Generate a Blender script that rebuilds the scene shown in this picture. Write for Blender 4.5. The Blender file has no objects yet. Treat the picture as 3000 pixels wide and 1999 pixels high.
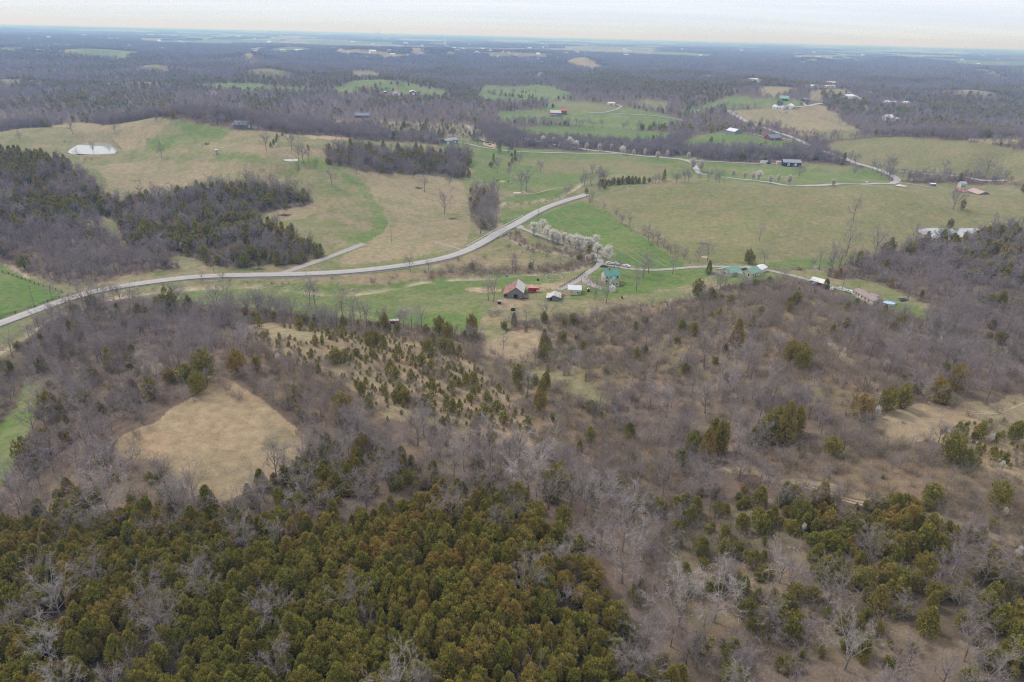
import bpy, math, random
import numpy as np
from mathutils import Vector, Matrix
R = math.radians
S = bpy.context.scene
COL = S.collection
rng = np.random.default_rng(11)
random.seed(11)

# ------------------------------------------------------------------ camera
CAMZ = 130.0
FPX = 2000.0                       # focal length in photograph pixels (3000 wide)
PITCH, ROLL = R(24.2), R(1.43)
cam_data = bpy.data.cameras.new("camera")
cam_data.sensor_width = 36.0
cam_data.lens = 36.0 * FPX / 3000.0
cam_data.clip_start, cam_data.clip_end = 1.0, 120000.0
cam = bpy.data.objects.new("camera", cam_data)
COL.objects.link(cam)
CM = Matrix.Rotation(R(90) - PITCH, 4, 'X') @ Matrix.Rotation(ROLL, 4, 'Z')
cam.matrix_world = Matrix.Translation((0, 0, CAMZ)) @ CM
S.camera = cam
CMN = np.array(CM.to_3x3())

# ------------------------------------------------------------------ world and light
SUN_EL, SUN_AZ = R(48), R(-55)     # azimuth from +Y towards +X
w = bpy.data.worlds.new("World"); S.world = w; w.use_nodes = True
nt = w.node_tree; nt.nodes.clear(); N = nt.nodes.new; L = nt.links.new
out = N('ShaderNodeOutputWorld'); mix = N('ShaderNodeMixShader')
b1 = N('ShaderNodeBackground'); b2 = N('ShaderNodeBackground')
sky = N('ShaderNodeTexSky'); sky.sky_type = 'NISHITA'; sky.sun_disc = False
sky.sun_elevation = SUN_EL; sky.sun_rotation = SUN_AZ
sky.air_density = 1.2; sky.dust_density = 2.5; sky.altitude = 300
b1.inputs['Strength'].default_value = 0.10
L(sky.outputs[0], b1.inputs['Color'])
tc = N('ShaderNodeTexCoord'); sep = N('ShaderNodeSeparateXYZ')
L(tc.outputs['Generated'], sep.inputs[0])
zz = N('ShaderNodeMath'); zz.operation = 'MAXIMUM'; zz.inputs[1].default_value = 0.0
L(sep.outputs['Z'], zz.inputs[0])
za = N('ShaderNodeMath'); za.operation = 'ADD'; za.inputs[1].default_value = 0.07
L(zz.outputs[0], za.inputs[0])
dv = N('ShaderNodeVectorMath'); dv.operation = 'DIVIDE'
cmb = N('ShaderNodeCombineXYZ')
for i in range(3): L(za.outputs[0], cmb.inputs[i])
L(tc.outputs['Generated'], dv.inputs[0]); L(cmb.outputs[0], dv.inputs[1])
mp = N('ShaderNodeMapping'); mp.inputs['Scale'].default_value = (0.16, 0.75, 0.0)
mp.inputs['Rotation'].default_value = (0, 0, R(12)); mp.inputs['Location'].default_value = (3.3, 1.7, 0)
L(dv.outputs[0], mp.inputs[0])
ns = N('ShaderNodeTexNoise'); ns.inputs['Scale'].default_value = 1.0; ns.inputs['Detail'].default_value = 5
ns.inputs['Roughness'].default_value = 0.48
L(mp.outputs[0], ns.inputs['Vector'])
cr = N('ShaderNodeValToRGB')
cr.color_ramp.elements[0].position = 0.36; cr.color_ramp.elements[0].color = (0.60, 0.635, 0.70, 1)
cr.color_ramp.elements[1].position = 0.66; cr.color_ramp.elements[1].color = (0.71, 0.72, 0.745, 1)
L(ns.outputs[0], cr.inputs[0])
# overcast deck: blue boosted at the horizon to offset haze, overhead dimmed for contrast
gr = N('ShaderNodeValToRGB')
gr.color_ramp.elements[0].position = 0.0; gr.color_ramp.elements[0].color = (1.03, 1.14, 1.38, 1)
e = gr.color_ramp.elements.new(0.035); e.color = (1.03, 1.09, 1.24, 1)
gr.color_ramp.elements[1].position = 0.6; gr.color_ramp.elements[1].color = (1.0, 1.0, 1.03, 1)
e = gr.color_ramp.elements.new(0.16); e.color = (1.20, 1.21, 1.24, 1)
L(zz.outputs[0], gr.inputs[0])
mm = N('ShaderNodeMix'); mm.data_type = 'RGBA'; mm.blend_type = 'MULTIPLY'; mm.inputs[0].default_value = 1.0
L(cr.outputs[0], mm.inputs[6]); L(gr.outputs[0], mm.inputs[7])
L(mm.outputs[2], b2.inputs['Color']); b2.inputs['Strength'].default_value = 0.92
mix.inputs[0].default_value = 0.93
L(b1.outputs[0], mix.inputs[1]); L(b2.outputs[0], mix.inputs[2]); L(mix.outputs[0], out.inputs[0])

sd = bpy.data.lights.new("sun", 'SUN'); sd.energy = 1.5; sd.angle = R(12); sd.color = (1.0, 0.975, 0.945)
sun = bpy.data.objects.new("sun", sd); COL.objects.link(sun)
sv = Vector((math.sin(SUN_AZ) * math.cos(SUN_EL), math.cos(SUN_AZ) * math.cos(SUN_EL), math.sin(SUN_EL)))
sun.rotation_euler = sv.to_track_quat('Z', 'Y').to_euler()
sun.location = (0, 0, 400)
S.view_settings.view_transform = 'Standard'; S.view_settings.look = 'None'
S.view_settings.gamma = 1; S.view_settings.exposure = 0.46; S.cycles.use_denoising = True; S.cycles.denoiser = 'OPENIMAGEDENOISE'; S.cycles.denoising_prefilter = 'NONE'; S.cycles.denoising_input_passes = 'RGB_ALBEDO_NORMAL'; S.view_settings.use_curve_mapping = False
S.cycles.volume_bounces = 2; S.cycles.pixel_filter_type = 'BLACKMAN_HARRIS'; S.cycles.filter_width = 1.15
S.cycles.max_bounces = 6; S.cycles.diffuse_bounces = 2; S.cycles.glossy_bounces = 2
S.cycles.transparent_max_bounces = 8

# ------------------------------------------------------------------ reading positions off the photograph
OFF = {'A': (0, 0), 'B': (1000, 0), 'C': (2000, 0), 'D': (0, 400), 'E': (1000, 400), 'F': (2000, 400),
       'G': (0, 850), 'H': (1000, 850), 'I': (2000, 850), 'J': (0, 1400), 'K': (1000, 1400), 'L': (2000, 1400)}
def cv(k, pts):
    if k == 'O': return [(x * 1.275, y * 1.275) for x, y in pts]
    if k == 'P': return [(x, y) for x, y in pts]
    ox, oy = OFF[k]
    return [(x / 2.353 + ox, y / 2.353 + oy) for x, y in pts]
def ray(px, py):
    v = np.array([(px - 1500) / FPX, -(py - 999.5) / FPX, -1.0])
    return CMN @ v
def atz(px, py, z):
    d = ray(px, py); t = (z - CAMZ) / d[2]
    return d[0] * t, d[1] * t
def project(X, Y, Z):
    p = np.stack([np.asarray(X, float), np.asarray(Y, float), np.asarray(Z, float) - CAMZ], -1) @ CMN
    zc = -p[..., 2]
    return 1500 + FPX * p[..., 0] / zc, 999.5 - FPX * p[..., 1] / zc, zc

# ------------------------------------------------------------------ value noise
def vnoise(x, y, seed=0):
    xi = np.floor(x).astype(np.int64); yi = np.floor(y).astype(np.int64)
    fx = x - xi; fy = y - yi
    fx = fx * fx * (3 - 2 * fx); fy = fy * fy * (3 - 2 * fy)
    def h(a, b):
        n = (a * 374761393 + b * 668265263 + seed * 1442695041) & 0xffffffff
        n = ((n ^ (n >> 13)) * 1274126177) & 0xffffffff
        return ((n ^ (n >> 16)) & 0xffff) / 65535.0
    return (h(xi, yi) * (1 - fx) + h(xi + 1, yi) * fx) * (1 - fy) + (h(xi, yi + 1) * (1 - fx) + h(xi + 1, yi + 1) * fx) * fy
def fbm(x, y, seed=0, o=4):
    s = 0; a = 0.5; t = 0
    for i in range(o):
        s = s + a * vnoise(x * 2 ** i + 13.7 * i, y * 2 ** i - 7.1 * i, seed + i); t += a; a *= 0.5
    return s / t

# ------------------------------------------------------------------ terrain heights
CP = [  # overview pixel (1/1.275 of the photograph), ground height
 # foreground
 (0,1568,24),(600,1568,27),(1200,1568,27),(1800,1568,21),(2353,1568,22),(0,1300,19),(600,1300,25),(1200,1300,24),
 (1520,1300,14),(1900,1300,19),(2353,1300,23),(1400,1150,14),(1250,900,8),(1220,800,3),(1300,760,2.5),
 (480,870,22),(300,1030,20),(650,1030,20),(480,1130,17),(0,1000,2),(60,900,1.5),(100,800,1.5),(210,850,9),(150,1100,12),
 (0,1250,12),(650,770,15),(850,810,14),(1000,790,7),(560,740,6),(900,752,4),(1060,780,3),(900,950,17),(1100,1000,12),(800,1120,19),
 (1600,680,4),(1500,800,11),(1700,760,18),(1850,694,16),(2000,738,14),(2120,790,17),(2300,800,15),(1750,900,20),(2000,950,22),
 (2300,950,22),(1700,1100,17),(2000,1150,21),(2353,1150,24),(1500,1000,10),(1400,720,4),(1750,655,10),(1650,650,5),
 # valley floor
 (0,725,1),(200,655,1),(400,645,1),(700,632,1),(900,617,1),(1150,540,2),(1320,457,3),(400,700,0),(700,700,0),(1000,690,0),
 (1150,690,1),(1250,620,1),(1400,640,2),(1550,610,2),(1640,620,4),(1760,625,5),(1880,660,5),(1980,700,5),(2050,708,5),(2160,718,6),(-60,640,1),
 # round field on the right
 (1500,490,5),(1350,475,3),(1600,540,5),(1700,590,4),(1900,600,5),(1400,447,6),(1560,433,16),(1800,435,20),(2050,436,20),(2300,447,19),
 (1750,500,13),(2000,500,14),(2250,500,12),(1650,565,4),(1900,560,5),(2160,540,6),(2020,585,6),(2300,600,10),(2250,650,12),(2353,660,14),
 (1700,402,6),(1850,385,6),(2000,398,6),(2075,424,6),(2250,405,9),(2353,424,9),(1600,385,7),(1450,380,6),
 (2100,322,28),(2250,345,32),(2353,355,30),(2050,318,26),(1900,330,12),(2300,375,19),(2150,385,12),
 # big hill on the left
 (900,590,2),(700,590,4),(830,450,12),(700,530,9),(1050,480,5),(950,530,3),(550,380,30),(700,400,25),(900,400,14),(1080,405,6),
 (1000,352,15),(850,328,25),(650,307,34),(560,301,40),(400,276,44),(345,273,42),(300,281,30),(470,330,30),(350,340,25),(210,340,20),
 (180,352,20),(265,345,20),(100,303,28),(0,308,27),(0,335,24),(150,292,30),(300,420,14),(500,420,18),(420,400,18),
 (0,352,30),(100,400,26),(0,460,22),(150,450,14),(250,500,8),(450,480,11),(650,440,14),(100,560,6),(300,560,4),(500,560,4),(700,570,4),(0,600,2),
 # behind the crest
 (350,262,10),(0,292,8),(200,272,8),(500,271,11),(700,287,13),(900,302,15),(300,235,14),(60,250,12),(600,245,12),
 # middle distance
 (1150,290,8),(1300,297,7),(1500,305,6),(1300,325,6),(1600,292,6),(1500,262,13),(1650,272,13),(1400,237,18),(1250,203,20),(1200,232,14),
 (1320,208,23),(1100,217,12),(1000,212,20),(850,198,22),(900,212,19),(950,245,10),(1100,305,10),(900,285,13),(1600,322,9),
 (1700,312,16),(1850,340,9),(1540,333,7),(1850,243,30),(1700,258,20),(1900,285,22),(1980,303,11),(1750,295,10),(1650,245,17),(1800,223,26),
 (1600,252,14),(0,180,14),(300,180,10),(600,180,16),(900,172,12),(1200,172,18),(1500,172,12),(1800,192,22),(2100,202,20),(2353,222,12),
 (2353,300,7),(2100,285,8),(2000,252,12),(2250,270,9),(400,200,9),(750,220,9),(1000,185,9),
]
cp = np.array(CP, float)
U = []
for x, y, z in CP:
    X, Y = atz(x * 1.275, y * 1.275, z); U.append((math.atan2(X, Y), math.log(math.hypot(X, Y))))
U = np.array(U)
extra = []
for a in (-75, 75):
    for s in (4.0, 4.8, 5.6, 6.4, 7.2): extra.append((R(a), s, 10.0))
for a in (-60, -30, 0, 30, 60): extra.append((R(a), 3.2, 27.0)); extra.append((R(a), 9.2, 12.0))
U = np.vstack([U, np.array(extra)[:, :2]]); Zc = np.concatenate([cp[:, 2], np.array(extra)[:, 2]])
SC = np.array([1.6, 1.0])
Us = U * SC
def tps(r2): return 0.5 * r2 * np.log(r2 + 1e-12)
n = len(Us)
D2 = ((Us[:, None] - Us[None]) ** 2).sum(-1)
K = tps(D2) + np.eye(n) * 0.0012
P = np.hstack([np.ones((n, 1)), Us])
A = np.zeros((n + 3, n + 3)); A[:n, :n] = K; A[:n, n:] = P; A[n:, :n] = P.T
sol = np.linalg.solve(A, np.concatenate([Zc, np.zeros(3)]))
CREEK = cv('E', [(1650,350),(1600,385),(1500,430),(1300,462),(1120,470),(1075,530),(1070,610),(1110,672),(1150,700),(1210,735),(1300,770),(1500,802),
                 (1640,828),(1690,880),(1640,915),(1480,932),(1250,945),(1050,962),(800,975),(560,988),(400,1015),(240,1045),(100,1065)]) + \
        cv('D', [(2200,1062),(2000,1040),(1800,1028),(1600,1028),(1400,1036),(1200,1050),(1000,1075),(820,1108),(700,1130)]) + \
        cv('G', [(420,170),(330,215),(250,255),(180,310),(80,365),(0,410),(-80,450)])
def tps_eval(az, s):
    az = np.clip(az, R(-75), R(75)); sc = np.clip(s, 3.2, 9.2)
    q = np.stack([az, sc], -1).reshape(-1, 2) * SC
    r = np.empty(len(q))
    for i in range(0, len(q), 60000):
        b = q[i:i + 60000]
        d = ((b[:, None, :] - Us[None]) ** 2).sum(-1)
        r[i:i + 60000] = tps(d) @ sol[:n] + sol[n] + b @ sol[n + 1:]
    return r.reshape(np.shape(az))
def seg_dist(X, Y, pts):
    d = np.full(np.shape(X), 1e9)
    for (x0, y0), (x1, y1) in zip(pts[:-1], pts[1:]):
        dx, dy = x1 - x0, y1 - y0; L2 = dx * dx + dy * dy + 1e-9
        t = np.clip(((X - x0) * dx + (Y - y0) * dy) / L2, 0, 1)
        d = np.minimum(d, np.hypot(X - x0 - t * dx, Y - y0 - t * dy))
    return d
creek_w = [atz(x, y, 0.8) for x, y in CREEK]
deps = np.linspace(R(57), R(1.25), 470)
DS = np.concatenate([np.geomspace(3, CAMZ * 0.62, 14)[:-1], (CAMZ - 12) / np.tan(deps), np.geomspace((CAMZ - 12) / math.tan(R(1.25)), 42000, 70)[1:]])
AZ = np.concatenate([np.linspace(-math.pi, R(-51), 30)[:-1], np.linspace(R(-51), R(51), 860), np.linspace(R(51), math.pi, 30)[1:]])
gaz, gd = np.meshgrid(AZ, DS)
GX, GY = gd * np.sin(gaz), gd * np.cos(gaz)
az2 = np.where(np.abs(gaz) > R(75), np.sign(gaz) * R(75), gaz)
HB = tps_eval(az2, np.log(gd))
back = np.clip((np.abs(gaz) - R(60)) / R(40), 0, 1)
HB = HB * (1 - back) + (14 + 14 * (fbm(GX / 260, GY / 260, 5) - .5) * 2) * back
HB = HB + 1.6 * (fbm(GX / 38, GY / 38, 3, 3) - .5) * np.clip(gd / 150, .3, 1.5)
hk = np.clip((HB - 5) / 9, 0, 1) * np.clip((700 - gd) / 300, 0, 1)
HB = HB + hk * (9 * (fbm(GX / 62 + 4, GY / 62, 13, 3) - .5))
far = np.clip((gd - 2000) / 4000, 0, 1)
HB = HB * (1 - far) + far * (2 + 44 * fbm(GX / 1500, GY / 850, 21, 4) ** 1.4)
mid = np.clip((gd - 1000) / 1200, 0, 1) * (1 - far)
HB = HB + mid * 38 * (fbm(GX / 520, GY / 360, 8, 3) - .5)
farr = np.clip((gd - 15000) / 18000, 0, 1)
HB = HB + farr * 55 * np.clip(fbm(GX / 6000, GY / 5000, 31, 3) - .42, 0, 1)
near = gd < 900
cd = np.full(gd.shape, 1e9); cd[near] = seg_dist(GX[near], GY[near], creek_w)
HB = HB - 1.5 * np.exp(-(cd / 3.2) ** 2)
HB[0, :] = HB[0].mean()
HG = HB
def Hat(X, Y):
    X = np.asarray(X, float); Y = np.asarray(Y, float)
    a = np.interp(np.arctan2(X, Y), AZ, np.arange(len(AZ))); r = np.interp(np.hypot(X, Y), DS, np.arange(len(DS)))
    i = np.clip(r.astype(int), 0, len(DS) - 2); j = np.clip(a.astype(int), 0, len(AZ) - 2)
    fr = r - i; fa = a - j
    return (HG[i, j] * (1 - fa) + HG[i, j + 1] * fa) * (1 - fr) + (HG[i + 1, j] * (1 - fa) + HG[i + 1, j + 1] * fa) * fr
def hit(px, py):
    d = ray(px, py); hz = math.hypot(d[0], d[1]); sl = d[2] / hz
    ux, uy = d[0] / hz, d[1] / hz
    ds = np.concatenate([np.linspace(40, 2500, 2600), np.geomspace(2501, 41000, 900)])
    h = Hat(ux * ds, uy * ds); zr = CAMZ + sl * ds
    k = np.argmax(zr <= h)
    if k == 0: k = len(ds) - 1
    a0, a1 = ds[k - 1], ds[k]; f0 = zr[k - 1] - h[k - 1]; f1 = zr[k] - h[k]
    dd = a0 + (a1 - a0) * (f0 / (f0 - f1) if f0 != f1 else 0)
    X, Y = ux * dd, uy * dd
    return float(X), float(Y), float(Hat(X, Y))
def hitl(k, pts): return [hit(x, y) for x, y in cv(k, pts)]
# ------------------------------------------------------------------ land cover
# class: ground colour, mottle colour, mottle amount, densities per m2 of cedar, bare tree, thicket shrub, cedar sapling
LEAF = (.165, .122, .088)
CLS = {
 'wood':   (LEAF, (.17, .135, .10), .6, .0020, .0240, .020, 0),
 'bare':   ((.20, .15, .11), (.24, .19, .13), .6, .0014, .0260, .045, 0),
 'mixed':  (LEAF, (.19, .165, .10), .6, .0140, .0190, .040, 0),
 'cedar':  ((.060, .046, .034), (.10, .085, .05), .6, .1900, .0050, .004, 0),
 'cedmix': ((.13, .10, .07), (.15, .12, .07), .6, .0420, .0120, .012, 0),
 'brush':  ((.235, .168, .108), (.18, .165, .08), .7, .0024, .0090, .108, .004),
 'thin':   ((.265, .195, .122), (.18, .175, .08), .7, .0014, .0045, .080, .014),
 'young':  ((.310, .240, .155), (.21, .19, .09), .7, .0010, .0006, .022, .075),
 'opence': ((.235, .175, .115), (.16, .145, .075), .7, .0700, .0036, .065, .014),
 'past':   ((.190, .205, .085), (.29, .235, .145), 1, 0, 0, 0, 0),
 'olive':  ((.198, .200, .086), (.255, .215, .125), .8, 0, 0, 0, 0),
 'green':  ((.140, .195, .056), (.225, .225, .105), .9, 0, 0, 0, 0),
 'bright': ((.120, .190, .046), (.180, .205, .075), .9, 0, 0, 0, 0),
 'tan':    ((.315, .255, .155), (.225, .22, .11), .9, 0, 0, 0, 0),
 'hay':    ((.345, .262, .160), (.25, .205, .125), .5, 0, 0, 0, 0),
 'rough':  ((.30, .235, .145), (.19, .20, .085), 1, 0, 0, .004, 0),
 'dirt':   ((.42, .32, .21), (.30, .24, .15), .8, 0, 0, 0, 0),
 'rock':   ((.46, .38, .28), (.30, .25, .18), .9, 0, 0, 0, 0),
 'track':  ((.33, .255, .165), (.25, .22, .12), .7, 0, 0, .002, 0),
 'grove':  (LEAF, (.16, .16, .08), .7, .0030, .0130, .015, 0),
 'scrub':  ((.27, .22, .14), (.18, .18, .09), .8, .0016, .0015, .008, .006),
 'farwood':(LEAF, (.16, .13, .09), .6, .0013, .0120, 0, 0),
 'farpine':(LEAF, (.16, .13, .09), .6, .0085, .0040, 0, 0),
}
NAMES = list(CLS)
ID = {k: i for i, k in enumerate(NAMES)}
TAB = np.array([[*CLS[k][0], *CLS[k][1], *CLS[k][2:]] for k in NAMES])
POLY = [
 ('past','O',[(-300,312),(0,304),(60,294),(110,294),(160,288),(230,294),(300,280),(345,273),(400,275),(470,286),(560,300),(650,306),(740,314),(860,325),(960,328),(1020,334),(1090,345),(1150,344),(1300,352),(1420,356),(1540,361),(1620,367),(1750,378),(1900,376),(1990,388),(2060,420),(2353,426),(2600,430),(2600,520),(2353,522),(2240,532),(2130,560),(2000,590),(1912,612),(1990,640),(2170,715),(2140,733),(2080,725),(2000,700),(1900,658),(1800,632),(1750,640),(1700,648),(1600,685),(1480,700),(1380,716),(1280,728),(1200,735),(1130,785),(1100,770),(1060,770),(960,745),(880,738),(700,725),(600,708),(480,700),(400,690),(300,685),(210,678),(170,692),(130,720),(90,755),(50,790),(0,835),(-300,980),(-300,600)]),
 ('olive','O',[(1350,472),(1400,442),(1550,426),(2000,436),(2353,450),(2600,455),(2600,525),(2353,522),(2240,532),(2130,560),(2000,590),(1600,604),(1500,560),(1430,520)]),
 ('olive','O',[(1890,332),(1960,320),(2060,315),(2130,318),(2240,328),(2353,346),(2600,366),(2600,425),(2353,424),(2250,405),(2080,416),(2040,402),(1990,387),(1930,362)]),
 ('green','F',[(-60,120),(300,185),(700,215),(1000,225),(1250,230),(1400,260),(1440,320),(1000,350),(640,338),(320,305),(100,285),(-60,260)]),
 ('green','O',[(1600,606),(1900,594),(2000,592),(1912,612),(1860,618),(1760,612),(1640,604)]),
 ('tan','A',[(330,875),(450,850),(560,843),(700,868),(850,850),(1080,812),(1180,836),(1120,880),(1060,940),(1000,1000),(850,1050),(800,1000),(760,940),(620,940),(560,915)]),
 ('tan','D',[(640,200),(900,175),(1200,180),(1500,180),(1800,230),(2000,300),(1900,300),(1500,270),(1330,320),(1200,370),(900,380),(770,390),(700,260)]),
 ('tan','A',[(1350,985),(1600,985),(1900,1010),(2300,1040),(2353,1080),(2000,1090),(1700,1060),(1450,1030)]),
 ('dirt','A',[(2080,935),(2250,935),(2353,945),(2353,962),(2150,955)]),
 ('dirt','B',[(0,945),(60,950),(40,965),(0,962)]),
 ('tan','E',[(100,215),(350,225),(620,265),(840,320),(890,500),(890,640),(850,770),(500,830),(0,905),(0,835),(150,755),(300,650),(340,540),(250,440),(180,340)]),
 ('green','D',[(1450,130),(1700,135),(2100,170),(2353,200),(2353,240),(1900,200),(1500,160)]),
 ('green','A',[(1020,960),(1150,950),(1300,900),(1180,850),(1300,850),(1500,880),(1600,930),(1400,960),(1300,1000),(1100,1050),(1000,1010)]),
 ('green','E',[(0,240),(110,290),(200,400),(290,520),(320,590),(290,660),(180,735),(60,740),(0,700)]),
 ('past','E',[(0,330),(90,330),(170,440),(230,560),(200,640),(80,700),(0,690)]),
 ('rough','E',[(850,830),(1000,760),(1150,695),(1250,740),(1400,780),(1600,820),(1600,860),(1350,880),(1000,905),(450,915)]),
 ('rough','E',[(0,958),(500,935),(900,935),(600,985),(300,1030),(200,1045),(0,1045)]),
 ('rough','D',[(1300,990),(1700,990),(2353,970),(2353,1060),(1900,1035),(1600,1020),(1300,1025)]),
 ('tan','D',[(1780,505),(2080,445),(2200,430),(2290,490),(2100,560),(1930,590),(1850,560)]),
 ('bright','E',[(1240,606),(1400,535),(1640,445),(1900,560),(2150,745),(2353,860),(2353,905),(2150,912),(1900,872),(1830,800),(1700,745),(1500,650),(1290,612)]),
 ('bright','E',[(1090,460),(1140,420),(1250,400),(1450,370),(1600,350),(1590,372),(1480,425),(1300,455)]),
 ('green','E',[(1060,495),(1300,490),(1500,455),(1400,500),(1250,560),(1150,620),(1095,600)]),
 ('green','E',[(600,-20),(1200,80),(1900,110),(2353,160),(2353,300),(1900,260),(1700,290),(1560,350),(1250,380),(1000,330),(880,220)]),
 ('olive','E',[(1250,150),(1900,160),(2300,200),(2200,300),(1900,240),(1400,260)]),
 ('green','O',[(480,657),(700,650),(880,656),(1000,636),(1200,622),(1300,632),(1260,655),(1140,690),(1105,740),(1075,768),(960,748),(880,740),(700,724),(600,706),(480,700),(380,686)]),
 ('bright','O',[(870,710),(950,715),(1050,725),(1090,715),(1100,690),(1110,700),(1075,765),(1000,752),(900,735)]),
 ('dirt','E',[(820,1055),(960,1045),(1090,1040),(1100,1060),(1000,1080),(900,1075)]),
 ('dirt','E',[(1250,1035),(1450,1010),(1580,1000),(1600,1020),(1480,1050),(1300,1065)]),
 ('dirt','E',[(1090,1120),(1250,1130),(1300,1150),(1150,1200),(1060,1190)]),
 ('rough','H',[(980,150),(1250,160),(1500,130),(1700,120),(1650,180),(1400,200),(1100,230),(980,260)]),
 ('bright','D',[(-300,860),(0,872),(100,930),(200,1000),(330,1050),(440,1085),(330,1145),(150,1200),(0,1255),(-300,1400)]),
 ('rock','D',[(-100,790),(0,845),(80,880),(150,930),(220,985),(180,985),(100,930),(40,885),(-100,840)]),
 ('grassy' if False else 'green','O',[(-60,1010),(0,985),(35,955),(62,890),(76,893),(66,950),(40,1010),(18,1065),(0,1105),(-60,1140)]),
 ('bright','O',[(1340,622),(1480,618),(1560,612),(1620,618),(1640,632),(1590,655),(1480,672),(1400,688),(1300,690),(1350,660),(1360,640)]),
 ('bright','O',[(1755,632),(1850,642),(1960,672),(2060,697),(2170,716),(2165,732),(2110,726),(2060,712),(1990,697),(1900,660),(1800,634)]),
 ('bright','O',[(1640,632),(1750,628),(1800,640),(1760,655),(1700,650),(1650,650)]),
 # woods over the pasture
 ('mixed','D',[(-400,70),(0,88),(130,98),(250,114),(430,142),(540,190),(640,262),(700,330),(770,398),(860,402),(920,362),(1000,372),(1200,370),(1330,322),(1480,292),(1640,262),(1900,292),(2100,350),(2165,412),(2080,442),(1900,470),(1770,510),(1800,578),(1930,600),(2050,680),(2150,720),(2225,808),(2100,838),(1900,858),(1700,900),(1540,888),(1400,868),(1340,815),(1290,800),(1170,800),(1180,850),(1250,880),(1060,915),(920,945),(830,958),(740,1005),(640,1000),(470,1028),(380,1008),(230,955),(140,900),(60,850),(0,838),(-400,760)]),
 ('bare','D',[(0,600),(200,560),(420,570),(520,600),(700,700),(840,700),(1000,760),(1160,800),(1180,850),(1250,880),(1060,915),(920,945),(830,958),(740,1005),(640,1000),(470,1028),(380,1008),(230,955),(140,900),(60,850),(0,838),(-400,760),(-400,600)]),
 ('bare','D',[(300,160),(500,180),(640,262),(700,330),(720,400),(500,360),(340,380),(100,340),(0,300),(280,340)]),
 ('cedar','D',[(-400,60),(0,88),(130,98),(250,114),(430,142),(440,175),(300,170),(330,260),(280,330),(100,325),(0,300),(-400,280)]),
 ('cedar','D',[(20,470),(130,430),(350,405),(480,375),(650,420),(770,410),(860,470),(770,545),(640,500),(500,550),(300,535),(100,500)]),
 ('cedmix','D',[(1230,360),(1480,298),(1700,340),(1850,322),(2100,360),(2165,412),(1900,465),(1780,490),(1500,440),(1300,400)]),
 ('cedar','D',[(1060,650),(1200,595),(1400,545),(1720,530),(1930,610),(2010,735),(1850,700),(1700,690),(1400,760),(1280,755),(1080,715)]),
 ('cedar','D',[(2040,650),(2150,720),(2225,808),(2120,820),(2050,740)]),
 ('cedmix','D',[(1500,800),(1720,790),(2100,760),(2140,820),(1700,900),(1540,885)]),
 ('olive','D',[(560,560),(700,555),(790,590),(840,700),(780,700),(700,640),(600,600)]),
 ('dirt','D',[(570,575),(660,568),(690,585),(600,600)]),
 ('mixed','F',[(985,892),(1080,832),(1300,792),(1450,742),(1700,712),(1900,690),(2060,642),(2200,612),(2500,622),(2700,1400),(2353,1250),(1830,1130),(1700,1100),(1500,1000),(1200,935),(1000,922)]),
 ('bare','F',[(1085,840),(1300,800),(1600,720),(1850,760),(2000,850),(2200,1000),(1900,1120),(1700,1095),(1500,1000),(1200,935),(1000,922)]),
 ('cedmix','F',[(1700,705),(1900,690),(2060,642),(2200,612),(2500,620),(2600,1050),(2353,1000),(2100,1060),(2050,900),(1950,750),(1800,740)]),
 ('mixed','B',[(-100,1110),(-100,985),(150,975),(500,1005),(880,1015),(890,1080),(840,1235),(700,1210),(350,1190),(180,1170),(60,1130)]),
 ('cedmix','B',[(360,1060),(600,1020),(750,1060),(700,1180),(350,1160)]),
 ('grove','E',[(880,300),(960,290),(1080,330),(1090,430),(1060,520),(1080,610),(1050,655),(960,650),(890,560),(890,430)]),
 ('brush','E',[(1150,690),(1210,660),(1300,740),(1480,770),(1640,800),(1720,830),(1700,900),(1600,930),(1500,930),(1540,870),(1640,860),(1500,810),(1250,770)]),
 ('brush','E',[(560,940),(850,905),(1100,910),(1350,895),(1540,880),(1600,930),(1400,945),(1100,955),(800,965),(600,985)]),
 # far fields
 ('bright','O',[(1145,292),(1250,291),(1400,295),(1530,302),(1565,317),(1500,332),(1350,324),(1240,320),(1190,310)]),
 ('green','B',[(1430,712),(1520,692),(1650,697),(1900,732),(2000,742),(2150,772),(2353,830),(2353,850),(2000,900),(1800,890),(1500,850),(1080,828),(1080,772),(1300,760),(1420,742)]),
 ('olive','B',[(1500,700),(1900,735),(1870,770),(1650,775),(1480,730)]),
 ('bright','C',[(0,972),(120,935),(250,915),(420,928),(600,955),(760,965),(890,1020),(880,1035),(700,1040),(350,1030),(0,1032)]),
 ('tan','C',[(315,762),(600,757),(800,745),(960,727),(1080,800),(1100,840),(1230,898),(1200,950),(1080,930),(950,950),(800,932),(700,880),(600,860),(430,835),(350,795)]),
 ('olive','C',[(720,915),(960,955),(1200,950),(1230,898),(1100,900),(900,915)]),
 ('green','C',[(-20,765),(340,672),(600,690),(830,700),(800,740),(560,745),(380,747),(0,795)]),
 ('tan','C',[(870,672),(1120,640),(1160,662),(1100,690),(960,712),(860,700)]),
 ('tan','C',[(510,660),(560,640),(700,640),(780,660),(620,682)]),
 ('tan','C',[(480,570),(540,570),(540,610),(490,605)]),
 ('tan','C',[(1750,655),(2000,655),(2180,675),(2100,682)]),
 ('olive','C',[(1960,495),(2050,505),(2235,545),(2190,552),(1970,515)]),
 ('olive','C',[(2260,488),(2353,495),(2600,520),(2600,540),(2353,515)]),
 ('green','C',[(830,437),(900,427),(950,440),(880,452)]),
 ('tan','C',[(1390,415),(1520,430),(1500,438)]),
 ('tan','C',[(1960,962),(2353,952),(2600,960),(2600,1000),(2353,985),(2050,990)]),
 ('tan','C',[(1240,715),(1290,770),(1300,775),(1260,770)]),
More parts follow.
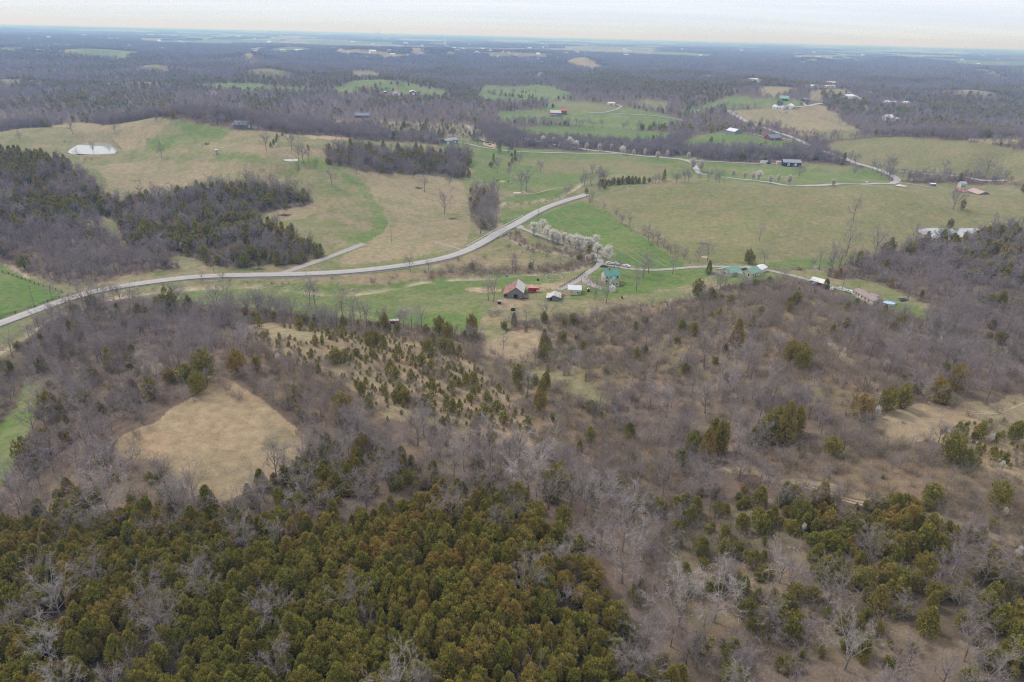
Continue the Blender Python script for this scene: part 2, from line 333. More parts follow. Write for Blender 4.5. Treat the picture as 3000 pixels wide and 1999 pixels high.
 ('green','B',[(90,592),(250,590),(480,612),(720,642),(722,672),(540,672),(300,642),(200,632),(0,668),(-60,645),(60,612)]),
 ('olive','B',[(45,520),(200,515),(280,540),(270,582),(100,562)]),
 ('olive','B',[(360,545),(600,575),(560,590),(380,570)]),
 ('green','B',[(930,672),(1000,592),(1180,602),(1350,587),(1460,602),(1610,662),(1480,692),(1320,712),(1000,702)]),
 ('olive','B',[(1960,692),(2100,685),(2250,702),(2235,765),(2100,745)]),
 ('olive','B',[(1335,545),(1400,528),(1370,552)]),
 ('tan','B',[(1510,452),(1600,442),(1790,482),(1740,490),(1600,478)]),
 ('green','B',[(1600,433),(1780,445),(1740,464),(1610,448)]),
 ('tan','B',[(465,385),(600,400),(600,417),(480,412)]),
 ('tan','B',[(-100,380),(200,395),(420,412),(400,420),(0,402)]),
 ('green','B',[(600,370),(760,362),(790,378),(650,388)]),
 ('green','B',[(680,408),(790,393),(810,412),(720,418)]),
 ('green','B',[(-100,345),(200,345),(550,352),(560,375),(300,378),(0,370)]),
 ('olive','B',[(800,375),(1200,388),(1600,395),(1400,418),(1100,410)]),
 ('green','A',[(0,370),(60,372),(100,388),(40,395),(0,392)]),
 ('green','A',[(100,375),(160,350),(320,360),(370,390),(560,360),(840,370),(1020,380),(900,425),(780,412),(600,410),(430,402),(200,392)]),
 ('tan','A',[(400,388),(480,378),(560,395),(430,405)]),
 ('olive','A',[(960,475),(1080,475),(1165,497),(1150,507),(1000,502)]),
 ('green','A',[(1360,600),(1700,615),(2150,640),(2150,656),(1700,650),(1420,632)]),
 ('olive','A',[(700,588),(1300,602),(1300,618),(720,608)]),
 ('olive','A',[(0,580),(150,592),(150,604),(0,600)]),
 ('olive','A',[(1700,540),(1800,535),(2000,550),(1900,567),(1730,562)]),
 ('green','A',[(1600,500),(2050,545),(2000,550),(1650,520)]),
 ('tan','A',[(1720,345),(1860,345),(1850,362),(1740,366)]),
 ('green','A',[(1880,365),(1960,350),(2150,345),(2160,372),(1900,382)]),
 ('tan','A',[(1680,412),(1750,404),(1740,428)]),
 ('scrub','B',[(220,832),(420,842),(700,858),(850,850),(960,900),(1010,960),(700,965),(320,945),(200,870)]),
 ('scrub','B',[(-60,830),(200,830),(180,880),(-60,900)]),
 ('farpine','A',[(180,700),(420,668),(800,655),(1150,663),(1190,720),(1100,785),(800,765),(500,770),(280,745)]),
 ('farpine','A',[(1500,690),(2000,670),(2010,710),(1900,800),(1700,795),(1680,745)]),
 ('farpine','B',[(1400,520),(1800,500),(2353,590),(2353,690),(2000,650),(1550,590)]),
 ('farpine','C',[(0,600),(330,640),(335,665),(200,710),(0,745)]),
 ('farpine','C',[(940,680),(1100,695),(1230,700),(1250,780),(1100,800),(1000,760)]),
 ('farpine','C',[(1560,700),(1750,665),(2353,720),(2600,800),(2353,830),(1700,800)]),
 ('farpine','C',[(1750,590),(2353,590),(2353,650),(1900,650)]),
 ('farpine','B',[(630,460),(900,468),(820,492),(645,478)]),
 ('farpine','A',[(860,420),(960,392),(1060,400),(1000,425)]),
 ('farpine','A',[(450,540),(1100,520),(1600,560),(1300,580),(700,570)]),
 # foreground
 ('thin','O',[(560,738),(640,742),(760,756),(900,760),(1000,768),(1120,790),(1200,745),(1300,725),(1400,715),(1500,700),(1620,690),(1700,650),(1760,655),(1800,680),(1700,760),(1600,800),(1450,790),(1350,810),(1280,830),(1230,900),(1150,930),(1000,960),(850,960),(700,900),(600,850),(560,790)]),
 ('brush','O',[(1330,745),(1450,720),(1560,700),(1640,682),(1700,652),(1800,645),(1900,665),(2000,705),(2120,735),(2200,760),(2353,800),(2600,860),(2600,990),(2353,905),(2200,915),(2100,890),(2060,940),(2020,960),(1950,1000),(2100,1010),(2200,1060),(2353,1090),(2600,1140),(2600,1290),(2353,1250),(2150,1180),(1900,1110),(1700,1080),(1560,1080),(1440,1130),(1330,1100),(1220,1040),(1200,960),(1300,850),(1380,790)]),
 ('bare','O',[(1420,880),(1500,850),(1620,900),(1750,900),(1900,930),(1930,1000),(1800,1040),(1650,1080),(1560,1060),(1450,1010),(1400,940)]),
 ('bare','O',[(1580,800),(1700,790),(1780,850),(1740,900),(1640,880)]),
 ('bare','O',[(1950,790),(2100,800),(2353,850),(2353,900),(2200,905),(2080,880),(1980,830)]),
 ('mixed','O',[(2060,735),(2200,755),(2353,800),(2600,860),(2600,900),(2353,855),(2200,830),(2080,770)]),
 ('brush','O',[(560,800),(640,790),(760,820),(850,870),(900,930),(850,990),(740,960),(640,920),(580,870)]),
 ('thin','O',[(1190,840),(1300,850),(1420,840),(1460,880),(1400,930),(1300,900),(1230,900)]),
 ('track','O',[(1100,790),(1150,770),(1210,755),(1250,762),(1240,800),(1200,830),(1130,830)]),
 ('olive','O',[(1140,835),(1230,850),(1330,870),(1400,920),(1380,935),(1290,885),(1200,865)]),
 ('young','O',[(565,738),(640,750),(760,762),(900,772),(1010,795),(1110,850),(1200,940),(1225,1020),(1100,1030),(950,985),(850,940),(800,890),(730,845),(620,805),(565,775)]),
 ('tan','O',[(585,744),(700,760),(780,775),(700,790),(620,772)]),
 ('young','O',[(860,860),(960,850),(1060,880),(1160,960),(1180,1010),(1060,1000),(950,960),(880,915)]),
 ('mixed','O',[(-300,830),(0,835),(60,800),(150,720),(280,690),(420,700),(560,735),(560,800),(500,850),(420,845),(380,820),(300,780),(200,800),(80,870),(60,890),(30,990),(0,1100),(-300,1200)]),
 ('mixed','O',[(90,880),(250,790),(380,870),(340,930),(180,1010),(60,1070),(100,960)]),
 ('bare','O',[(-300,1100),(0,1110),(120,1060),(280,1050),(400,1090),(470,1160),(330,1180),(120,1190),(0,1220),(-300,1260)]),
 ('bare','O',[(280,760),(420,740),(540,760),(560,800),(500,850),(420,845),(380,820),(330,780)]),
 ('green','O',[(-80,1010),(0,975),(30,945),(58,880),(92,885),(84,950),(56,1020),(30,1080),(0,1130),(-80,1160)]),
 ('hay','O',[(300,800),(340,808),(372,835),(378,852),(350,862),(318,840)]),
 ('hay','O',[(370,862),(385,852),(440,855),(470,862),(490,870),(567,892),(633,940),(666,973),(716,999),(710,1026),(666,1090),(611,1115),(545,1144),(479,1162),(413,1115),(358,1066),(292,1061),(255,1035),(281,1008),(369,962),(424,919),(475,893),(468,868),(440,862),(385,868)]),
 ('rough','O',[(600,985),(660,985),(695,1003),(680,1035),(640,1040),(610,1015)]),
 ('cedmix','O',[(620,1100),(700,1050),(800,1050),(900,1020),(1100,1010),(1250,1050),(1400,1130),(1330,1200),(1200,1180),(1100,1150),(960,1145),(830,1085),(760,1065),(690,1085),(630,1140),(600,1220),(470,1190),(480,1160),(540,1140)]),
 ('bare','O',[(850,1010),(1000,970),(1200,1040),(1400,1120),(1470,1140),(1500,1300),(1560,1420),(1620,1568),(1560,1800),(1500,1568),(1420,1400),(1350,1320),(1300,1220),(1180,1130),(1000,1080)]),
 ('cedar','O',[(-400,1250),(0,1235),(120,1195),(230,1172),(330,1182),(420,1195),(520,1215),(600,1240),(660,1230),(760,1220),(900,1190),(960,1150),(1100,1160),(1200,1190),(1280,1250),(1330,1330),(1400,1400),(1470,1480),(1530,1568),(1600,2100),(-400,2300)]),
 ('cedar','O',[(640,1120),(700,1082),(770,1065),(830,1092),(870,1140),(760,1160),(640,1150)]),
 ('mixed','O',[(250,1500),(400,1460),(450,1540),(330,1590)]),
 ('opence','O',[(1470,1150),(1600,1165),(1760,1150),(1900,1160),(2050,1185),(2200,1230),(2353,1260),(2700,1300),(2700,2300),(1650,2100),(1640,1568),(1580,1430),(1520,1300),(1480,1220)]),
 ('cedar','O',[(1800,1170),(1900,1160),(2050,1185),(2150,1230),(2150,1290),(2000,1290),(1850,1260)]),
 ('cedmix','O',[(2000,1290),(2150,1250),(2353,1270),(2700,1300),(2700,1600),(2353,1568),(2200,1480),(2050,1420),(1860,1450),(1850,1380),(1960,1350)]),
 ('bare','O',[(1600,1500),(1800,1520),(2000,1500),(2200,1520),(2300,1568),(2250,1900),(1700,1900),(1640,1620)]),
 ('track','O',[(1885,760),(1900,765),(1925,800),(1985,850),(2040,895),(2070,930),(2050,945),(2010,900),(1960,850),(1900,800)]),
 ('track','O',[(2010,965),(2060,945),(2110,925),(2180,932),(2290,920),(2353,900),(2600,890),(2600,1160),(2353,1110),(2260,1085),(2190,1025),(2130,1005),(2080,1022),(2020,1010)]),
 ('young','O',[(2150,985),(2353,960),(2600,960),(2600,1140),(2353,1090),(2250,1065),(2190,1010)]),
 ('track','O',[(1620,1060),(1700,1078),(1850,1105),(2000,1145),(2110,1170),(2250,1210),(2353,1240),(2353,1255),(2230,1228),(2100,1185),(1990,1158),(1840,1118),(1700,1095)]),
]
def pip(x, y, p):
    ins = np.zeros(x.shape, bool)
    px_, py_ = p[:, 0], p[:, 1]; j = len(p) - 1
    for i in range(len(p)):
        yi, yj, xi, xj = py_[i], py_[j], px_[i], px_[j]
        if yi != yj:
            c = ((yi > y) != (yj > y)) & (x < (xj - xi) * (y - yi) / (yj - yi) + xi)
            ins ^= c
        j = i
    return ins
PW = []
for cl, k, pts in POLY:
    q = cv(k, pts); dense = []
    if cl in ('mixed', 'cedar', 'cedmix', 'bare', 'grove') and k in 'BDEF':      # outlines were read along the crowns: bring the far side down to the trunks
        y0_, y1_ = min(p[1] for p in q), max(p[1] for p in q)
        q = [(x, y + (1 - (y - y0_) / (y1_ - y0_)) * 8.0 * FPX / max(300, math.hypot(*hit(x, y)[:2]))) for x, y in q]
    for i in range(len(q)):
        a, b = q[i], q[(i + 1) % len(q)]
        m = max(1, int(math.hypot(a[0] - b[0], a[1] - b[1]) / 60))
        for t in range(m): dense.append((a[0] + (b[0] - a[0]) * t / m, a[1] + (b[1] - a[1]) * t / m))
    ww = []
    for x, y in dense:
        X, Y, Z = hit(x, min(y, 2600)); ww.append((math.atan2(X, Y), math.log(math.hypot(X, Y))))
    PW.append((ID[cl], np.array(ww)))
def cover(X, Y, wob=True):
    az = np.arctan2(X, Y); s = np.log(np.hypot(X, Y) + 1e-6)
    if wob:
        d = np.hypot(X, Y); lam = np.clip(d / 60, 2, 60)
        k = np.clip(2.2 / d, 0, .02)
        az = az + k * (vnoise(X / 6, Y / 6, 91) - .5); s = s + 2 * k * (vnoise(X / 7, Y / 7, 92) - .5)
    c = np.full(X.shape, ID['wood'])
    d = np.hypot(X, Y)
    f = fbm(X / 240, Y / 160, 44, 3)
    c[(d > 1000) & (d < 5200)] = ID['farwood']
    c[(d > 1000) & (d < 5200) & (f > .60)] = ID['farpine']
    g = fbm(X / 800 + 3, Y / 1100, 71, 4); fld = (d >= 5200) & (g > .532 - .075 * np.clip((d - 5200) / 9000, 0, 1))
    c[d >= 5200] = ID['farwood']
    c[(d >= 5200) & (f > .60)] = ID['farpine']
    c[fld] = np.where(vnoise(X / 400, Y / 300, 5)[fld] > .6, ID['tan'], ID['green'])
    # behind and beside the view the same mixture of cedar wood and pasture goes on
    side = np.abs(az) > R(56); c[side & (d < 900)] = np.where(fbm(X / 120, Y / 120, 6)[side & (d < 900)] > .5, ID['cedmix'], ID['bare'])
    for cid, p in PW:
        x0, y0 = p.min(0); x1, y1 = p.max(0)
        m = (az >= x0) & (az <= x1) & (s >= y0) & (s <= y1)
        if m.any():
            idx = np.nonzero(m); ins = pip(az[idx], s[idx], p)
            c[tuple(i[ins] for i in idx)] = cid
    return c
# the far fields lie on slopes that face this way: lift each a little towards its back edge
for cl, k, pts in POLY:
    if cl not in ('green', 'tan', 'olive', 'bright') or k not in 'ABC': continue
    ww = np.array([hit(x, y) for x, y in cv(k, pts)]); dd_ = np.hypot(ww[:, 0], ww[:, 1])
    if np.median(dd_) < 1500: continue
    cx, cy = ww[:, 0].mean(), ww[:, 1].mean(); dc = math.hypot(cx, cy); ux, uy = cx / dc, cy / dc
    along = (ww[:, 0] - cx) * ux + (ww[:, 1] - cy) * uy; across = -(ww[:, 0] - cx) * uy + (ww[:, 1] - cy) * ux
    ra, rc = max(70, np.abs(along).max() * 1.0), max(90, np.abs(across).max() * 1.15); ra = min(ra, 700)
    A_ = (GX - cx) * ux + (GY - cy) * uy - ra * .35; C_ = -(GX - cx) * uy + (GY - cy) * ux
    HG += min(22, dc * .0065) * np.exp(-(A_ / ra) ** 2 * 1.1 - (C_ / rc) ** 2 * 1.1) * np.clip((gd - 1150) / 300, 0, 1)
PONDS = [('pond','O',[(152,352),(178,334),(196,328),(218,328),(245,329),(258,336),(270,352),(235,354),(190,354)],'bright silver pond behind the wooded hill at left'),
 ('hollow_pond','A',[(1940,1103),(1985,1095),(2060,1098),(2055,1110),(1985,1113)],'tiny pale pond in the hollow left of the hill copse'),
 ('farm_pond','O',[(2104,532),(2135,524),(2190,527),(2240,524),(2250,532),(2230,545),(2180,556),(2155,548)],'bright pond at the foot of the round field, right side'),
 ('distant_pond','A',[(1680,443),(1720,434),(1795,434),(1785,446),(1730,450),(1690,450)],'far silver pond among the woods at upper left')]
PONDW = []
for nm_, k_, pts_, lb_ in PONDS:
    ww = [hit(x, y) for x, y in cv(k_, pts_)]
    lev = float(np.median([p[2] for p in ww])) if nm_ != 'distant_pond' else float(np.mean([p[2] for p in ww]))
    xy = []
    for x, y in cv(k_, pts_):
        xy.append(atz(x, y, lev))
    poly = np.array(xy); c0 = poly.mean(0); big = c0 + (poly - c0) * 1.05
    x0, y0 = (big.min(0) - 60); x1, y1 = (big.max(0) + 60)
    m_ = (GX > x0) & (GX < x1) & (GY > y0) & (GY < y1); idx = np.nonzero(m_)
    ins = pip(GX[idx], GY[idx], big); dd = seg_dist(GX[idx], GY[idx], [tuple(p) for p in big] + [tuple(big[0])])
    h_ = HG[idx]; k2 = np.clip(1 - dd / 14.0, 0, 1)
    tgt = np.where(ins, lev - .9, np.maximum(h_ * (1 - k2) + (lev + .25) * k2, lev + .10 * np.clip(dd, 0, 3)))
    fr = (dd < 14) | ins; h2 = np.where(fr, tgt, h_); HG[idx] = h2
    # smooth water outline: Chaikin
    q_ = [tuple(p) for p in (c0 + (poly - c0) * 1.06)]
    for _ in range(2):
        q2 = []
        for a_, b_ in zip(q_, q_[1:] + q_[:1]): q2 += [(a_[0] * .75 + b_[0] * .25, a_[1] * .75 + b_[1] * .25), (a_[0] * .25 + b_[0] * .75, a_[1] * .25 + b_[1] * .75)]
        q_ = q2
    PONDW.append((nm_, q_, lev, lb_)); RIM = globals().get('RIM', []); RIM.append((idx, np.clip(1 - dd / 5.0, 0, 1)))
CG = cover(GX, GY)
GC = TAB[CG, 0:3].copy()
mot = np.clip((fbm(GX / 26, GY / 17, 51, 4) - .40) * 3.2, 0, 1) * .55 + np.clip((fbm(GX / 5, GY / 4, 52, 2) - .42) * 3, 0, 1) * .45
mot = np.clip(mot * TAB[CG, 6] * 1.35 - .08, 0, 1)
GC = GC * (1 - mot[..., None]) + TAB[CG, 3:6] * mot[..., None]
cr_ = np.exp(-(cd / 2.4) ** 2) * np.clip(fbm(GX / 11, GY / 11, 61, 2) * 3 - .8, 0, 1)
GC = GC * (1 - cr_[..., None]) + np.array([.46, .38, .28]) * cr_[..., None]
for idx_, k_ in RIM:
    k_ = k_ * np.clip(fbm(GX[idx_] / 9, GY[idx_] / 9, 17, 2) * 2.2 - .4, 0, 1); GC[idx_] = GC[idx_] * (1 - k_[:, None]) + np.array([.26, .20, .14]) * k_[:, None]
GC *= (0.9 + .2 * fbm(GX / 90, GY / 60, 62, 3))[..., None]

HAZE_D = 1.75e-4
# ------------------------------------------------------------------ node helpers
def mat(name, col, rough=.8, col2=None, scale=1.0, amt=.5, metal=0.0, bump=0.0, attr=None, spec=.3, stretch=None):
    m = bpy.data.materials.new(name); m.use_nodes = True; t = m.node_tree; b = t.nodes['Principled BSDF']
    b.inputs['Roughness'].default_value = rough; b.inputs['Metallic'].default_value = metal
    b.inputs['Specular IOR Level'].default_value = spec
    b.inputs['Base Color'].default_value = (*col, 1)
    if col2 is not None:
        tcn = t.nodes.new('ShaderNodeTexCoord'); no = t.nodes.new('ShaderNodeTexNoise'); mx = t.nodes.new('ShaderNodeMix'); mx.data_type = 'RGBA'
        no.inputs['Scale'].default_value = scale; no.inputs['Detail'].default_value = 5
        src = tcn.outputs['Object']
        if stretch:
            mpn = t.nodes.new('ShaderNodeMapping'); mpn.inputs['Scale'].default_value = stretch; t.links.new(src, mpn.inputs[0]); src = mpn.outputs[0]
        t.links.new(src, no.inputs['Vector'])
        mr = t.nodes.new('ShaderNodeMapRange'); mr.inputs[1].default_value = .5 - .25 / max(amt, .01) * .5; mr.inputs[2].default_value = .5 + .25 / max(amt, .01) * .5
        t.links.new(no.outputs[0], mr.inputs[0]); t.links.new(mr.outputs[0], mx.inputs[0])
        mx.inputs[6].default_value = (*col, 1); mx.inputs[7].default_value = (*col2, 1)
        t.links.new(mx.outputs[2], b.inputs['Base Color'])
        if bump:
            bp = t.nodes.new('ShaderNodeBump'); bp.inputs['Strength'].default_value = bump; bp.inputs['Distance'].default_value = .1
            t.links.new(no.outputs[0], bp.inputs['Height']); t.links.new(bp.outputs[0], b.inputs['Normal'])
    return m
def link(name, me, parent=None, loc=None, rz=None, **pr):
    o = bpy.data.objects.new(name, me); COL.objects.link(o)
    if parent is not None: o.parent = parent
    if loc is not None: o.location = loc
    if rz is not None: o.rotation_euler = (0, 0, rz)
    for k, v in pr.items(): o[k] = v
    return o
def npmesh(name, V, F, mats=(), fm=None, smooth=False):
    """V (n,3) array, F (m,3|4) array"""
    me = bpy.data.meshes.new(name); V = np.asarray(V, np.float32); F = np.asarray(F, np.int32)
    me.vertices.add(len(V)); me.vertices.foreach_set('co', V.ravel())
    k = F.shape[1]; me.loops.add(F.size); me.loops.foreach_set('vertex_index', F.ravel())
    me.polygons.add(len(F)); me.polygons.foreach_set('loop_start', np.arange(0, F.size, k, dtype=np.int32))
    me.polygons.foreach_set('loop_total', np.full(len(F), k, np.int32))
    for m in mats: me.materials.append(m)
    if fm is not None: me.polygons.foreach_set('material_index', np.asarray(fm, np.int32))
    if smooth: me.polygons.foreach_set('use_smooth', np.ones(len(F), bool))
    me.update(); me.validate()
    return me

# ------------------------------------------------------------------ ground
gm = bpy.data.materials.new("ground_cover"); gm.use_nodes = True
t = gm.node_tree; b = t.nodes['Principled BSDF']; b.inputs['Roughness'].default_value = .95; b.inputs['Specular IOR Level'].default_value = .1
at = t.nodes.new('ShaderNodeAttribute'); at.attribute_name = 'cover'
geo = t.nodes.new('ShaderNodeNewGeometry')
def tn(scale, det, st=None):
    no = t.nodes.new('ShaderNodeTexNoise'); no.inputs['Scale'].default_value = scale; no.inputs['Detail'].default_value = det; no.inputs['Roughness'].default_value = .6
    if st:
        mpn = t.nodes.new('ShaderNodeMapping'); mpn.inputs['Scale'].default_value = st; t.links.new(geo.outputs['Position'], mpn.inputs[0]); t.links.new(mpn.outputs[0], no.inputs['Vector'])
    else: t.links.new(geo.outputs['Position'], no.inputs['Vector'])
    return no
n1 = tn(2.2, 4); n2 = tn(.33, 5); n3 = tn(.06, 4)
ma = t.nodes.new('ShaderNodeMath'); ma.operation = 'MULTIPLY_ADD'; ma.inputs[1].default_value = .9; t.links.new(n1.outputs[0], ma.inputs[0])
mb = t.nodes.new('ShaderNodeMath'); mb.operation = 'MULTIPLY_ADD'; mb.inputs[1].default_value = 1.1; mb.inputs[2].default_value = .0
t.links.new(n2.outputs[0], mb.inputs[0]); t.links.new(mb.outputs[0], ma.inputs[2])          # .9 n1 + 1.1 n2  (mean 1)
hs = t.nodes.new('ShaderNodeVectorMath'); hs.operation = 'SCALE'; t.links.new(at.outputs['Color'], hs.inputs[0]); t.links.new(ma.outputs[0], hs.inputs['Scale'])
mr = t.nodes.new('ShaderNodeMapRange'); mr.inputs[1].default_value = .5; mr.inputs[2].default_value = .68; mr.inputs[4].default_value = .35
t.links.new(n3.outputs[0], mr.inputs[0])
mxa = t.nodes.new('ShaderNodeMix'); mxa.data_type = 'RGBA'; mxa.blend_type = 'MULTIPLY'; mxa.inputs[7].default_value = (1.28, 1.02, 1.05, 1)
t.links.new(mr.outputs[0], mxa.inputs[0]); t.links.new(hs.outputs[0], mxa.inputs[6]); t.links.new(mxa.outputs[2], b.inputs['Base Color'])
bp = t.nodes.new('ShaderNodeBump'); bp.inputs['Strength'].default_value = .7; bp.inputs['Distance'].default_value = .35
t.links.new(ma.outputs[0], bp.inputs['Height']); t.links.new(bp.outputs[0], b.inputs['Normal'])
nr, nc = GX.shape
V = np.stack([GX, GY, HG], -1).reshape(-1, 3)
ii, jj = np.meshgrid(np.arange(nr - 1), np.arange(nc - 1), indexing='ij'); q = (ii * nc + jj).ravel()
F = np.stack([q, q + nc, q + nc + 1, q + 1], -1)[:, ::-1]
F = np.ascontiguousarray(F[:, [3, 2, 1, 0]])
Fc = F
me = npmesh("ground", V, F, [gm], smooth=True)
ca = me.color_attributes.new('cover', 'FLOAT_COLOR', 'POINT')
ca.data.foreach_set('color', np.concatenate([GC.reshape(-1, 3), np.ones((nr * nc, 1))], 1).astype(np.float32).ravel())
nn = me.polygons[0].normal
if me.polygons[len(me.polygons) // 2].normal.z < 0: me.flip_normals()
ground = link("ground", me, kind='structure', label="rolling ground of pasture, dry grass and leaf litter under everything")
cap = npmesh("ground_cap", [(3.2 * math.sin(a), 3.2 * math.cos(a), float(HG[0, 0]) + .004) for a in np.linspace(0, 2 * math.pi, 13)[:-1]], [[0, 1, 2]], [gm])
bpy.data.meshes.remove(cap)
# ------------------------------------------------------------------ vegetation
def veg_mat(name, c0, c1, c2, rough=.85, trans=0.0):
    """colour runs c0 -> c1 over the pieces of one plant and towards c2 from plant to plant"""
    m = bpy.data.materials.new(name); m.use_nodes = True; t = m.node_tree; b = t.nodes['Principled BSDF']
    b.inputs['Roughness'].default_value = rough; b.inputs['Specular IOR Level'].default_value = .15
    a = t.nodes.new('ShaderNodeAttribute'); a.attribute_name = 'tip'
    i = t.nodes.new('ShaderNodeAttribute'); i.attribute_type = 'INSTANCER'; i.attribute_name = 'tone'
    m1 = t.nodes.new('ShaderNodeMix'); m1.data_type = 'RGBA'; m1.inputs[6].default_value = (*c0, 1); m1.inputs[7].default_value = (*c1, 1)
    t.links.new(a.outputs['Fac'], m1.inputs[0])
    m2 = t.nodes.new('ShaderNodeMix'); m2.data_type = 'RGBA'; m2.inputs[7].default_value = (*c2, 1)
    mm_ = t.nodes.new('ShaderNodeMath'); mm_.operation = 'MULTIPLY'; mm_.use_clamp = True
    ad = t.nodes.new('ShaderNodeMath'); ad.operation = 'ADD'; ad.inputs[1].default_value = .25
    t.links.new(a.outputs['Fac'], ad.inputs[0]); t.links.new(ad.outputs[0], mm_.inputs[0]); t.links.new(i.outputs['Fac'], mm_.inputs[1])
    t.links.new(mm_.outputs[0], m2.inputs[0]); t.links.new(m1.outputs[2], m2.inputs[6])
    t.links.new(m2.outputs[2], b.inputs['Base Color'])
    if trans:
        tr = t.nodes.new('ShaderNodeBsdfTranslucent'); ms = t.nodes.new('ShaderNodeMixShader'); ms.inputs[0].default_value = trans
        t.links.new(m2.outputs[2], tr.inputs[0]); t.links.new(b.outputs[0], ms.inputs[1]); t.links.new(tr.outputs[0], ms.inputs[2]); t.links.new(ms.outputs[0], t.nodes['Material Output'].inputs['Surface'])
    return m
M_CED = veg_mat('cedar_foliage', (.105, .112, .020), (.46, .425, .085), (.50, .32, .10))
M_CTR = mat('cedar_bark', (.10, .075, .06), .9, (.16, .13, .11), 6)
M_TWIG = veg_mat('bare_twigs', (.210, .170, .162), (.340, .285, .272), (.45, .41, .39))
M_BARK = veg_mat('bare_bark', (.17, .145, .13), (.26, .23, .21), (.44, .41, .38))
M_BRUSH = veg_mat('thicket_twigs', (.265, .205, .165), (.405, .335, .275), (.15, .155, .07))
M_BLOS = veg_mat('pear_blossom', (.74, .71, .62), (.92, .90, .84), (.58, .43, .36), trans=.45)
M_WILL = veg_mat('willow_catkins', (.22, .20, .09), (.42, .40, .20), (.50, .48, .30))

class Geo:
    def __init__(s): s.V = []; s.F = []; s.T = []; s.n = 0
    def tri(s, P, tip):           # P (k,3,3)
        P = np.asarray(P, float); k = len(P)
        s.V.append(P.reshape(-1, 3)); s.F.append(np.arange(3 * k).reshape(-1, 3) + s.n); s.n += 3 * k
        s.T.append(np.repeat(np.broadcast_to(tip, (k,)), 3))
    def tube(s, a, b, r0, r1, k=4, tip=0.0):
        a = np.array(a, float); b = np.array(b, float); d = b - a; d /= (np.linalg.norm(d) + 1e-9)
        u = np.cross(d, [0.3, .9, .2]); u /= np.linalg.norm(u) + 1e-9; v = np.cross(d, u)
        an = np.arange(k) / k * 2 * math.pi
        ring = np.cos(an)[:, None] * u + np.sin(an)[:, None] * v
        s.V.append(a + ring * r0); s.V.append(b + ring * r1)
        i = np.arange(k); j = (i + 1) % k
        s.F.append(np.concatenate([np.stack([i, j, j + k], -1), np.stack([i, j + k, i + k], -1)]) + s.n)
        s.T.append(np.full(2 * k, tip)); s.n += 2 * k
    def data(s): return np.concatenate(s.V), np.concatenate(s.F), np.concatenate(s.T)
def gmesh(name, parts):
    """parts: list of (Geo, material) joined into one mesh with a 'tip' attribute"""
    Vs, Fs, Ts, ms, fm, o = [], [], [], [], [], 0
    for k, (g, m) in enumerate(parts):
        V, F, T = g.data(); Vs.append(V); Fs.append(F + o); Ts.append(T); ms.append(m); fm.append(np.full(len(F), k)); o += len(V)
    me = bpy.data.meshes.new(name); V = np.concatenate(Vs).astype(np.float32); F = np.concatenate(Fs).astype(np.int32)
    me.vertices.add(len(V)); me.vertices.foreach_set('co', V.ravel())
    me.loops.add(F.size); me.loops.foreach_set('vertex_index', F.ravel()); me.polygons.add(len(F))
    me.polygons.foreach_set('loop_start', np.arange(0, F.size, 3, dtype=np.int32)); me.polygons.foreach_set('loop_total', np.full(len(F), 3, np.int32))
    for m in ms: me.materials.append(m)
    me.polygons.foreach_set('material_index', np.concatenate(fm).astype(np.int32))
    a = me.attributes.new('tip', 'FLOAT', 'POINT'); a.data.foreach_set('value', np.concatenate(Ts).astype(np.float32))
    me.update()
    return me
def unit(v): return v / (np.linalg.norm(v, axis=-1, keepdims=True) + 1e-9)
def ribbons(g, P, D, ln, wd, tip, rs):
    """thin tapering twigs: one triangle each"""
    k = len(P); r = unit(rs.normal(size=(k, 3))); s_ = unit(np.cross(D, r)) * (np.broadcast_to(wd, (k,))[:, None] / 2)
    E = P + D * np.broadcast_to(ln, (k,))[:, None]
    g.tri(np.stack([P - s_, P + s_, E], 1), tip)

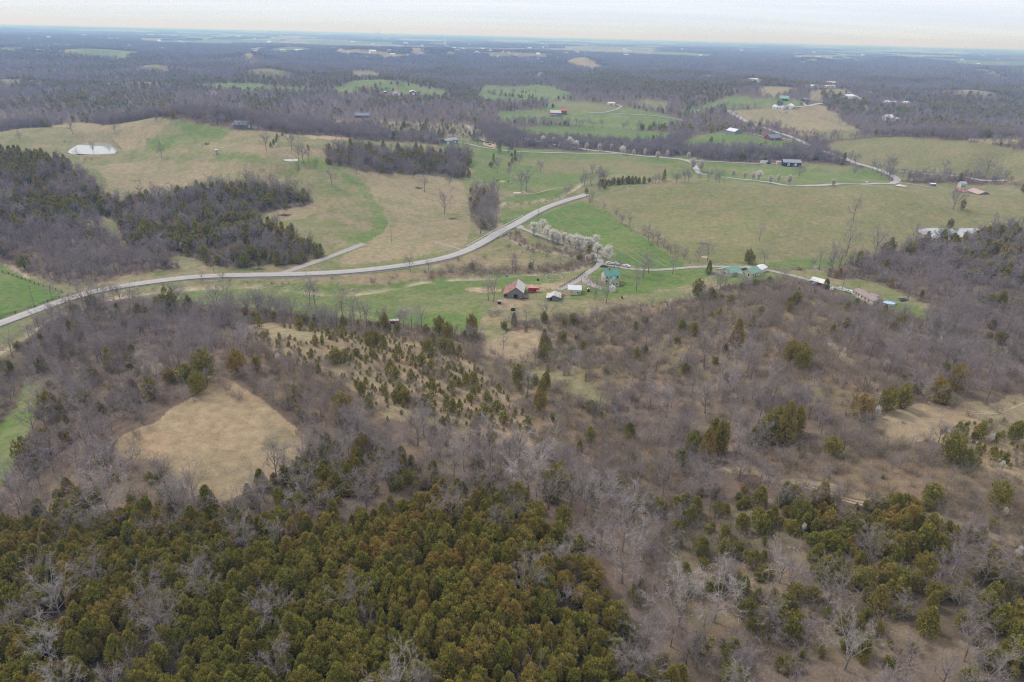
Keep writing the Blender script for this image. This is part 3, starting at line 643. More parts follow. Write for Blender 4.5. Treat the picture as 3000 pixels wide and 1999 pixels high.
def make_bare(seed, h=11.0, spread=1.0, lod=0, leader=.5):
    """a leafless hardwood: (trunk geometry, crown geometry)"""
    rs = np.random.default_rng(seed); tg, cg = Geo(), Geo()
    n1, n2, n3, n4 = [(8, 6, 5, 8), (8, 5, 5, 5), (6, 4, 0, 7)][lod]
    tw = [.030, .085, .16][lod]; mb = [1, 1.6, 2.6][lod]
    r0 = h * .0165; base = np.zeros(3); th = h * leader
    lean = rs.normal(size=2) * .04
    pts = [np.array([lean[0] * z + rs.normal() * .05 * h * .1, lean[1] * z + rs.normal() * .005 * h, z]) for z in np.linspace(0, th, 4)]; pts[0][:] = 0
    for i in range(3): tg.tube(pts[i], pts[i + 1], r0 * (1.25 if i == 0 else 1 - .2 * i) * (1.0), r0 * (.85 - .2 * i), 5 if lod < 2 else 3, .2)
    PP, DD, LL, TT = [], [], [], []
    for i in range(n1):
        f = .30 + .70 * (i + rs.random() * .7) / n1
        p = pts[0] + (pts[3] - pts[0]) * min(f, 1.0); a = i * 2.4 + rs.random() * 1.2
        el = R(28 + 50 * f * rs.uniform(.7, 1.15))
        d = np.array([math.cos(a) * math.cos(el), math.sin(a) * math.cos(el), math.sin(el)])
        ln = h * (.34 + .22 * rs.random()) * (spread if el < 1.0 else 1) * (1.15 - .25 * abs(f - .6))
        r1 = r0 * .44 * mb ** .5
        m = p + d * ln * .5; d2 = unit(d + np.array([0, 0, .25]) + rs.normal(size=3) * .16); e_ = m + d2 * ln * .5
        cg.tube(p, m, r1, r1 * .65, 4 if lod == 0 else 3, .25); cg.tube(m, e_, r1 * .65, r1 * .2, 3, .45)
        for j in range(n2):
            t_ = .25 + .75 * (j + rs.random()) / n2; q = p + (m - p) * min(1, t_ * 2) if t_ < .5 else m + (e_ - m) * (t_ - .5) * 2
            dd = unit(d2 * .8 + rs.normal(size=3) * .55 + np.array([0, 0, .22])); l2 = ln * .46 * (1.15 - .5 * t_) * rs.uniform(.7, 1.2)
            q2 = q + dd * l2
            cg.tube(q, q2, r1 * .30, r1 * .10, 3, .5)
            if n3:
                for k in range(n3):
                    t2 = .2 + .8 * (k + rs.random()) / n3; q3 = q + dd * l2 * t2
                    d3 = unit(dd * .8 + rs.normal(size=3) * .6 + np.array([0, 0, .15])); l3 = l2 * .5 * rs.uniform(.6, 1.2)
                    ribbons(cg, q3[None], d3[None], l3, tw * 1.7, .6, rs)
                    kk = n4; t3 = rs.random(kk)[:, None]
                    P_ = q3 + d3 * l3 * t3; D_ = unit(d3 * .8 + rs.normal(size=(kk, 3)) * .6)
                    ribbons(cg, P_, D_, l3 * rs.uniform(.5, 1.0, kk), tw, rs.uniform(.5, 1, kk), rs)
            else:
                t3 = rs.random(n4)[:, None]; P_ = q + dd * l2 * t3; D_ = unit(dd * .7 + rs.normal(size=(n4, 3)) * .7)
                ribbons(cg, P_, D_, l2 * rs.uniform(.5, 1.1, n4), tw, rs.uniform(.5, 1, n4), rs)
    return tg, cg
def make_cedar(seed, h=7.5, w=5.2, lod=0, kind=0):
    """red cedar: ovoid crown of upswept feathery sprays"""
    rs = np.random.default_rng(seed); tg, cg = Geo(), Geo()
    ns = [720, 200, 70][lod]; lf = [7, 5, 4][lod]; sz = [1, 1.75, 2.9][lod]
    tg.tube((0, 0, 0), (0, 0, h * .35), h * .028, h * .018, 5, 0); tg.tube((0, 0, h * .35), (0, 0, h * .9), h * .018, h * .004, 4, 0)
    lob = rs.uniform(0, 6.28, 5); la = rs.uniform(.05, .16, 5)
    if kind == 1: tufts = [(0, 0, 0, 1.0, .5)]
    else:
        nt_ = 9 if kind == 0 else 7; tufts = [(0, 0, .05, 1.0, .34)]
        for i in range(nt_):
            ta = i * 6.28 / nt_ + rs.uniform(-.3, .3); tr = rs.uniform(.20, .40) if kind == 0 else rs.uniform(.15, .32); tufts.append((math.cos(ta) * tr, math.sin(ta) * tr, rs.uniform(0, .1), rs.uniform(.60, .96) - .3 * (tr - .2), rs.uniform(.17, .28)))
    wt = np.array([t_[3] * t_[4] for t_ in tufts]); wi = rs.choice(len(tufts), ns, p=wt / wt.sum()); TF = np.array(tufts)[wi]
    z = rs.random(ns) ** .85; a = rs.uniform(0, 6.28, ns)
    prof = np.clip((1 - z) ** .62 * np.clip(z * 5 + .35, 0, 1), 0, 1)
    rr = w * TF[:, 4] * prof * rs.uniform(.5, 1.08, ns) ** .5
    zz0 = h * (TF[:, 2] + .04 + (TF[:, 3] - TF[:, 2] - .04) * z)
    P = np.stack([TF[:, 0] * w * (.55 + .45 * z) + np.cos(a) * rr, TF[:, 1] * w * (.55 + .45 * z) + np.sin(a) * rr, zz0 + rs.normal(size=ns) * .12], -1)
    oc = P * np.array([1, 1, 0]); out_ = unit(np.stack([np.cos(a), np.sin(a), np.zeros(ns)], -1) * .8 + oc / (w * .5))
    D = unit(out_ * (1.0 - .5 * z)[:, None] + np.array([0, 0, 1]) * (.45 + .9 * z)[:, None] + rs.normal(size=(ns, 3)) * .25)
    L_ = .62 * sz ** .8 * rs.uniform(.7, 1.35, ns)
    tone = rs.uniform(0, .55, ns)
    for k in range(lf):
        f = rs.uniform(0, .6, ns)[:, None]; Q = P + D * L_[:, None] * f
        D2_ = unit(D + rs.normal(size=(ns, 3)) * .5)
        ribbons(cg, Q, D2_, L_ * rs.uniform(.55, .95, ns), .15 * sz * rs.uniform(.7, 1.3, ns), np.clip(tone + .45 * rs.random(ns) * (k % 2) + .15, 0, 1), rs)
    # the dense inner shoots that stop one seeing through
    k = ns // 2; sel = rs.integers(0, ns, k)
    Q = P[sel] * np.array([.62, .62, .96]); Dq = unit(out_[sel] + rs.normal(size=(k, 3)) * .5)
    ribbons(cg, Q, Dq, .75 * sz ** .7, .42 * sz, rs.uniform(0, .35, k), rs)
    kk = ns // 5; zt = h * (.93 + .08 * rs.random(kk)); Dt = unit(rs.normal(size=(kk, 3)) * .35 + np.array([0, 0, 1]))
    for t_ in tufts[1:]:
        q_ = max(3, kk // 9); ribbons(cg, np.tile([t_[0] * w, t_[1] * w, h * t_[3] - .25], (q_, 1)) + rs.normal(size=(q_, 3)) * .12, unit(rs.normal(size=(q_, 3)) * .3 + np.array([t_[0], t_[1], 1])), .62 * sz, .11 * sz, rs.uniform(.4, 1, q_), rs)
    ribbons(cg, np.stack([rs.normal(size=kk) * w * .05, rs.normal(size=kk) * w * .05, zt - .25], -1), Dt, .5 * sz, .12 * sz, rs.uniform(.3, .9, kk), rs)
    return tg, cg
def make_brush(seed, h=2.6, lod=0):
    rs = np.random.default_rng(seed); g = Geo(); k = [34, 14][lod]; wd = [.03, .085][lod]
    for i in range(k):
        a = rs.uniform(0, 6.28); rr = abs(rs.normal()) * .55; p = np.array([math.cos(a) * rr, math.sin(a) * rr, 0]); el = R(rs.uniform(42, 85)); a += rs.normal() * .4
        d = np.array([math.cos(a) * math.cos(el), math.sin(a) * math.cos(el), math.sin(el)]); l_ = h * rs.uniform(.55, 1.1)
        ribbons(g, p[None], d[None], l_, wd * 1.6, .3, rs)
        m = [9, 7][lod]; t_ = rs.uniform(.15, .95, m)[:, None]; D_ = unit(d * .9 + rs.normal(size=(m, 3)) * .55)
        ribbons(g, p + d * l_ * t_, D_, l_ * rs.uniform(.2, .5, m), wd, rs.uniform(.2, 1, m), rs)
    return g
def make_pear(seed, h=9.0, w=7.4, blossom=1.0, lod=0):
    """ornamental pear in flower: egg of ascending limbs with blossom clusters along them"""
    rs = np.random.default_rng(seed); tg, cg, bg = Geo(), Geo(), Geo()
    tg.tube((0, 0, 0), (0, 0, h * .22), .19, .16, 6, .1); tg.tube((0, 0, h * .22), (0, 0, h * .6), .15, .07, 5, .2)
    n = 34
    for i in range(n):
        a = i * 2.4 + rs.random(); f = rs.random(); out_ = rs.uniform(.15, 1.0)
        b0 = np.array([0, 0, h * (.16 + .3 * f)]); zt = h * (.42 + .56 * math.sqrt(max(0, 1 - out_ ** 2.2))); e_ = np.array([math.cos(a) * out_ * w / 2, math.sin(a) * out_ * w / 2, zt * rs.uniform(.85, 1.03)])
        m = b0 + (e_ - b0) * .5 + np.array([math.cos(a), math.sin(a), -.3]) * .3
        cg.tube(b0, m, .06, .04, 3, .2); cg.tube(m, e_, .04, .012, 3, .3)
        k = 46 if lod == 0 else 18; t_ = rs.random(k) ** .7
        P = np.where(t_[:, None] < .5, b0 + (m - b0) * t_[:, None] * 2, m + (e_ - m) * (t_[:, None] - .5) * 2); P = P + rs.normal(size=(k, 3)) * .42
        P = P[P[:, 2] > h * .17]; k = len(P)
        ribbons(cg, P, unit(rs.normal(size=(k, 3)) + np.array([0, 0, .7])), .5, .035, rs.uniform(.2, .8, k), rs)
        q = P[rs.random(k) < blossom]; k = len(q)
        if k:
            for _ in range(3):
                D_ = unit(rs.normal(size=(k, 3))); ribbons(bg, q + rs.normal(size=(k, 3)) * .2, D_, rs.uniform(.3, .55, k), rs.uniform(.26, .42, k), rs.uniform(0, 1, k), rs)
    return tg, cg, bg

BARE0 = [make_bare(100 + i, h=[11, 12, 10, 13, 11, 9][i], spread=[1, 1.2, 1.3, .8, 1.1, 1.4][i], leader=[.55, .45, .35, .65, .5, .35][i]) for i in range(6)]
BARE1 = [make_bare(140 + i, h=[11, 12, 10, 13][i], spread=[1, 1.2, 1.3, .8][i], leader=[.55, .45, .38, .62][i], lod=1) for i in range(4)]
BARE2 = [make_bare(160 + i, h=[11, 12, 13][i], spread=[1, 1.2, .9][i], lod=2) for i in range(3)]
CED0 = [make_cedar(200 + i, h=[7.0, 7.8, 6.4, 8.6, 6.2, 7.8][i], w=[7.8, 7.0, 8.0, 5.8, 7.6, 5.8][i], kind=[0, 2, 0, 1, 0, 2][i]) for i in range(6)]
CED1 = [make_cedar(240 + i, h=[7.2, 8.2, 7.4][i], w=[6.2, 5.0, 5.6][i], kind=i, lod=1) for i in range(3)]
CED2 = [make_cedar(260 + i, h=[7.2, 7.6][i], w=[6.6, 6.0][i], kind=[0, 2][i], lod=2) for i in range(2)]
BR0 = [make_brush(300 + i, [2.6, 3.2, 2.2, 3.6, 2.0][i]) for i in range(5)]
BR1 = [make_brush(320 + i, [2.6, 3.3, 2.2][i], 1) for i in range(3)]

def whole(name, lst, mt, mc): return [gmesh(name, [(t_, mt), (c_, mc)]) for t_, c_ in lst]
PROTO = {
 'bare0': whole('bare_tree_mesh', BARE0, M_BARK, M_TWIG), 'bare1': whole('bare_tree_mesh', BARE1, M_BARK, M_TWIG), 'bare2': whole('bare_tree_mesh', BARE2, M_BARK, M_TWIG),
 'ced0': whole('cedar_mesh', CED0, M_CTR, M_CED), 'ced1': whole('cedar_mesh', CED1, M_CTR, M_CED), 'ced2': whole('cedar_mesh', CED2, M_CTR, M_CED),
 'br0': [gmesh('thicket_mesh', [(g, M_BRUSH)]) for g in BR0], 'br1': [gmesh('thicket_mesh', [(g, M_BRUSH)]) for g in BR1],
}
# groves of low-detail trees for woods several kilometres off
def grove(seed, size, n, hh, wide):
    rs = np.random.default_rng(seed); parts = {}
    gt, gc = Geo(), Geo()
    for i in range(n):
        x, y = rs.uniform(-size / 2, size / 2, 2); h = hh * rs.uniform(.7, 1.2); wd = h * wide * rs.uniform(.8, 1.2)
        k = 9; a = rs.uniform(0, 6.28, k); u = rs.uniform(.2, 1, k)
        P = np.stack([x + np.cos(a) * wd * .25 * u, y + np.sin(a) * wd * .25 * u, h * rs.uniform(.1, .55, k)], -1)
        D = unit(np.stack([np.cos(a) * .5, np.sin(a) * .5, np.ones(k)], -1) + rs.normal(size=(k, 3)) * .3)
        g = gc if rs.random() > .16 else gt
        ribbons(g, P, D, h * .5 * rs.uniform(.7, 1.2, k), wd * .26, rs.uniform(.2, .9, k), rs)
    return gmesh('grove_mesh', [(gt, M_CED), (gc, M_TWIG)])
PROTO['grove'] = [grove(400 + i, 46, 30, 12, .8) for i in range(4)]
PROTO['bigrove'] = [grove(420 + i, 150, 60, 15, 1.5) for i in range(4)]

def stuff(name, key, pts, label):
    """pts (n,7): x y z scale rot variant tone -> ONE object that stands its plants on points"""
    if len(pts) == 0: return
    pts = np.asarray(pts); me = bpy.data.meshes.new(name); me.vertices.add(len(pts)); me.vertices.foreach_set('co', pts[:, :3].astype(np.float32).ravel())
    for nm, tp, col in (('sz', 'FLOAT', 3), ('rz', 'FLOAT', 4), ('tone', 'FLOAT', 6)):
        a = me.attributes.new(nm, tp, 'POINT'); a.data.foreach_set('value', pts[:, col].astype(np.float32))
    a = me.attributes.new('var', 'INT', 'POINT'); a.data.foreach_set('value', (pts[:, 5].astype(np.int32) % len(PROTO[key])))
    pc = bpy.data.collections.new(key + '_kinds')
    for i, m in enumerate(PROTO[key]): pc.objects.link(bpy.data.objects.new('%s_kind_%02d' % (key, i), m))
    o = link(name, me, label=label, category=name.replace('_', ' '), kind='stuff')
    g = bpy.data.node_groups.new(name + '_nodes', 'GeometryNodeTree')
    g.interface.new_socket('Geometry', in_out='INPUT', socket_type='NodeSocketGeometry'); g.interface.new_socket('Geometry', in_out='OUTPUT', socket_type='NodeSocketGeometry')
    nd = g.nodes.new; lk = g.links.new
    gi, go = nd('NodeGroupInput'), nd('NodeGroupOutput'); ip = nd('GeometryNodeInstanceOnPoints'); ci = nd('GeometryNodeCollectionInfo')
    ci.inputs[0].default_value = pc; ci.inputs['Separate Children'].default_value = True; ci.inputs['Reset Children'].default_value = True
    ip.inputs['Pick Instance'].default_value = True
    def na(nm, tp):
        x = nd('GeometryNodeInputNamedAttribute'); x.data_type = tp; x.inputs[0].default_value = nm; return x
    v_, s_, r_ = na('var', 'INT'), na('sz', 'FLOAT'), na('rz', 'FLOAT')
    cx = nd('ShaderNodeCombineXYZ'); lk(r_.outputs[0], cx.inputs[2])
    e2 = nd('FunctionNodeEulerToRotation'); lk(cx.outputs[0], e2.inputs[0])
    lk(gi.outputs[0], ip.inputs['Points']); lk(ci.outputs[0], ip.inputs['Instance']); lk(v_.outputs[0], ip.inputs['Instance Index'])
    lk(e2.outputs[0], ip.inputs['Rotation']); lk(s_.outputs[0], ip.inputs['Scale']); lk(ip.outputs[0], go.inputs[0])
    md = o.modifiers.new('plants', 'NODES'); md.node_group = g
    return o

# roads keep trees off them
ROADS = {
 'road': (5.7, cv('G', [(-150,300),(0,240),(230,150),(450,70)]) + cv('D', [(560,1098),(700,1062),(850,1035),(1050,1005),(1300,975),(1500,966),(1800,960),(2050,958),(2353,940)]) +
          cv('E', [(150,928),(300,915),(500,885),(700,850),(850,800),(1000,722),(1100,665),(1200,610),(1320,540),(1420,490),(1550,450),(1640,425),(1690,404)])),
 'ridge_road': (5.5, cv('C', [(560,880),(640,915),(700,930),(800,970),(900,1020)]) + cv('F', [(1000,110),(1100,150),(1200,190),(1300,215),(1400,250),(1465,280),(1485,305),(1440,328),(1300,330),(1000,338),(720,342),(640,325),(500,305),(330,288),(140,265),(100,240),(70,180),(0,160)]) + cv('B', [(2353,1100),(2000,1070),(1700,1035),(1500,1005),(1450,995)])),
 'pear_driveway': (4.0, cv('E', [(1205,622),(1290,650),(1350,680),(1500,730),(1700,790),(1775,828),(1800,850),(1790,880),(1730,920),(1660,975),(1600,1010),(1530,1050),(1500,1058)])),
 'house_driveway': (3.6, cv('E', [(1790,880),(1850,895),(1980,912),(2100,925),(2353,908)]) + cv('F', [(150,900),(300,896),(430,902),(600,925),(800,970),(1000,1030),(1130,1066)])),
 'farmyard_loop': (5.0, cv('E', [(1670,965),(1690,1010),(1710,1035),(1760,1050),(1810,1052)])),
 'gravel_spur': (4.5, cv('D', [(1930,950),(2050,910),(2200,860),(2353,800)]) + cv('E', [(80,772),(155,742)])),
 'barn_driveway': (4.0, cv('B', [(810,985),(860,990),(950,1015),(1060,1030),(1170,1045),(1400,1055),(1600,1058),(1900,1062)])),
 'hill_driveway': (4.0, cv('B', [(1900,722),(1935,735),(1890,760),(1800,780),(1710,780),(2000,790),(2150,800),(2280,815),(2380,840)])),
 'wood_track': (4.0, cv('B', [(868,868),(890,890),(900,920),(950,950),(985,978)])),
 'curving_road': (6.5, cv('C', [(760,742),(860,735),(960,715)])),
 'hillside_road': (6.5, cv('C', [(490,890),(500,862),(430,835),(350,790),(312,762)])),
 'farm_lane': (4.0, cv('F', [(0,162),(200,175),(400,185),(600,188),(700,195)])),
 'field_lane': (3.5, cv('F', [(1480,240),(1700,262),(1950,282),(2240,305)])),
 'brow_lane': (4.0, cv('F', [(1490,318),(1560,330),(1640,340),(1765,361)])),
 'house_lane': (4.0, cv('C', [(360,915),(450,925),(600,950),(760,965)])),
 'far_lane': (7.0, cv('C', [(1120,630),(1160,645),(1200,665),(1225,688)])),
 'yard_lane': (5.0, cv('C', [(812,697),(830,715),(850,732)])),
}
RW = {k: [hit(x, y) for x, y in v[1]] for k, v in ROADS.items()}
BUILT = []   # circles (x, y, r) kept free of plants, filled from the building positions
for k_, pts_, r_ in [('E',[(1180,1090)],14),('E',[(1440,1095)],10),('E',[(1600,1060)],13),('E',[(1850,1000)],17),('E',[(1320,1052)],8),('E',[(1210,398)],8),('E',[(1465,965)],10),
                     ('F',[(320,940)],20),('F',[(470,945)],16),('F',[(545,925)],12),('F',[(955,1005)],12),('F',[(1260,1100)],20),('F',[(1410,1145)],13),('F',[(1145,1065)],6),('F',[(1520,1115)],7),
                     ('F',[(755,190)],22),('F',[(1960,365)],25),('B',[(770,975)],22),('B',[(1310,985)],22),('A',[(1670,870)],20),('B',[(150,805)],28),('C',[(640,960)],22),('C',[(320,915)],22),
                     ('C',[(700,745)],40),('C',[(640,752)],30),('C',[(1450,825)],32),('C',[(740,700)],30),('C',[(850,700)],25),('B',[(1480,795)],25),('B',[(1530,770)],20),('B',[(1870,720)],25),('B',[(375,655)],28),('B',[(495,645)],28),
                     ('C',[(1150,675)],30),('C',[(930,600)],40),('C',[(1010,590)],50),('C',[(480,552)],30),('C',[(1540,715)],30),('C',[(1440,712)],30),('A',[(1460,650)],25)]:
    x, y = cv(k_, pts_)[0]; X, Y, Z = hit(x, y); BUILT.append((X, Y, r_))
def clearance(X, Y):
    ok = np.ones(X.shape, bool)
    for k, ptsw in RW.items():
        P_ = [(a, b_) for a, b_, c_ in ptsw]; xs = [p[0] for p in P_]; ys = [p[1] for p in P_]; wd = ROADS[k][0] * .5 + 2.2
        m = (X > min(xs) - 20) & (X < max(xs) + 20) & (Y > min(ys) - 20) & (Y < max(ys) + 20)
        if m.any():
            dd = seg_dist(X[m], Y[m], P_); o_ = ok[m]; o_[dd < wd] = False; ok[m] = o_
    for nm_, q_, lev, lb_ in PONDW:
        qq = np.array(q_); ok &= ~pip(X, Y, qq.mean(0) + (qq - qq.mean(0)) * 1.06)
    for a, b_, r_ in BUILT: ok &= np.hypot(X - a, Y - b_) > r_
    return ok

def scatter(cell, d0, d1, azm, seed):
    rs = np.random.default_rng(seed); ymax = d1; xm = d1 * math.sin(azm) if azm < 1.57 else d1
    nx = int(2 * xm / cell) + 1; ny = int((ymax - (-30 if d0 < 50 else 0)) / cell) + 1
    gx, gy = np.meshgrid(np.arange(nx), np.arange(ny)); y0 = -30 if d0 < 50 else 0
    X = -xm + (gx + rs.uniform(0.05, .95, gx.shape)) * cell; Y = y0 + (gy + rs.uniform(.05, .95, gy.shape)) * cell
    X, Y = X.ravel(), Y.ravel(); d = np.hypot(X, Y); m = (d >= d0) & (d < d1) & (np.abs(np.arctan2(X, Y)) < azm)
    return X[m], Y[m], d[m], rs
def plant(cell, d0, d1, azm, seed, sub=1):
    X, Y, d, rs = scatter(cell, d0, d1, azm, seed)
    C = cover(X, Y); C1 = cover(X + rs.normal(size=len(X)) * min(7, cell * 2.6), Y + rs.normal(size=len(X)) * min(7, cell * 2.6))
    WS = [ID[q] for q in ('wood', 'bare', 'mixed', 'cedar', 'cedmix', 'brush', 'thin', 'opence', 'farwood', 'farpine')]; both = np.isin(C, WS) & np.isin(C1, WS); C = np.where(both, C1, C)
    C = np.where(np.isin(C, [ID['hay'], ID['track']]) & np.isin(C1, WS) & (rs.random(len(X)) < .45), ID['brush'], C)
    T = TAB[C]; a = cell * cell
    cl = np.where(C == ID['cedar'], 1.0, .35 + 1.3 * fbm(X / 17, Y / 17, 77, 2))                       # clumps
    cl2 = .35 + 1.3 * fbm(X / 13, Y / 13, 88, 2)
    pc, pb, pr, py = T[:, 7] * a * cl, T[:, 8] * a * (2 - cl) , T[:, 9] * a * cl2, T[:, 10] * a * cl
    tot = pc + pb + pr + py; sc = np.where(tot > .97, .97 / np.maximum(tot, 1e-6), 1); u = rs.random(len(X)) / np.maximum(sc, 1e-6)
    k = np.full(len(X), -1); k[u < tot] = 3; k[u < pc + pb + pr] = 2; k[u < pc + pb] = 1; k[u < pc] = 0
    m = (k >= 0)
    X, Y, d, k, C = X[m], Y[m], d[m], k[m], C[m]
    m = clearance(X, Y); X, Y, d, k, C = X[m], Y[m], d[m], k[m], C[m]
    Z = Hat(X, Y) - .06; r = rs.random((len(X), 4))
    tonf = np.clip(fbm(X / 30, Y / 30, 99, 2) * 1.6 - .35, 0, 1)
    sz = np.where(k == 0, .38 + .52 * r[:, 0] ** 1.7, np.where(k == 1, .62 + .5 * r[:, 0] ** 1.5, np.where(k == 2, .70 + .95 * r[:, 0], np.where(r[:, 0] > .88, .46, .16) + .30 * r[:, 0] * r[:, 1])))
    isb = np.isin(C, [ID['brush'], ID['thin'], ID['young'], ID['opence'], ID['track']])
    sz = np.where(isb & (k == 1), sz * .62, sz); sz = np.where((d > 380) & (k == 0), sz * 1.45, sz); sz = np.where((C == ID['cedar']) & (k == 0) & (d <= 380), sz * .90, sz)
    sz = np.where((C == ID['opence']) & (k == 0), sz * .9, sz)
    tone = np.where(k == 0, np.clip((r[:, 3] ** 1.5) * (.28 + tonf * .75), 0, 1), np.where(k == 1, np.where(r[:, 3] > .90, .4 + .5 * r[:, 1], .25 * r[:, 3]), np.where(k == 2, np.where(r[:, 3] > .8, .7, .2 * r[:, 3]), .45 * r[:, 3])))
    tone = np.where((k == 0) & isb, tone * .55, tone)
    return np.stack([X, Y, Z, sz, r[:, 1] * 6.28, (r[:, 2] * 997).astype(int), tone], -1), k, d, C
# ------------------------------------------------------------------ individual plants and the woods
GRP = {'cedar_tree': 'red cedars standing in the foreground', 'bare_tree': 'leafless hardwoods in the woods', 'thicket_shrub': 'bare shrubs of the thickets', 'cedar_sapling': 'young cedars scattered over open ground'}
IND = {}
def indiv_protos():
    for k, lst, mt, mc, nm in (('cedar_tree', CED0, M_CTR, M_CED, 'cedar'), ('bare_tree', BARE0, M_BARK, M_TWIG, 'bare')):
        IND[k] = [(gmesh(nm + '_trunk_mesh', [(a, mt)]), gmesh(nm + '_crown_mesh', [(b_, mc)])) for a, b_ in lst]
    IND['thicket_shrub'] = [(None, m) for m in PROTO['br0']]
    IND['cedar_sapling'] = [(None, m) for m in PROTO['ced1']]
    IND['cedar_far'] = [(gmesh('cedar_trunk_mesh', [(a, M_CTR)]), gmesh('cedar_crown_mesh', [(b_, M_CED)])) for a, b_ in CED1]
    IND['bare_far'] = [(gmesh('bare_trunk_mesh', [(a, M_BARK)]), gmesh('bare_crown_mesh', [(b_, M_TWIG)])) for a, b_ in BARE1]
    prs = [make_pear(500 + i, [9.5, 8.6, 10.2][i], [7.8, 6.8, 8.4][i]) for i in range(3)]
    IND['pear_tree'] = [(gmesh('pear_trunk_mesh', [(a, M_BARK)]), gmesh('pear_crown_mesh', [(b_, M_TWIG), (c_, M_BLOS)])) for a, b_, c_ in prs]
    prs = [make_pear(520 + i, [8, 7.2][i], [4.6, 3.8][i], .55) for i in range(2)]
    IND['pear_bud'] = [(gmesh('pear_trunk_mesh', [(a, M_BARK)]), gmesh('pear_crown_mesh', [(b_, M_TWIG), (c_, M_BLOS)])) for a, b_, c_ in prs]
    prs = [make_pear(540, 10, 9, .8)]
    IND['willow_tree'] = [(gmesh('willow_trunk_mesh', [(a, M_BARK)]), gmesh('willow_crown_mesh', [(b_, M_TWIG), (c_, M_WILL)])) for a, b_, c_ in prs]
indiv_protos()
def tree(name, X, Y, Z, sz, rz, var, tone, label, cat, group=None, kind=None, sxy=1.0):
    tr, cw = IND[kind or name][int(var) % len(IND[kind or name])]
    if tr is None:
        o = link(name, cw, loc=(X, Y, Z), rz=rz, label=label, category=cat)
        o.scale = (sz * sxy, sz * sxy, sz)
    else:
        o = link(name, None, loc=(X, Y, Z), rz=rz, label=label, category=cat); o.scale = (sz * sxy, sz * sxy, sz); o.empty_display_size = .5
        a = link('trunk', tr, o); b_ = link('crown', cw, o); a['tone'] = float(tone); b_['tone'] = float(tone)
    o['tone'] = float(tone)
    if group: o['group'] = group
    return o
LMK = [(480,1010,'tan hayfield'),(340,830,'small tan clearing'),(470,870,'hayfield neck'),(20,1040,'green strip at the left edge'),(560,1140,'foot of the hayfield'),(690,1010,'right corner of the hayfield'),(640,770,'tan slope under the hedgerow'),(388,710,'big dark creek cedar'),(180,790,'creek bend above the left woods'),
 (740,735,'cedar hedgerow'),(905,750,'red and white feeder'),(1021,800,'round cedar bush'),(1028,775,'paired hedgerow cedars'),(1180,740,'pointed cedar below the barn'),(1253,720,'round thicket tree'),(1250,790,'hollow cedar column'),(1190,870,'solitary round hollow cedar'),(1245,920,'stack of three cedars'),(1412,925,'little pointed hollow cedar'),
 (900,870,'middle of the young cedar slope'),(980,930,'lower young cedar slope'),(1100,1000,'foot of the young cedar slope'),(800,800,'top of the young cedar slope'),(790,940,'bronze cedar right of the hayfield'),(1602,670,'lone round cedar on the knoll'),(1690,770,'big bronze cone cedar'),(1830,840,'knoll cedar pair'),(1790,990,'tall right-hand cedar cluster'),(1630,1040,'central cedar cluster'),
 (1272,1130,'solitary cedar below the centre'),(1215,1110,'bleached forked dead tree'),(1550,930,'wide violet-grey trees'),(1320,840,'white twisted hollow tree'),(1370,720,'bank below the farmhouse'),(1920,830,'upper winding grass track'),(2040,930,'cedar pair at the open tan slope'),(2150,910,'rusty cedars by the open tan slope'),(2180,950,'open tan slope'),(2280,1010,'dotted tan slope at the right edge'),(1975,950,'brown drying cedar'),
 (1800,1100,'lower grass track'),(2060,1160,'lower grass track bend'),(2290,1150,'wide olive cedar'),(1440,1240,'hardwood draw'),(1640,1400,'huge pale sycamore'),(1560,1430,'pale trees of the draw'),(1790,1320,'pale bushy tree of the lower slope'),(1940,1520,'pale spreading lower tree'),(1500,1180,'head of the lower right cedars'),(1700,1220,'opening in the lower right cedars'),(1950,1230,'lower right cedar stand'),(2200,1300,'right-edge cedar stand'),(2200,1480,'lower right corner'),
 (120,1500,'white-stemmed lower left tree'),(145,1410,'slim white left tree'),(100,1250,'left end of the cedar wood'),(350,1230,'upper edge of the cedar wood'),(600,1230,'cedar wood edge below the hayfield'),(760,1100,'cedar knob right of the hayfield'),(950,1190,'peak of the cedar wood'),(1180,1220,'right shoulder of the cedar wood'),(1350,1370,'right edge of the cedar wood'),(450,1380,'left middle of the cedar wood'),(750,1350,'middle of the cedar wood'),(1050,1360,'right middle of the cedar wood'),
 (330,1530,'bottom left gap with bare trees'),(650,1520,'bottom edge left of centre'),(950,1520,'bottom edge at the centre'),(1250,1520,'bottom edge right of centre'),(1700,650,'green-roofed houses'),(1990,700,'long mobile home'),(1170,690,'old barn'),(1400,670,'farmhouse'),(1350,580,'pear row'),(600,600,'left wooded hill'),(200,560,'left wood'),(2150,640,'wood right of the mobile home'),(2250,560,'farm pond'),(900,360,'hill copse'),(1130,480,'creek wood'),(1600,400,'field brow'),(2200,780,'thickets below the mobile home'),(2100,1050,'thickets below the open tan slope'),(1250,1050,'grey thicket of the centre'),(1000,1080,'hardwoods right of the hayfield'),(240,1100,'hardwoods left of the hayfield foot'),(1450,780,'knoll slope below the farmhouse'),(1950,740,'knoll brow below the mobile home')]
LMA = np.array([(a, b_) for a, b_, _ in LMK], float)
def where(x, y):
    x, y = x / 1.275, y / 1.275; dx, dy = x - LMA[:, 0], (y - LMA[:, 1]) * 1.2; i = int(np.argmin(dx * dx + dy * dy)); dx, dy = dx[i], dy[i]; r = math.hypot(dx, dy)
    if r < 16: return 'right by the ' + LMK[i][2].rstrip(',')
    w_ = ['right of', 'below and right of', 'below', 'below and left of', 'left of', 'above and left of', 'above', 'above and right of'][int(((math.degrees(math.atan2(dy, dx)) + 382.5) % 360) // 45)]
    return ('just ' if r < 45 else '' if r < 85 else 'well ') + w_ + ' the ' + LMK[i][2].rstrip(',')
import re as _re
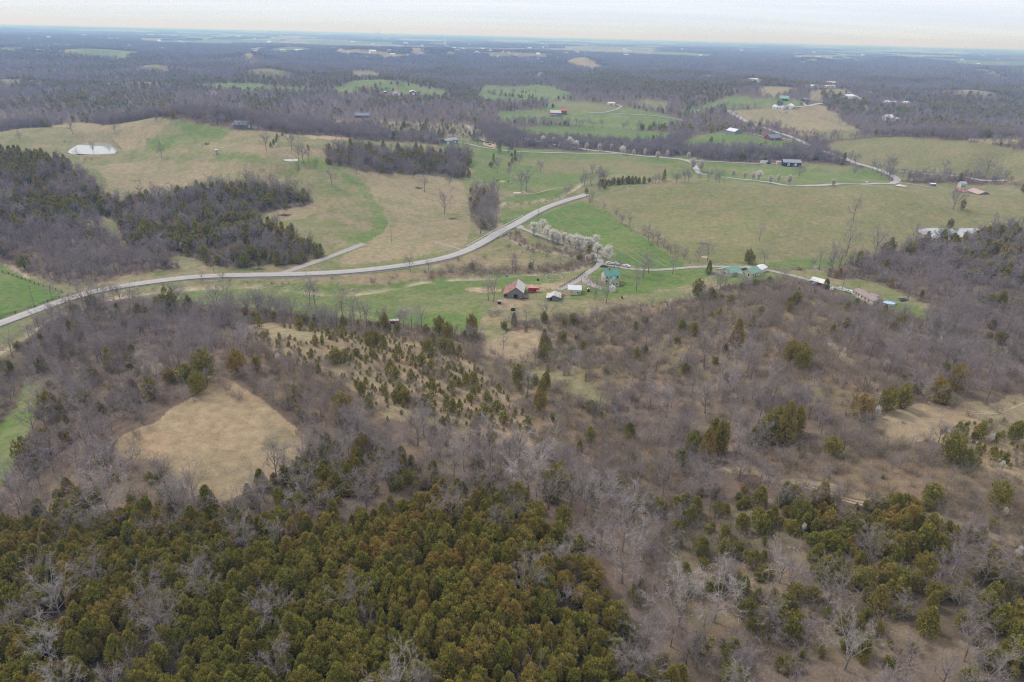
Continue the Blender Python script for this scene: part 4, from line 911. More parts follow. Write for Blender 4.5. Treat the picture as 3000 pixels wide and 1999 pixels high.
def short_label(a, b_):
    n = lambda t_: len(_re.findall(r"[A-Za-z0-9']+", t_))
    a = a.replace('leafless tree', 'bare tree').replace('red cedar', 'cedar')
    if n(a + ' ' + b_) > 16: a = ' '.join(a.split()[:2] + a.split()[-1:])
    if n(a + ' ' + b_) > 16: b_ = b_.replace('well ', '', 1).replace('just ', '', 1)
    if n(a + ' ' + b_) > 16: a = ' '.join(a.split()[:1] + a.split()[-1:])
    return a + ' ' + b_
SHAPE = ['rounded ', 'oval ', 'broad ', 'cone-shaped ', 'tufted ', 'narrow ']
def words_for(k, sz, tone, var=0):
    if k == 0: return ('tall ' if sz > .76 else 'small ' if sz < .60 else 'medium ') + ('bronze-tipped' if tone > .5 else 'olive green' if tone > .22 else 'dark green') + ' ' + SHAPE[int(var) % 6] + 'red cedar'
    if k == 1: return ('tall ' if sz > .92 else 'small ' if sz < .62 else 'medium ') + ('pale-barked' if tone > .45 else 'grey-twigged') + ' ' + ['upright ', 'open ', 'wide ', 'slender ', 'bushy ', 'low-forked '][int(var) % 6] + 'leafless tree'
    if k == 2: return ('large ' if sz > 1.2 else 'low ' if sz < .85 else 'mid-sized ') + ('greenish' if tone > .5 else 'brown-grey') + ' leafless shrub'
    return ('stout ' if sz > .30 else 'tiny ') + ('bronze-tinged' if tone > .22 else 'dark green') + ' young cedar'
# features picked out by eye: base position in the overview, height, tone, variety
FEAT = []
def feat(name, cat, k, lst, group=None):
    for it in lst: FEAT.append((name, cat, k, group) + it)
# (x, y, height m, tone, variant, label)
feat('bare_tree', 'tree', 'O', [
 (372,362,12,.1,0,'lone leafless tree on the hillside right of the silver pond'), (763,428,15,.1,1,'lone leafless tree where the green swath bends on the left pasture'),
 (612,346,14,.1,3,'leafless tree just left of the dark hedge line on the hill'), (820,403,10,.1,0,'leafless tree with thick foot below the hill copse'),
 (868,394,12,.1,1,'leafless tree touching the lower edge of the hill copse'), (949,409,13,.1,2,'leafless leaning tree right below the hill copse'),
 (975,441,14,.1,3,'slender leafless tree beside a heap of brush on the pasture'), (1013,402,9,.1,0,'small leafless tree below the right end of the copse'),
 (1032,430,11,.1,1,'leafless tree standing alone above the big spreading one'), (1021,492,17,.05,2,'largest spreading leafless tree on the pasture left of the creek'),
 (1104,538,17,.05,1,'broad dark leafless tree beside the stone bank by the bridge'), (1128,527,15,.3,4,'rounded reddish-grey tree directly left of the bridge'),
 (1142,397,14,.1,3,'tall leafless tree between the round bush and the creek wood'), (1195,380,12,.1,0,'leafless tree beside the hedgerow above the cream shelter'),
 (1209,440,18,.3,3,'tall leafless tree right behind the small cream shelter'), (1197,436,16,.2,1,'leafless tree left of the one behind the cream shelter'),
 (1241,397,12,.1,1,'leafless tree in the open pasture right of the creek wood'), (1361,398,9,.1,5,'low round leafless tree in the middle of the green pasture'),
 (1170,410,11,.1,3,'upright tree above the cattle feeding circle'),
 (1960,507,16,.1,3,'tall narrow leafless tree in the middle of the round right-hand field'), (2190,482,17,.05,5,'broad leafless tree with a dark bush at its foot on the round field'),
 (1745,554,12,.5,3,'pale thin leafless tree low on the round field'), (1943,590,20,.35,0,'tall leafless tree above the wood edge right of the round field'),
 (1913,617,16,.2,3,'slim leafless tree at the fence right of the round field, left one of a pair'), (1928,617,17,.2,1,'slim leafless tree at the fence, right one of a pair'),
 (2010,590,19,.3,1,'spreading leafless tree rising from the wood below the right pond'), (2098,573,15,.3,0,'leafless tree hanging over the left tip of the right pond'),
 (1882,620,13,.3,3,'thin leafless tree at the far left of the fence line trees'),
 (1755,614,12,.2,0,'leafless tree behind the white garage beside the dark round cedar'), (1625,600,14,.2,2,'leafless tree left of the dark spruce by the lane'),
 (2086,690,14,.1,1,'leafless tree on the lawn behind the long mobile home'),
 (1367,690,16,.55,2,'olive-tinged spreading tree in front of the green-roofed farmhouse'), (1393,696,15,.25,1,'gnarled leafless yard tree below the farmhouse, right of the utility pole'),
 (1478,640,14,.2,5,'leafless tree on the lawn right of the farmhouse'), (1463,668,12,.1,3,'dark slanting dead tree right of the farmhouse lawn'),
 (1420,630,12,.2,1,'leafless tree behind the farmhouse by the parked cars'), (1490,628,14,.2,0,'leafless tree between the farmhouse lawn and the green lane'),
 (1545,630,11,.1,3,'small leafless tree beside the lane right of the farmhouse'),
 (1122,690,14,.3,0,'leafless tree at the left corner of the red-roofed barn'), (1134,694,13,.25,3,'thin multi-stemmed tree touching the left wall of the old barn'),
 (1253,735,11,.1,5,'round leafless thicket tree below the collapsed shed'), (1370,735,9,.1,5,'broad low leafless tree on the bank below the farmhouse'),
 (1291,699,7,.1,4,'little leafless tree beside the cream workshop'),
 (943,624,11,.1,0,'small leafless tree on the near side of the road, left'), (985,624,8,0,3,'dark leafless tree beside the road near the spur'),
 (1835,410,12,.1,2,'leafless tree below the quilt-square barn by the road'), (1964,382,14,.1,5,'round-crowned leafless tree beside the ridge road'),
 (2040,395,15,.1,2,'broad leafless tree on the ridge road bend, left one'), (2052,392,14,.1,1,'broad leafless tree on the ridge road bend, right one'),
 (1952,375,11,.1,0,'leafless tree above the ridge road'), (1877,343,13,.1,5,'heart-shaped leafless tree at the road by the brick ranch house'),
 (1823,336,12,.1,1,'leafless tree beside the brick ranch house driveway'), (1838,341,10,.35,3,'reddish upright tree lower down the ranch house road'), (1846,343,9,.35,4,'reddish round tree at the ranch house field corner'),
 (1660,336,9,0,3,'small dark forked tree on the green knoll'), (2170,390,10,.1,2,'leafless clump alone on the large right-hand hill'),
 (2085,315,9,.1,5,'leafless tree on the skyline of the right-hand hill, left pair'), (2130,318,8,.1,4,'bushy tree on the skyline of the right-hand hill, right end'), (2107,318,9,.1,1,'leafless tree on the skyline of the right-hand hill, middle'),
 (1962,402,8,.1,5,'round leafless bush in the meadow below the ridge road'), (2023,412,8,.1,0,'small leafless tree where the road turns by the white lot'),
 (2076,405,8,.1,1,'bright-barked small tree in the meadow right of the road bend'), (2142,410,8,.1,0,'small tree in the meadow beside the open shed'),
 (2237,418,15,.6,5,'olive spreading tree above the rusty roofs at right'), (2266,400,15,.2,2,'dark leafless tree behind the rusty roofs'), (2290,412,12,.1,0,'leafless tree right of the rusty roofs'),
 (214,352,9,.1,0,'leafless tree leaning over the silver pond'), (168,309,12,.1,3,'leafless tree on the knoll left of the silver pond'), (46,323,8,.1,0,'small leafless tree far left on the knoll'),
 (265,307,9,.1,1,'small tree with a dark foot above the silver pond'), (361,283,8,0,4,'dark stubby tree on the hill crest'),
 (686,372,14,.2,3,'slender tree left of the hill copse, leftmost'), (697,373,15,.2,0,'slender tree left of the hill copse, middle'), (709,374,11,.1,1,'short tree left of the hill copse, rightmost'), (671,343,13,.1,1,'tree by the pool hollow near the hedge line'),
 (711,470,14,.2,0,'leafless tree rising over the wood edge cedars'), (10,485,15,.9,2,'white-barked sycamore at the left edge in the hillside wood'),
 (120,690,10,.3,3,'thin pale tree in the bright green paddock at left'), (190,705,16,.15,2,'large spreading tree over the road at left'), (240,700,15,.15,5,'large spreading grey tree beside the road at left, right one'),
 (405,705,14,.2,1,'tall leafless tree by the creek left of the big dark cedar'), (500,700,12,.35,0,'pale leafless tree on the pasture edge'), (725,705,15,.35,3,'tall pale tree at the cedar hedgerow'), (712,705,14,.3,0,'tall pale twin at the cedar hedgerow, left one'),
 (1215,1130,19,1.0,2,'bleached white dead tree with forked top near the centre'), (1640,1430,17,.95,1,'huge pale sycamore right of the cedar wood'), (1560,1440,16,.95,5,'pale wide sycamore in the hardwood draw'),
 (1440,1240,17,.6,2,'big pale-twigged tree in the hardwood draw'), (120,1560-30,10,.9,0,'white-stemmed tree in the left cedar wood'), (145,1430,12,.9,3,'slim white tree among the left cedars'),
 (1430,1340,16,.6,5,'rounded pale tree at the edge of the cedars'), (1940,1540,14,.7,1,'pale spreading tree at the lower right'), (1790,1340,12,.7,5,'pale bushy tree on the lower right slope'),
 (1530,960,15,.7,5,'wide violet-grey tree on the knoll'), (1620,950,15,.6,2,'wide violet-grey tree beside the pair of big cedars'), (1690,850,11,.8,1,'pale forked tree on the knoll left of the twin cedars'),
 (250,1180,15,.75,2,'tall pale tree left of the hayfield foot'), (1110,870,8,.1,5,'small round tree in the hollow'), (1320,855,10,.9,0,'white twisted tree in the hollow beside dark cedars'),
], 'leafless trees picked out in the pastures and woods')
feat('cedar_tree', 'tree', 'O', [
 (1602,684,10,.15,0,'round dark cedar alone on the knoll behind the farm lane'), (1720,606,9,.1,2,'flat-sided dark cedar behind the green-roofed house'), (1628,630,8,0,3,'dark blue-green spruce left of the green-roofed house'),
 (1690,800,12,.6,3,'large bronze cone-shaped cedar high on the knoll'), (1726,762,7,0,3,'small dark spruce right of the bronze cedar on the knoll'),
 (1838,850,10,.25,0,'broad dark cedar of the pair on the knoll, lower one'), (1815,835,9,.6,0,'bronze cedar of the pair on the knoll, upper one'),
 (1800,1020,14,.5,3,'tallest bronze cedar of the right-hand cluster'), (1780,1010,11,.15,0,'dark cedar left in the right-hand cluster'), (1755,1020,10,.1,2,'low dark cedar at the left of the right-hand cluster'), (1830,1000,10,.4,5,'slim cedar at the right of the cluster'),
 (1620,1065,12,.65,3,'bronze cone-shaped cedar of the central cluster'), (1650,1045,12,.25,5,'tall green cedar of the central cluster'), (1592,1050,9,.1,0,'dark low cedar of the central cluster'),
 (1272,1150,11,.1,4,'solitary dark green cedar below the centre'), (1250,800,9,.35,3,'pointed cedar below the round thicket tree, upper'), (1247,830,8,.2,0,'cedar in the hollow below the pointed one'),
 (1190,882,8,.1,0,'round dark cedar alone in the hollow'), (1245,920,9,.2,5,'green cedar in a stack of three, middle'), (1240,945,8,.6,0,'bronze cedar in a stack of three, lowest'), (1255,895,8,.1,1,'dark cedar in a stack of three, topmost'),
 (1292,785,5,.1,0,'small round cedar on the tan slope below the barn'), (1412,930,4,0,3,'dark pointed little cedar in the hollow'),
 (388,725,14,.05,2,'big dark cedar standing over the creek at left'), (430,728,7,.05,0,'low dark cedar right of the big one at left'),
 (885,762,9,.3,1,'feathery cedar on the hedgerow beside the red and white feeder'), (1010,770,9,.1,0,'dark cedar of the hedgerow pair, left'), (1028,785,9,.35,0,'rounded cedar of the hedgerow pair, right'), (1085,765,9,.3,2,'brownish cedar at the right end of the hedgerow'),
 (1021,808,6,.15,0,'round cedar bush on the tan slope under the hedgerow'), (1181,750,7,0,3,'pointed cedar on the grass below the barn'), (1158,756,4,0,0,'tiny cedar left of the pointed one below the barn'), (1250,742,6,0,1,'dark cedar at the foot of the round thicket tree'),
 (470,875,11,.1,0,'broad dark cedar at the neck of the hayfield'), (545,860,9,.75,0,'rusty cedar above the hayfield'), (455,905,8,.2,2,'cedar at the edge of the neck between the fields'), (350,915,7,.35,0,'low cedar between the two tan clearings'),
 (255,855,10,.4,1,'cedar left of the small tan clearing'), (70,1080,11,.25,0,'big layered pine-like cedar at the left edge'), (120,960,10,.45,2,'cedar on the slope left of the hayfield'), (790,960,9,.45,4,'bronze green cedar right of the hayfield'),
 (2035,945,8,.15,0,'dark cedar of the pair at the top of the open tan slope, left'), (2068,935,8,.2,2,'dark cedar of the pair at the top of the open tan slope, right'), (2145,925,9,.7,0,'rusty round cedar by the open tan slope'), (2195,900,10,.6,0,'rusty cedar behind the round one by the open tan slope'),
 (1975,965,9,.75,4,'brown drying cedar above the open tan slope'), (2180,1060,9,.15,0,'dark cedar clump alone on the open tan slope'), (2290,1170,8,.2,0,'wide olive cedar near the right edge'),
 (2350,444,9,0,0,'dark cedar at the right edge beyond the round field'), (1690-100,445,9,0,4,'spare dark cedar'),
 (1134,375,9,0,4,'dark cedar beside the lane below the brick house'), (1128,385,6,0,0,'round dark cedar bush left of the lane'), (1147,352,12,0,1,'tall dark cedar on the lane'), (1633,345-82,12,0,3,'conifer beside the red-roofed house, left'), (1664,335-72,12,0,3,'big pine right of the red-roofed house'),
 (1633,329,8,0,3,'pointed spruce beside the small garage on the pear lane'), (2210,390+92,8,.3,0,'dark bush at the foot of the broad tree on the round field'), (2181,525,7,0,0,'round dark cedar on the far bank of the right pond'),
 (1525,418,10,0,4,'single dark cedar beside the field brow hedgerow'), (1710,340+30,9,0,3,'dark cone in the tree row behind the quilt barn, left'), (1700+57,350+20,9,0,3,'dark cone in the tree row behind the quilt barn, right'),
 (1735,762+5,0.1,0,0,'x')], 'cedars that stand out one by one')
FEAT = [f for f in FEAT if f[6 + 0] is not None and f[6] > 1 and 'spare' not in f[9] and f[9] != 'x']
def feats():
    for name, cat, group_k, group, x, y, h, tone, var, label in [(f[0], f[1], f[2], f[3], f[4], f[5], f[6], f[7], f[8], f[9]) for f in FEAT]:
        (px, py), = cv(group_k, [(x, y)]); X, Y, Z = hit(px, py); d = math.hypot(X, Y)
        if name == 'bare_tree':
            base = [11, 12, 10, 13, 11, 9] if d < 600 else [11, 12, 10, 13]; kd = 'bare_tree' if d < 600 else 'bare_far'; var = var % len(base)
        else:
            base = [7.0, 7.8, 6.4, 8.6, 6.2, 7.8] if d < 600 else [7.2, 8.2, 7.4]; kd = 'cedar_tree' if d < 600 else 'cedar_far'; var = var % len(base)
        tree(name, X, Y, Z - .05, h / base[var] * (1.12 if d > 450 and name == 'bare_tree' else 1), (x * 7.3) % 6.28, var, min(1, tone * 1.0 + .05) if name == 'cedar_tree' else tone, label, cat, group, kd, .72 if name == 'cedar_tree' and h > 6 else 1.0)
        FPOS.append((X, Y, h * .30 if name == 'bare_tree' else h * .36))
FPOS = []
feats()
P_E = [(1325,686,10,1),(1388,652,9,0),(1418,716,10.5,2),(1458,736,10,0),(1492,742,8,1),(1533,736,7.5,1),(1575,752,8,0),(1612,772,10,2),(1640,780,10,0),(1692,790,9.5,1),(1722,790,8,0),(1748,768,9,1),(1765,832,9.5,2),(1832,866,11,2)]
names_pear = ['first white pear by the road end of the driveway', 'white pear behind the first one at the road end', 'big round white pear, third of the driveway row', 'white pear leaning on the third of the row', 'narrow white pear in the left half of the row',
 'small white pear at a gap in the row', 'white pear on the far side of the driveway at its middle', 'large domed white pear past the middle of the row', 'white pear right behind the large domed one', 'white pear of the right half, near side', 'white pear of the right half, set back',
 'white pear nearest the green field in the right half', 'white pear beside the farm fork, left', 'biggest white pear at the farm fork, right']
for (x, y, h, v), lb in zip(P_E, names_pear):
    X, Y, Z = hit(*cv('E', [(x, y)])[0]); tree('pear_tree', X, Y, Z, h / [9.5, 8.6, 10.2][v], x, v, .05, lb, 'pear tree', 'flowering pears along the farm driveway'); FPOS.append((X, Y, 3.5))
for x, y, h, lb in [(1730, 862, 5.5, 'small rosy tree left of the farm fork'), (1545, 800, 5, 'little white bushy tree below the pear row'), (1700, 880, 6, 'reddish budding tree at the edge of the creek thicket')]:
    X, Y, Z = hit(*cv('E', [(x, y)])[0]); tree('pear_tree', X, Y, Z, h / 8, x, 0, .75, lb, 'pear tree', None, 'pear_bud', 1.3); FPOS.append((X, Y, 2))
for k, x, y, h, bl, lb in [('B',1390,985,9,1,'white pear behind the brick house'),('B',1463,992,9,0,'narrow budding pear beside the brick house'),('B',1575,1012,13,1,'wide white pear clump at the bend of the pear lane'),('B',1618,1026,10,1,'white pear right of the wide clump'),
  ('B',1690,1040,9,0,'pinkish pear, first below the wide clump'),('B',1780,1046,9,0,'pinkish pear, second below the wide clump'),('B',1862,1042,8,0,'dull budding pear between two pinkish ones'),('B',1938,1066,10,1,'round bright white pear on the pasture lane'),
  ('B',2015,1075,8,0,'rosy pear right of the round white one'),('B',2092,1074,8,0,'rosy narrow pear farther down the lane'),('B',2178,1102,9,0,'tall budding pear over the pasture lane'),('B',2246,1086,8,0,'rosy pear before the lane meets the hedge'),
  ('F',38,160,8,0,'pale budding pear where the farm lane forks'),('F',65,230,13,0,'tall purple budding pear by the lane bend, left'),('F',125,240,12,0,'tall purple budding pear by the lane bend, right'),('F',195,276,9,0,'round reddish tree on the curved lane'),
  ('F',343,282,8,0,'reddish tree above the curved lane, first of the row'),('F',425,292,7,0,'slim reddish tree in the curved lane row'),('F',481,304,8,0,'slim reddish tree left of the white pear'),('F',522,301,9,1,'single white pear in the curved lane row'),
  ('F',601,326,7.5,0,'reddish tree right of the white pear'),('F',656,322,7.5,0,'reddish tree, second right of the white pear'),('F',728,338,9,0,'largest reddish tree at the end of the row'),('F',1035,346,7,0,'reddish tree alone beside the straight lane')]:
    X, Y, Z = hit(*cv(k, [(x, y)])[0]); kd = 'pear_tree' if bl else 'pear_bud'; tree('pear_tree', X, Y, Z, h / (9.5 if bl else 8), x, x % 2, 0 if bl else .6, lb, 'pear tree', 'flowering and budding pears along the far lanes', kd); FPOS.append((X, Y, 3))
for x, y, h, lb in [('C', (460, 905), 15, 'yellow-green willow beside the hillside road'), ('C', (663, 752), 17, 'golden round willow over the white farmhouse')]:
    X, Y, Z = hit(*cv(x, [y])[0]); tree('willow_tree', X, Y, Z, h / 10, 1, 0, .3 if h < 16 else .8, lb, 'willow', None, None, 1.1)
for k, x, y, h, lb in [('D',515,760,5,'slim white flowering tree in the left hillside wood'),('D',1253,790,6,'white flowering tree at the gap in the left wood'),('G',1920,510,5,'white flowering shrub on the slope above the hayfield'),('I',1108,450,4,'white flowering shrub beside the grass track, upper'),
  ('I',1390,550,5,'white flowering shrub beside a dark cedar on the grass track'),('I',1760,400,6,'slim white flowering tree among thickets at the right'),('I',1335,880,5,'cream flowering shrub at the top of the open tan slope'),('I',2120,1060,4,'pink-white flowering tree on the open tan slope'),
  ('I',2190,1250,4,'low white flowering shrub under an olive cedar'),('L',2205,280,4,'white flowering shrub near the right edge below the wide olive cedar'),('L',828,380,3.5,'white flowering shrub among dark cedars on the lower right'),('L',2300,570,4.5,'narrow white flowering shrub at the lower right edge'),
  ('E',1250,0+1,4,'x'),('H',2265,130,6,'white flowering tree on the knoll below the farm'),('H',1605,570,3.5,'white flowering sapling in the hollow'),('A',1908,1032,6,'white flowering bush at the foot of the dark hedge line')]:
    if lb == 'x': continue
    X, Y, Z = hit(*cv(k, [(x, y)])[0]); tree('flowering_tree', X, Y, Z, h / 11, x, x % 3, .1, lb, 'flowering tree', None, 'pear_tree', .5)

# hedgerows and tree lines: crop, points, spacing, half width, shares of bare / cedar / shrub, size
ROWS = [('B',[(1060,850),(1300,858),(1600,868),(1850,885),(2050,900),(2353,908)],8,4,(.75,.05,.2),1.25), ('C',[(0,1080),(300,1098),(600,1085),(800,1085),(1100,1112),(1160,1120)],3.4,12,(.82,.04,.14),1.2),
 ('E',[(1150,-20),(1165,60),(1175,150),(1185,230)],6,4,(.3,.3,.4),.7), ('A',[(1865,1025),(1900,990),(1930,945),(1978,905)],5,1.5,(0,.35,.65),.55), ('A',[(1900,1032),(2050,1035),(2150,1040)],6,2,(.1,.3,.6),.5),
 ('E',[(1780,350),(1850,336),(1950,326),(2100,323)],2.0,2,(0,1,0),.85), ('E',[(2100,323),(2200,325),(2353,325)],5,3,(.6,.15,.25),.9), ('B',[(1080,770),(1300,765),(1420,775)],7,6,(.7,.3,0),.9), ('B',[(2000,742),(2150,775),(2353,790)],9,6,(.6,.4,0),.8), ('C',[(0,795),(300,760)],8,6,(.7,.3,0),.9), ('B',[(1000,640),(1350,690)],9,6,(.5,.5,0),.9), ('E',[(1680,395),(1740,380),(1830,355)],4,2,(.2,.4,.4),.7), ('E',[(1615,360),(1700,345),(1800,305),(1860,300)],5,7,(.8,0,.2),1.1),
 ('E',[(1700,450),(1760,500),(1830,540),(1920,585),(2040,665),(2150,720)],9,3,(.3,0,.7),.75), ('E',[(2150,720),(2200,765),(2300,815),(2353,850)],3.5,5,(.35,0,.65),.85), ('F',[(0,850),(60,870),(130,890)],4,7,(.45,0,.55),.9),
 ('E',[(870,100),(880,300)],6,3,(.2,.1,.7),.6), ('E',[(1100,462),(1250,470),(1400,452),(1500,420)],6,4,(0,0,1),.8), ('E',[(1500,415),(1560,405),(1620,385)],5,5,(.3,0,.7),.8),
 ('E',[(560,950),(800,940),(1100,935),(1350,925),(1560,905),(1700,870)],3.2,5,(.22,0,.78),1.0), ('E',[(0,1050),(110,1055)],7,3,(.1,0,.9),1), ('E',[(330,1010),(450,960)],6,4,(.1,0,.9),.9),
 ('D',[(1300,1000),(1500,1005),(1700,1005),(1900,1015),(2100,1030),(2250,1050)],5,4,(.15,0,.85),.8), ('D',[(780,1060),(1000,1050),(1200,1020)],5,3,(.2,0,.8),.9),
 ('H',[(0,250),(150,260),(350,290),(500,300),(620,310)],3.6,4,(.3,.45,.25),.65), ('G',[(1430,180),(1700,190),(1900,215),(2353,265)],3.4,4,(.25,.6,.15),.68), ('G',[(1100,160),(1250,180),(1450,180)],6,6,(.6,.2,.2),.9),
 ('F',[(1480,235),(1700,258),(2100,290)],14,2,(.1,.1,.8),.6), ('F',[(80,300),(330,322)],6,4,(.7,0,.3),.9), ('F',[(2000,280),(2353,330)],8,10,(.9,.1,0),1.1), ('F',[(1950,360),(2100,375),(2200,385)],6,5,(.5,0,.5),.8),
 ('F',[(1020,920),(900,905),(640,905)],9,2,(.2,.05,.75),.6), ('F',[(2080,600),(2160,600)],6,4,(.4,0,.6),.9), ('A',[(420,975),(500,990)],5,5,(.2,.1,.7),.9), ('A',[(760,960),(830,1040)],6,3,(.1,0,.9),.7), ('A',[(1020,965),(1060,955)],4,2,(0,0,1),.9),
 ('F',[(0,520-200),(90,318)],5,4,(.8,0,.2),1.0), ('D',[(910,320),(990,305)],4,2,(.1,0,.9),.9), ('A',[(590,1095),(630,1110)],3,3,(0,.1,.9),1.0),
 ('C',[(800,918),(940,925)],5,3,(0,.9,.1),.5), ('C',[(680,785),(770,785)],6,6,(.2,0,.8),1.2), ('B',[(270,585),(540,600),(620,620)],12,8,(.2,.8,0),1.0), ('B',[(1070,650),(1200,660)],9,10,(.8,.2,0),1.0), ('B',[(1240,640),(1340,650)],12,5,(.3,.7,0),.8),
 ('B',[(1420,740),(1500,745)],7,6,(0,1,0),1.1), ('C',[(0,750),(60,770),(180,770),(330,730)],10,8,(.6,.3,.1),.9), ('C',[(660,900),(560,860),(680,900)],12,10,(.9,.1,0),.9), ('C',[(690,920),(860,1010)],14,6,(.9,0,.1),1.0),
 ('C',[(1010,960),(1200,955)],10,10,(.7,.1,.2),1.0), ('B',[(1640,1010),(1750,1015),(2000,1035),(2353,1080)],4,8,(.35,.35,.3),.9), ('B',[(2000,1000),(2353,960)],7,14,(.7,.3,0),1.0), ('B',[(1170,980),(1260,975),(1540,985)],9,10,(.75,.25,0),.9), ('B',[(940,1000),(700,960),(420,960),(250,950)],8,8,(.7,.3,0),1.0)]
rows = []
rs = np.random.default_rng(909)
for k, pts, sp, hw, sh, sc_ in ROWS:
    W_ = [hit(x, y) for x, y in cv(k, pts)]
    for (x0, y0, _), (x1, y1, _) in zip(W_[:-1], W_[1:]):
        ln = math.hypot(x1 - x0, y1 - y0)
        if ln > 900: continue
        for i in range(max(1, int(ln / sp))):
            f = (i + rs.random()) / max(1, ln / sp); X = x0 + (x1 - x0) * f + rs.uniform(-hw, hw); Y = y0 + (y1 - y0) * f + rs.uniform(-hw, hw) * .6
            u = rs.random(); kk = 1 if u < sh[0] else 0 if u < sh[0] + sh[1] else 2
            rows.append((X, Y, float(Hat(X, Y)) - .05, sc_ * rs.uniform(.7, 1.15), rs.uniform(0, 6.28), rs.integers(0, 99), rs.random() * .3, kk))
rows = np.array(rows); ok_ = clearance(rows[:, 0], rows[:, 1]); rows = rows[ok_]

near_p, near_k, near_d, near_c = plant(2.1, 30, 380, R(60), 5)
mid_p, mid_k, mid_d, mid_c = plant(4.0, 380, 1000, R(50), 6)
F_ = np.array(FPOS)
def offfeat(P, d):
    ok = np.ones(len(P), bool)
    for a, b_, r_ in FPOS: ok &= np.hypot(P[:, 0] - a, P[:, 1] - b_) > r_
    return ok
m = offfeat(near_p, near_d) ; near_p, near_k, near_d, near_c = near_p[m], near_k[m], near_d[m], near_c[m]
m = offfeat(mid_p, mid_d); mid_p, mid_k, mid_d, mid_c = mid_p[m], mid_k[m], mid_d[m], mid_c[m]
rowd = np.hypot(rows[:, 0], rows[:, 1])
allp = np.concatenate([near_p, mid_p, rows[:, :7]]); allk = np.concatenate([near_k, mid_k, rows[:, 7].astype(int)]); alld = np.concatenate([near_d, mid_d, rowd])
px_, py_, zc_ = project(allp[:, 0], allp[:, 1], allp[:, 2] + 3)
inf = (px_ > 5) & (px_ < 2995) & (py_ > 5) & (py_ < 1990)
used = np.zeros(len(allp), bool)
NM = ['cedar_tree', 'bare_tree', 'thicket_shrub', 'cedar_sapling']
CAT = ['cedar', 'tree', 'shrub', 'young cedar']
LIM = [max(0, 300 - sum(f[0] == 'cedar_tree' for f in FEAT)), max(0, 300 - sum(f[0] == 'bare_tree' for f in FEAT)), 300, 300]
for k in range(4):
    idx = np.nonzero((allk == k) & inf)[0]; r_ = allp[idx, 3] / zc_[idx] * (np.where(allk[idx] == 0, 1, 1)); idx = idx[np.argsort(-r_)][:LIM[k]]
    used[idx] = True
    for i in idx:
        p = allp[i]; tree(NM[k], p[0], p[1], p[2], p[3], p[4], p[5], p[6], short_label(words_for(k, p[3], p[6], p[5]), where(px_[i], py_[i])), CAT[k], GRP[NM[k]])
rest = ~used
nr_ = alld < 420
stuff('cedar_wood', 'ced0', allp[rest & nr_ & (allk == 0)], 'close-set cedars of the wooded foreground slopes')
stuff('cedar_growth', 'ced1', allp[rest & ((~nr_ & (allk == 0)) | (allk == 3))], 'dark cedars and seedlings over the middle hills')
stuff('hardwood_trees', 'bare0', allp[rest & nr_ & (allk == 1)], 'leafless hardwood canopy of the foreground slopes')
stuff('middle_hardwood_trees', 'bare1', allp[rest & ~nr_ & (allk == 1)], 'leafless grey hardwoods of the middle hills')
stuff('thicket', 'br0', allp[rest & nr_ & (allk == 2)], 'leafless brown thicket over the foreground slopes')
stuff('middle_thicket', 'br1', allp[rest & ~nr_ & (allk == 2)], 'leafless scrub along field edges and woods')
fp, fk, fd, fc = plant(10.5, 1000, 3000, R(47), 7)
fp[:, 3] *= np.where(fk == 1, 1.0, 1.1) 
stuff('far_hardwood_trees', 'bare2', fp[fk == 1], 'leafless grey woods on the far hills')
stuff('far_cedar_trees', 'ced2', fp[(fk == 0) | (fk == 3)], 'dark evergreen stands on the far hills')
def groves(cell, d0, d1, seed, jit=0):
    X, Y, d, rs = scatter(cell, d0, d1, R(44), seed); C = cover(X, Y); m = np.isin(C, [ID[k] for k in ('farwood', 'farpine', 'wood', 'mixed')]) & (rs.random(len(X)) < .9)
    X, Y = X[m], Y[m]; r = rs.random((len(X), 4)); return np.stack([X, Y, Hat(X, Y) - .5, .8 + .4 * r[:, 0], r[:, 1] * 6.28, (r[:, 2] * 99).astype(int), r[:, 3] * .3], -1)
stuff('distant_woodland', 'grove', groves(44, 3000, 9000, 15), 'bluish woodland between the far fields')
stuff('horizon_woodland', 'bigrove', groves(150, 9000, 30000, 16), 'hazy blue woodland reaching to the horizon')
print('COUNTS', len(near_p), len(mid_p), len(rows), len(fp), 'near by kind', [int((near_k == i).sum()) for i in range(4)])
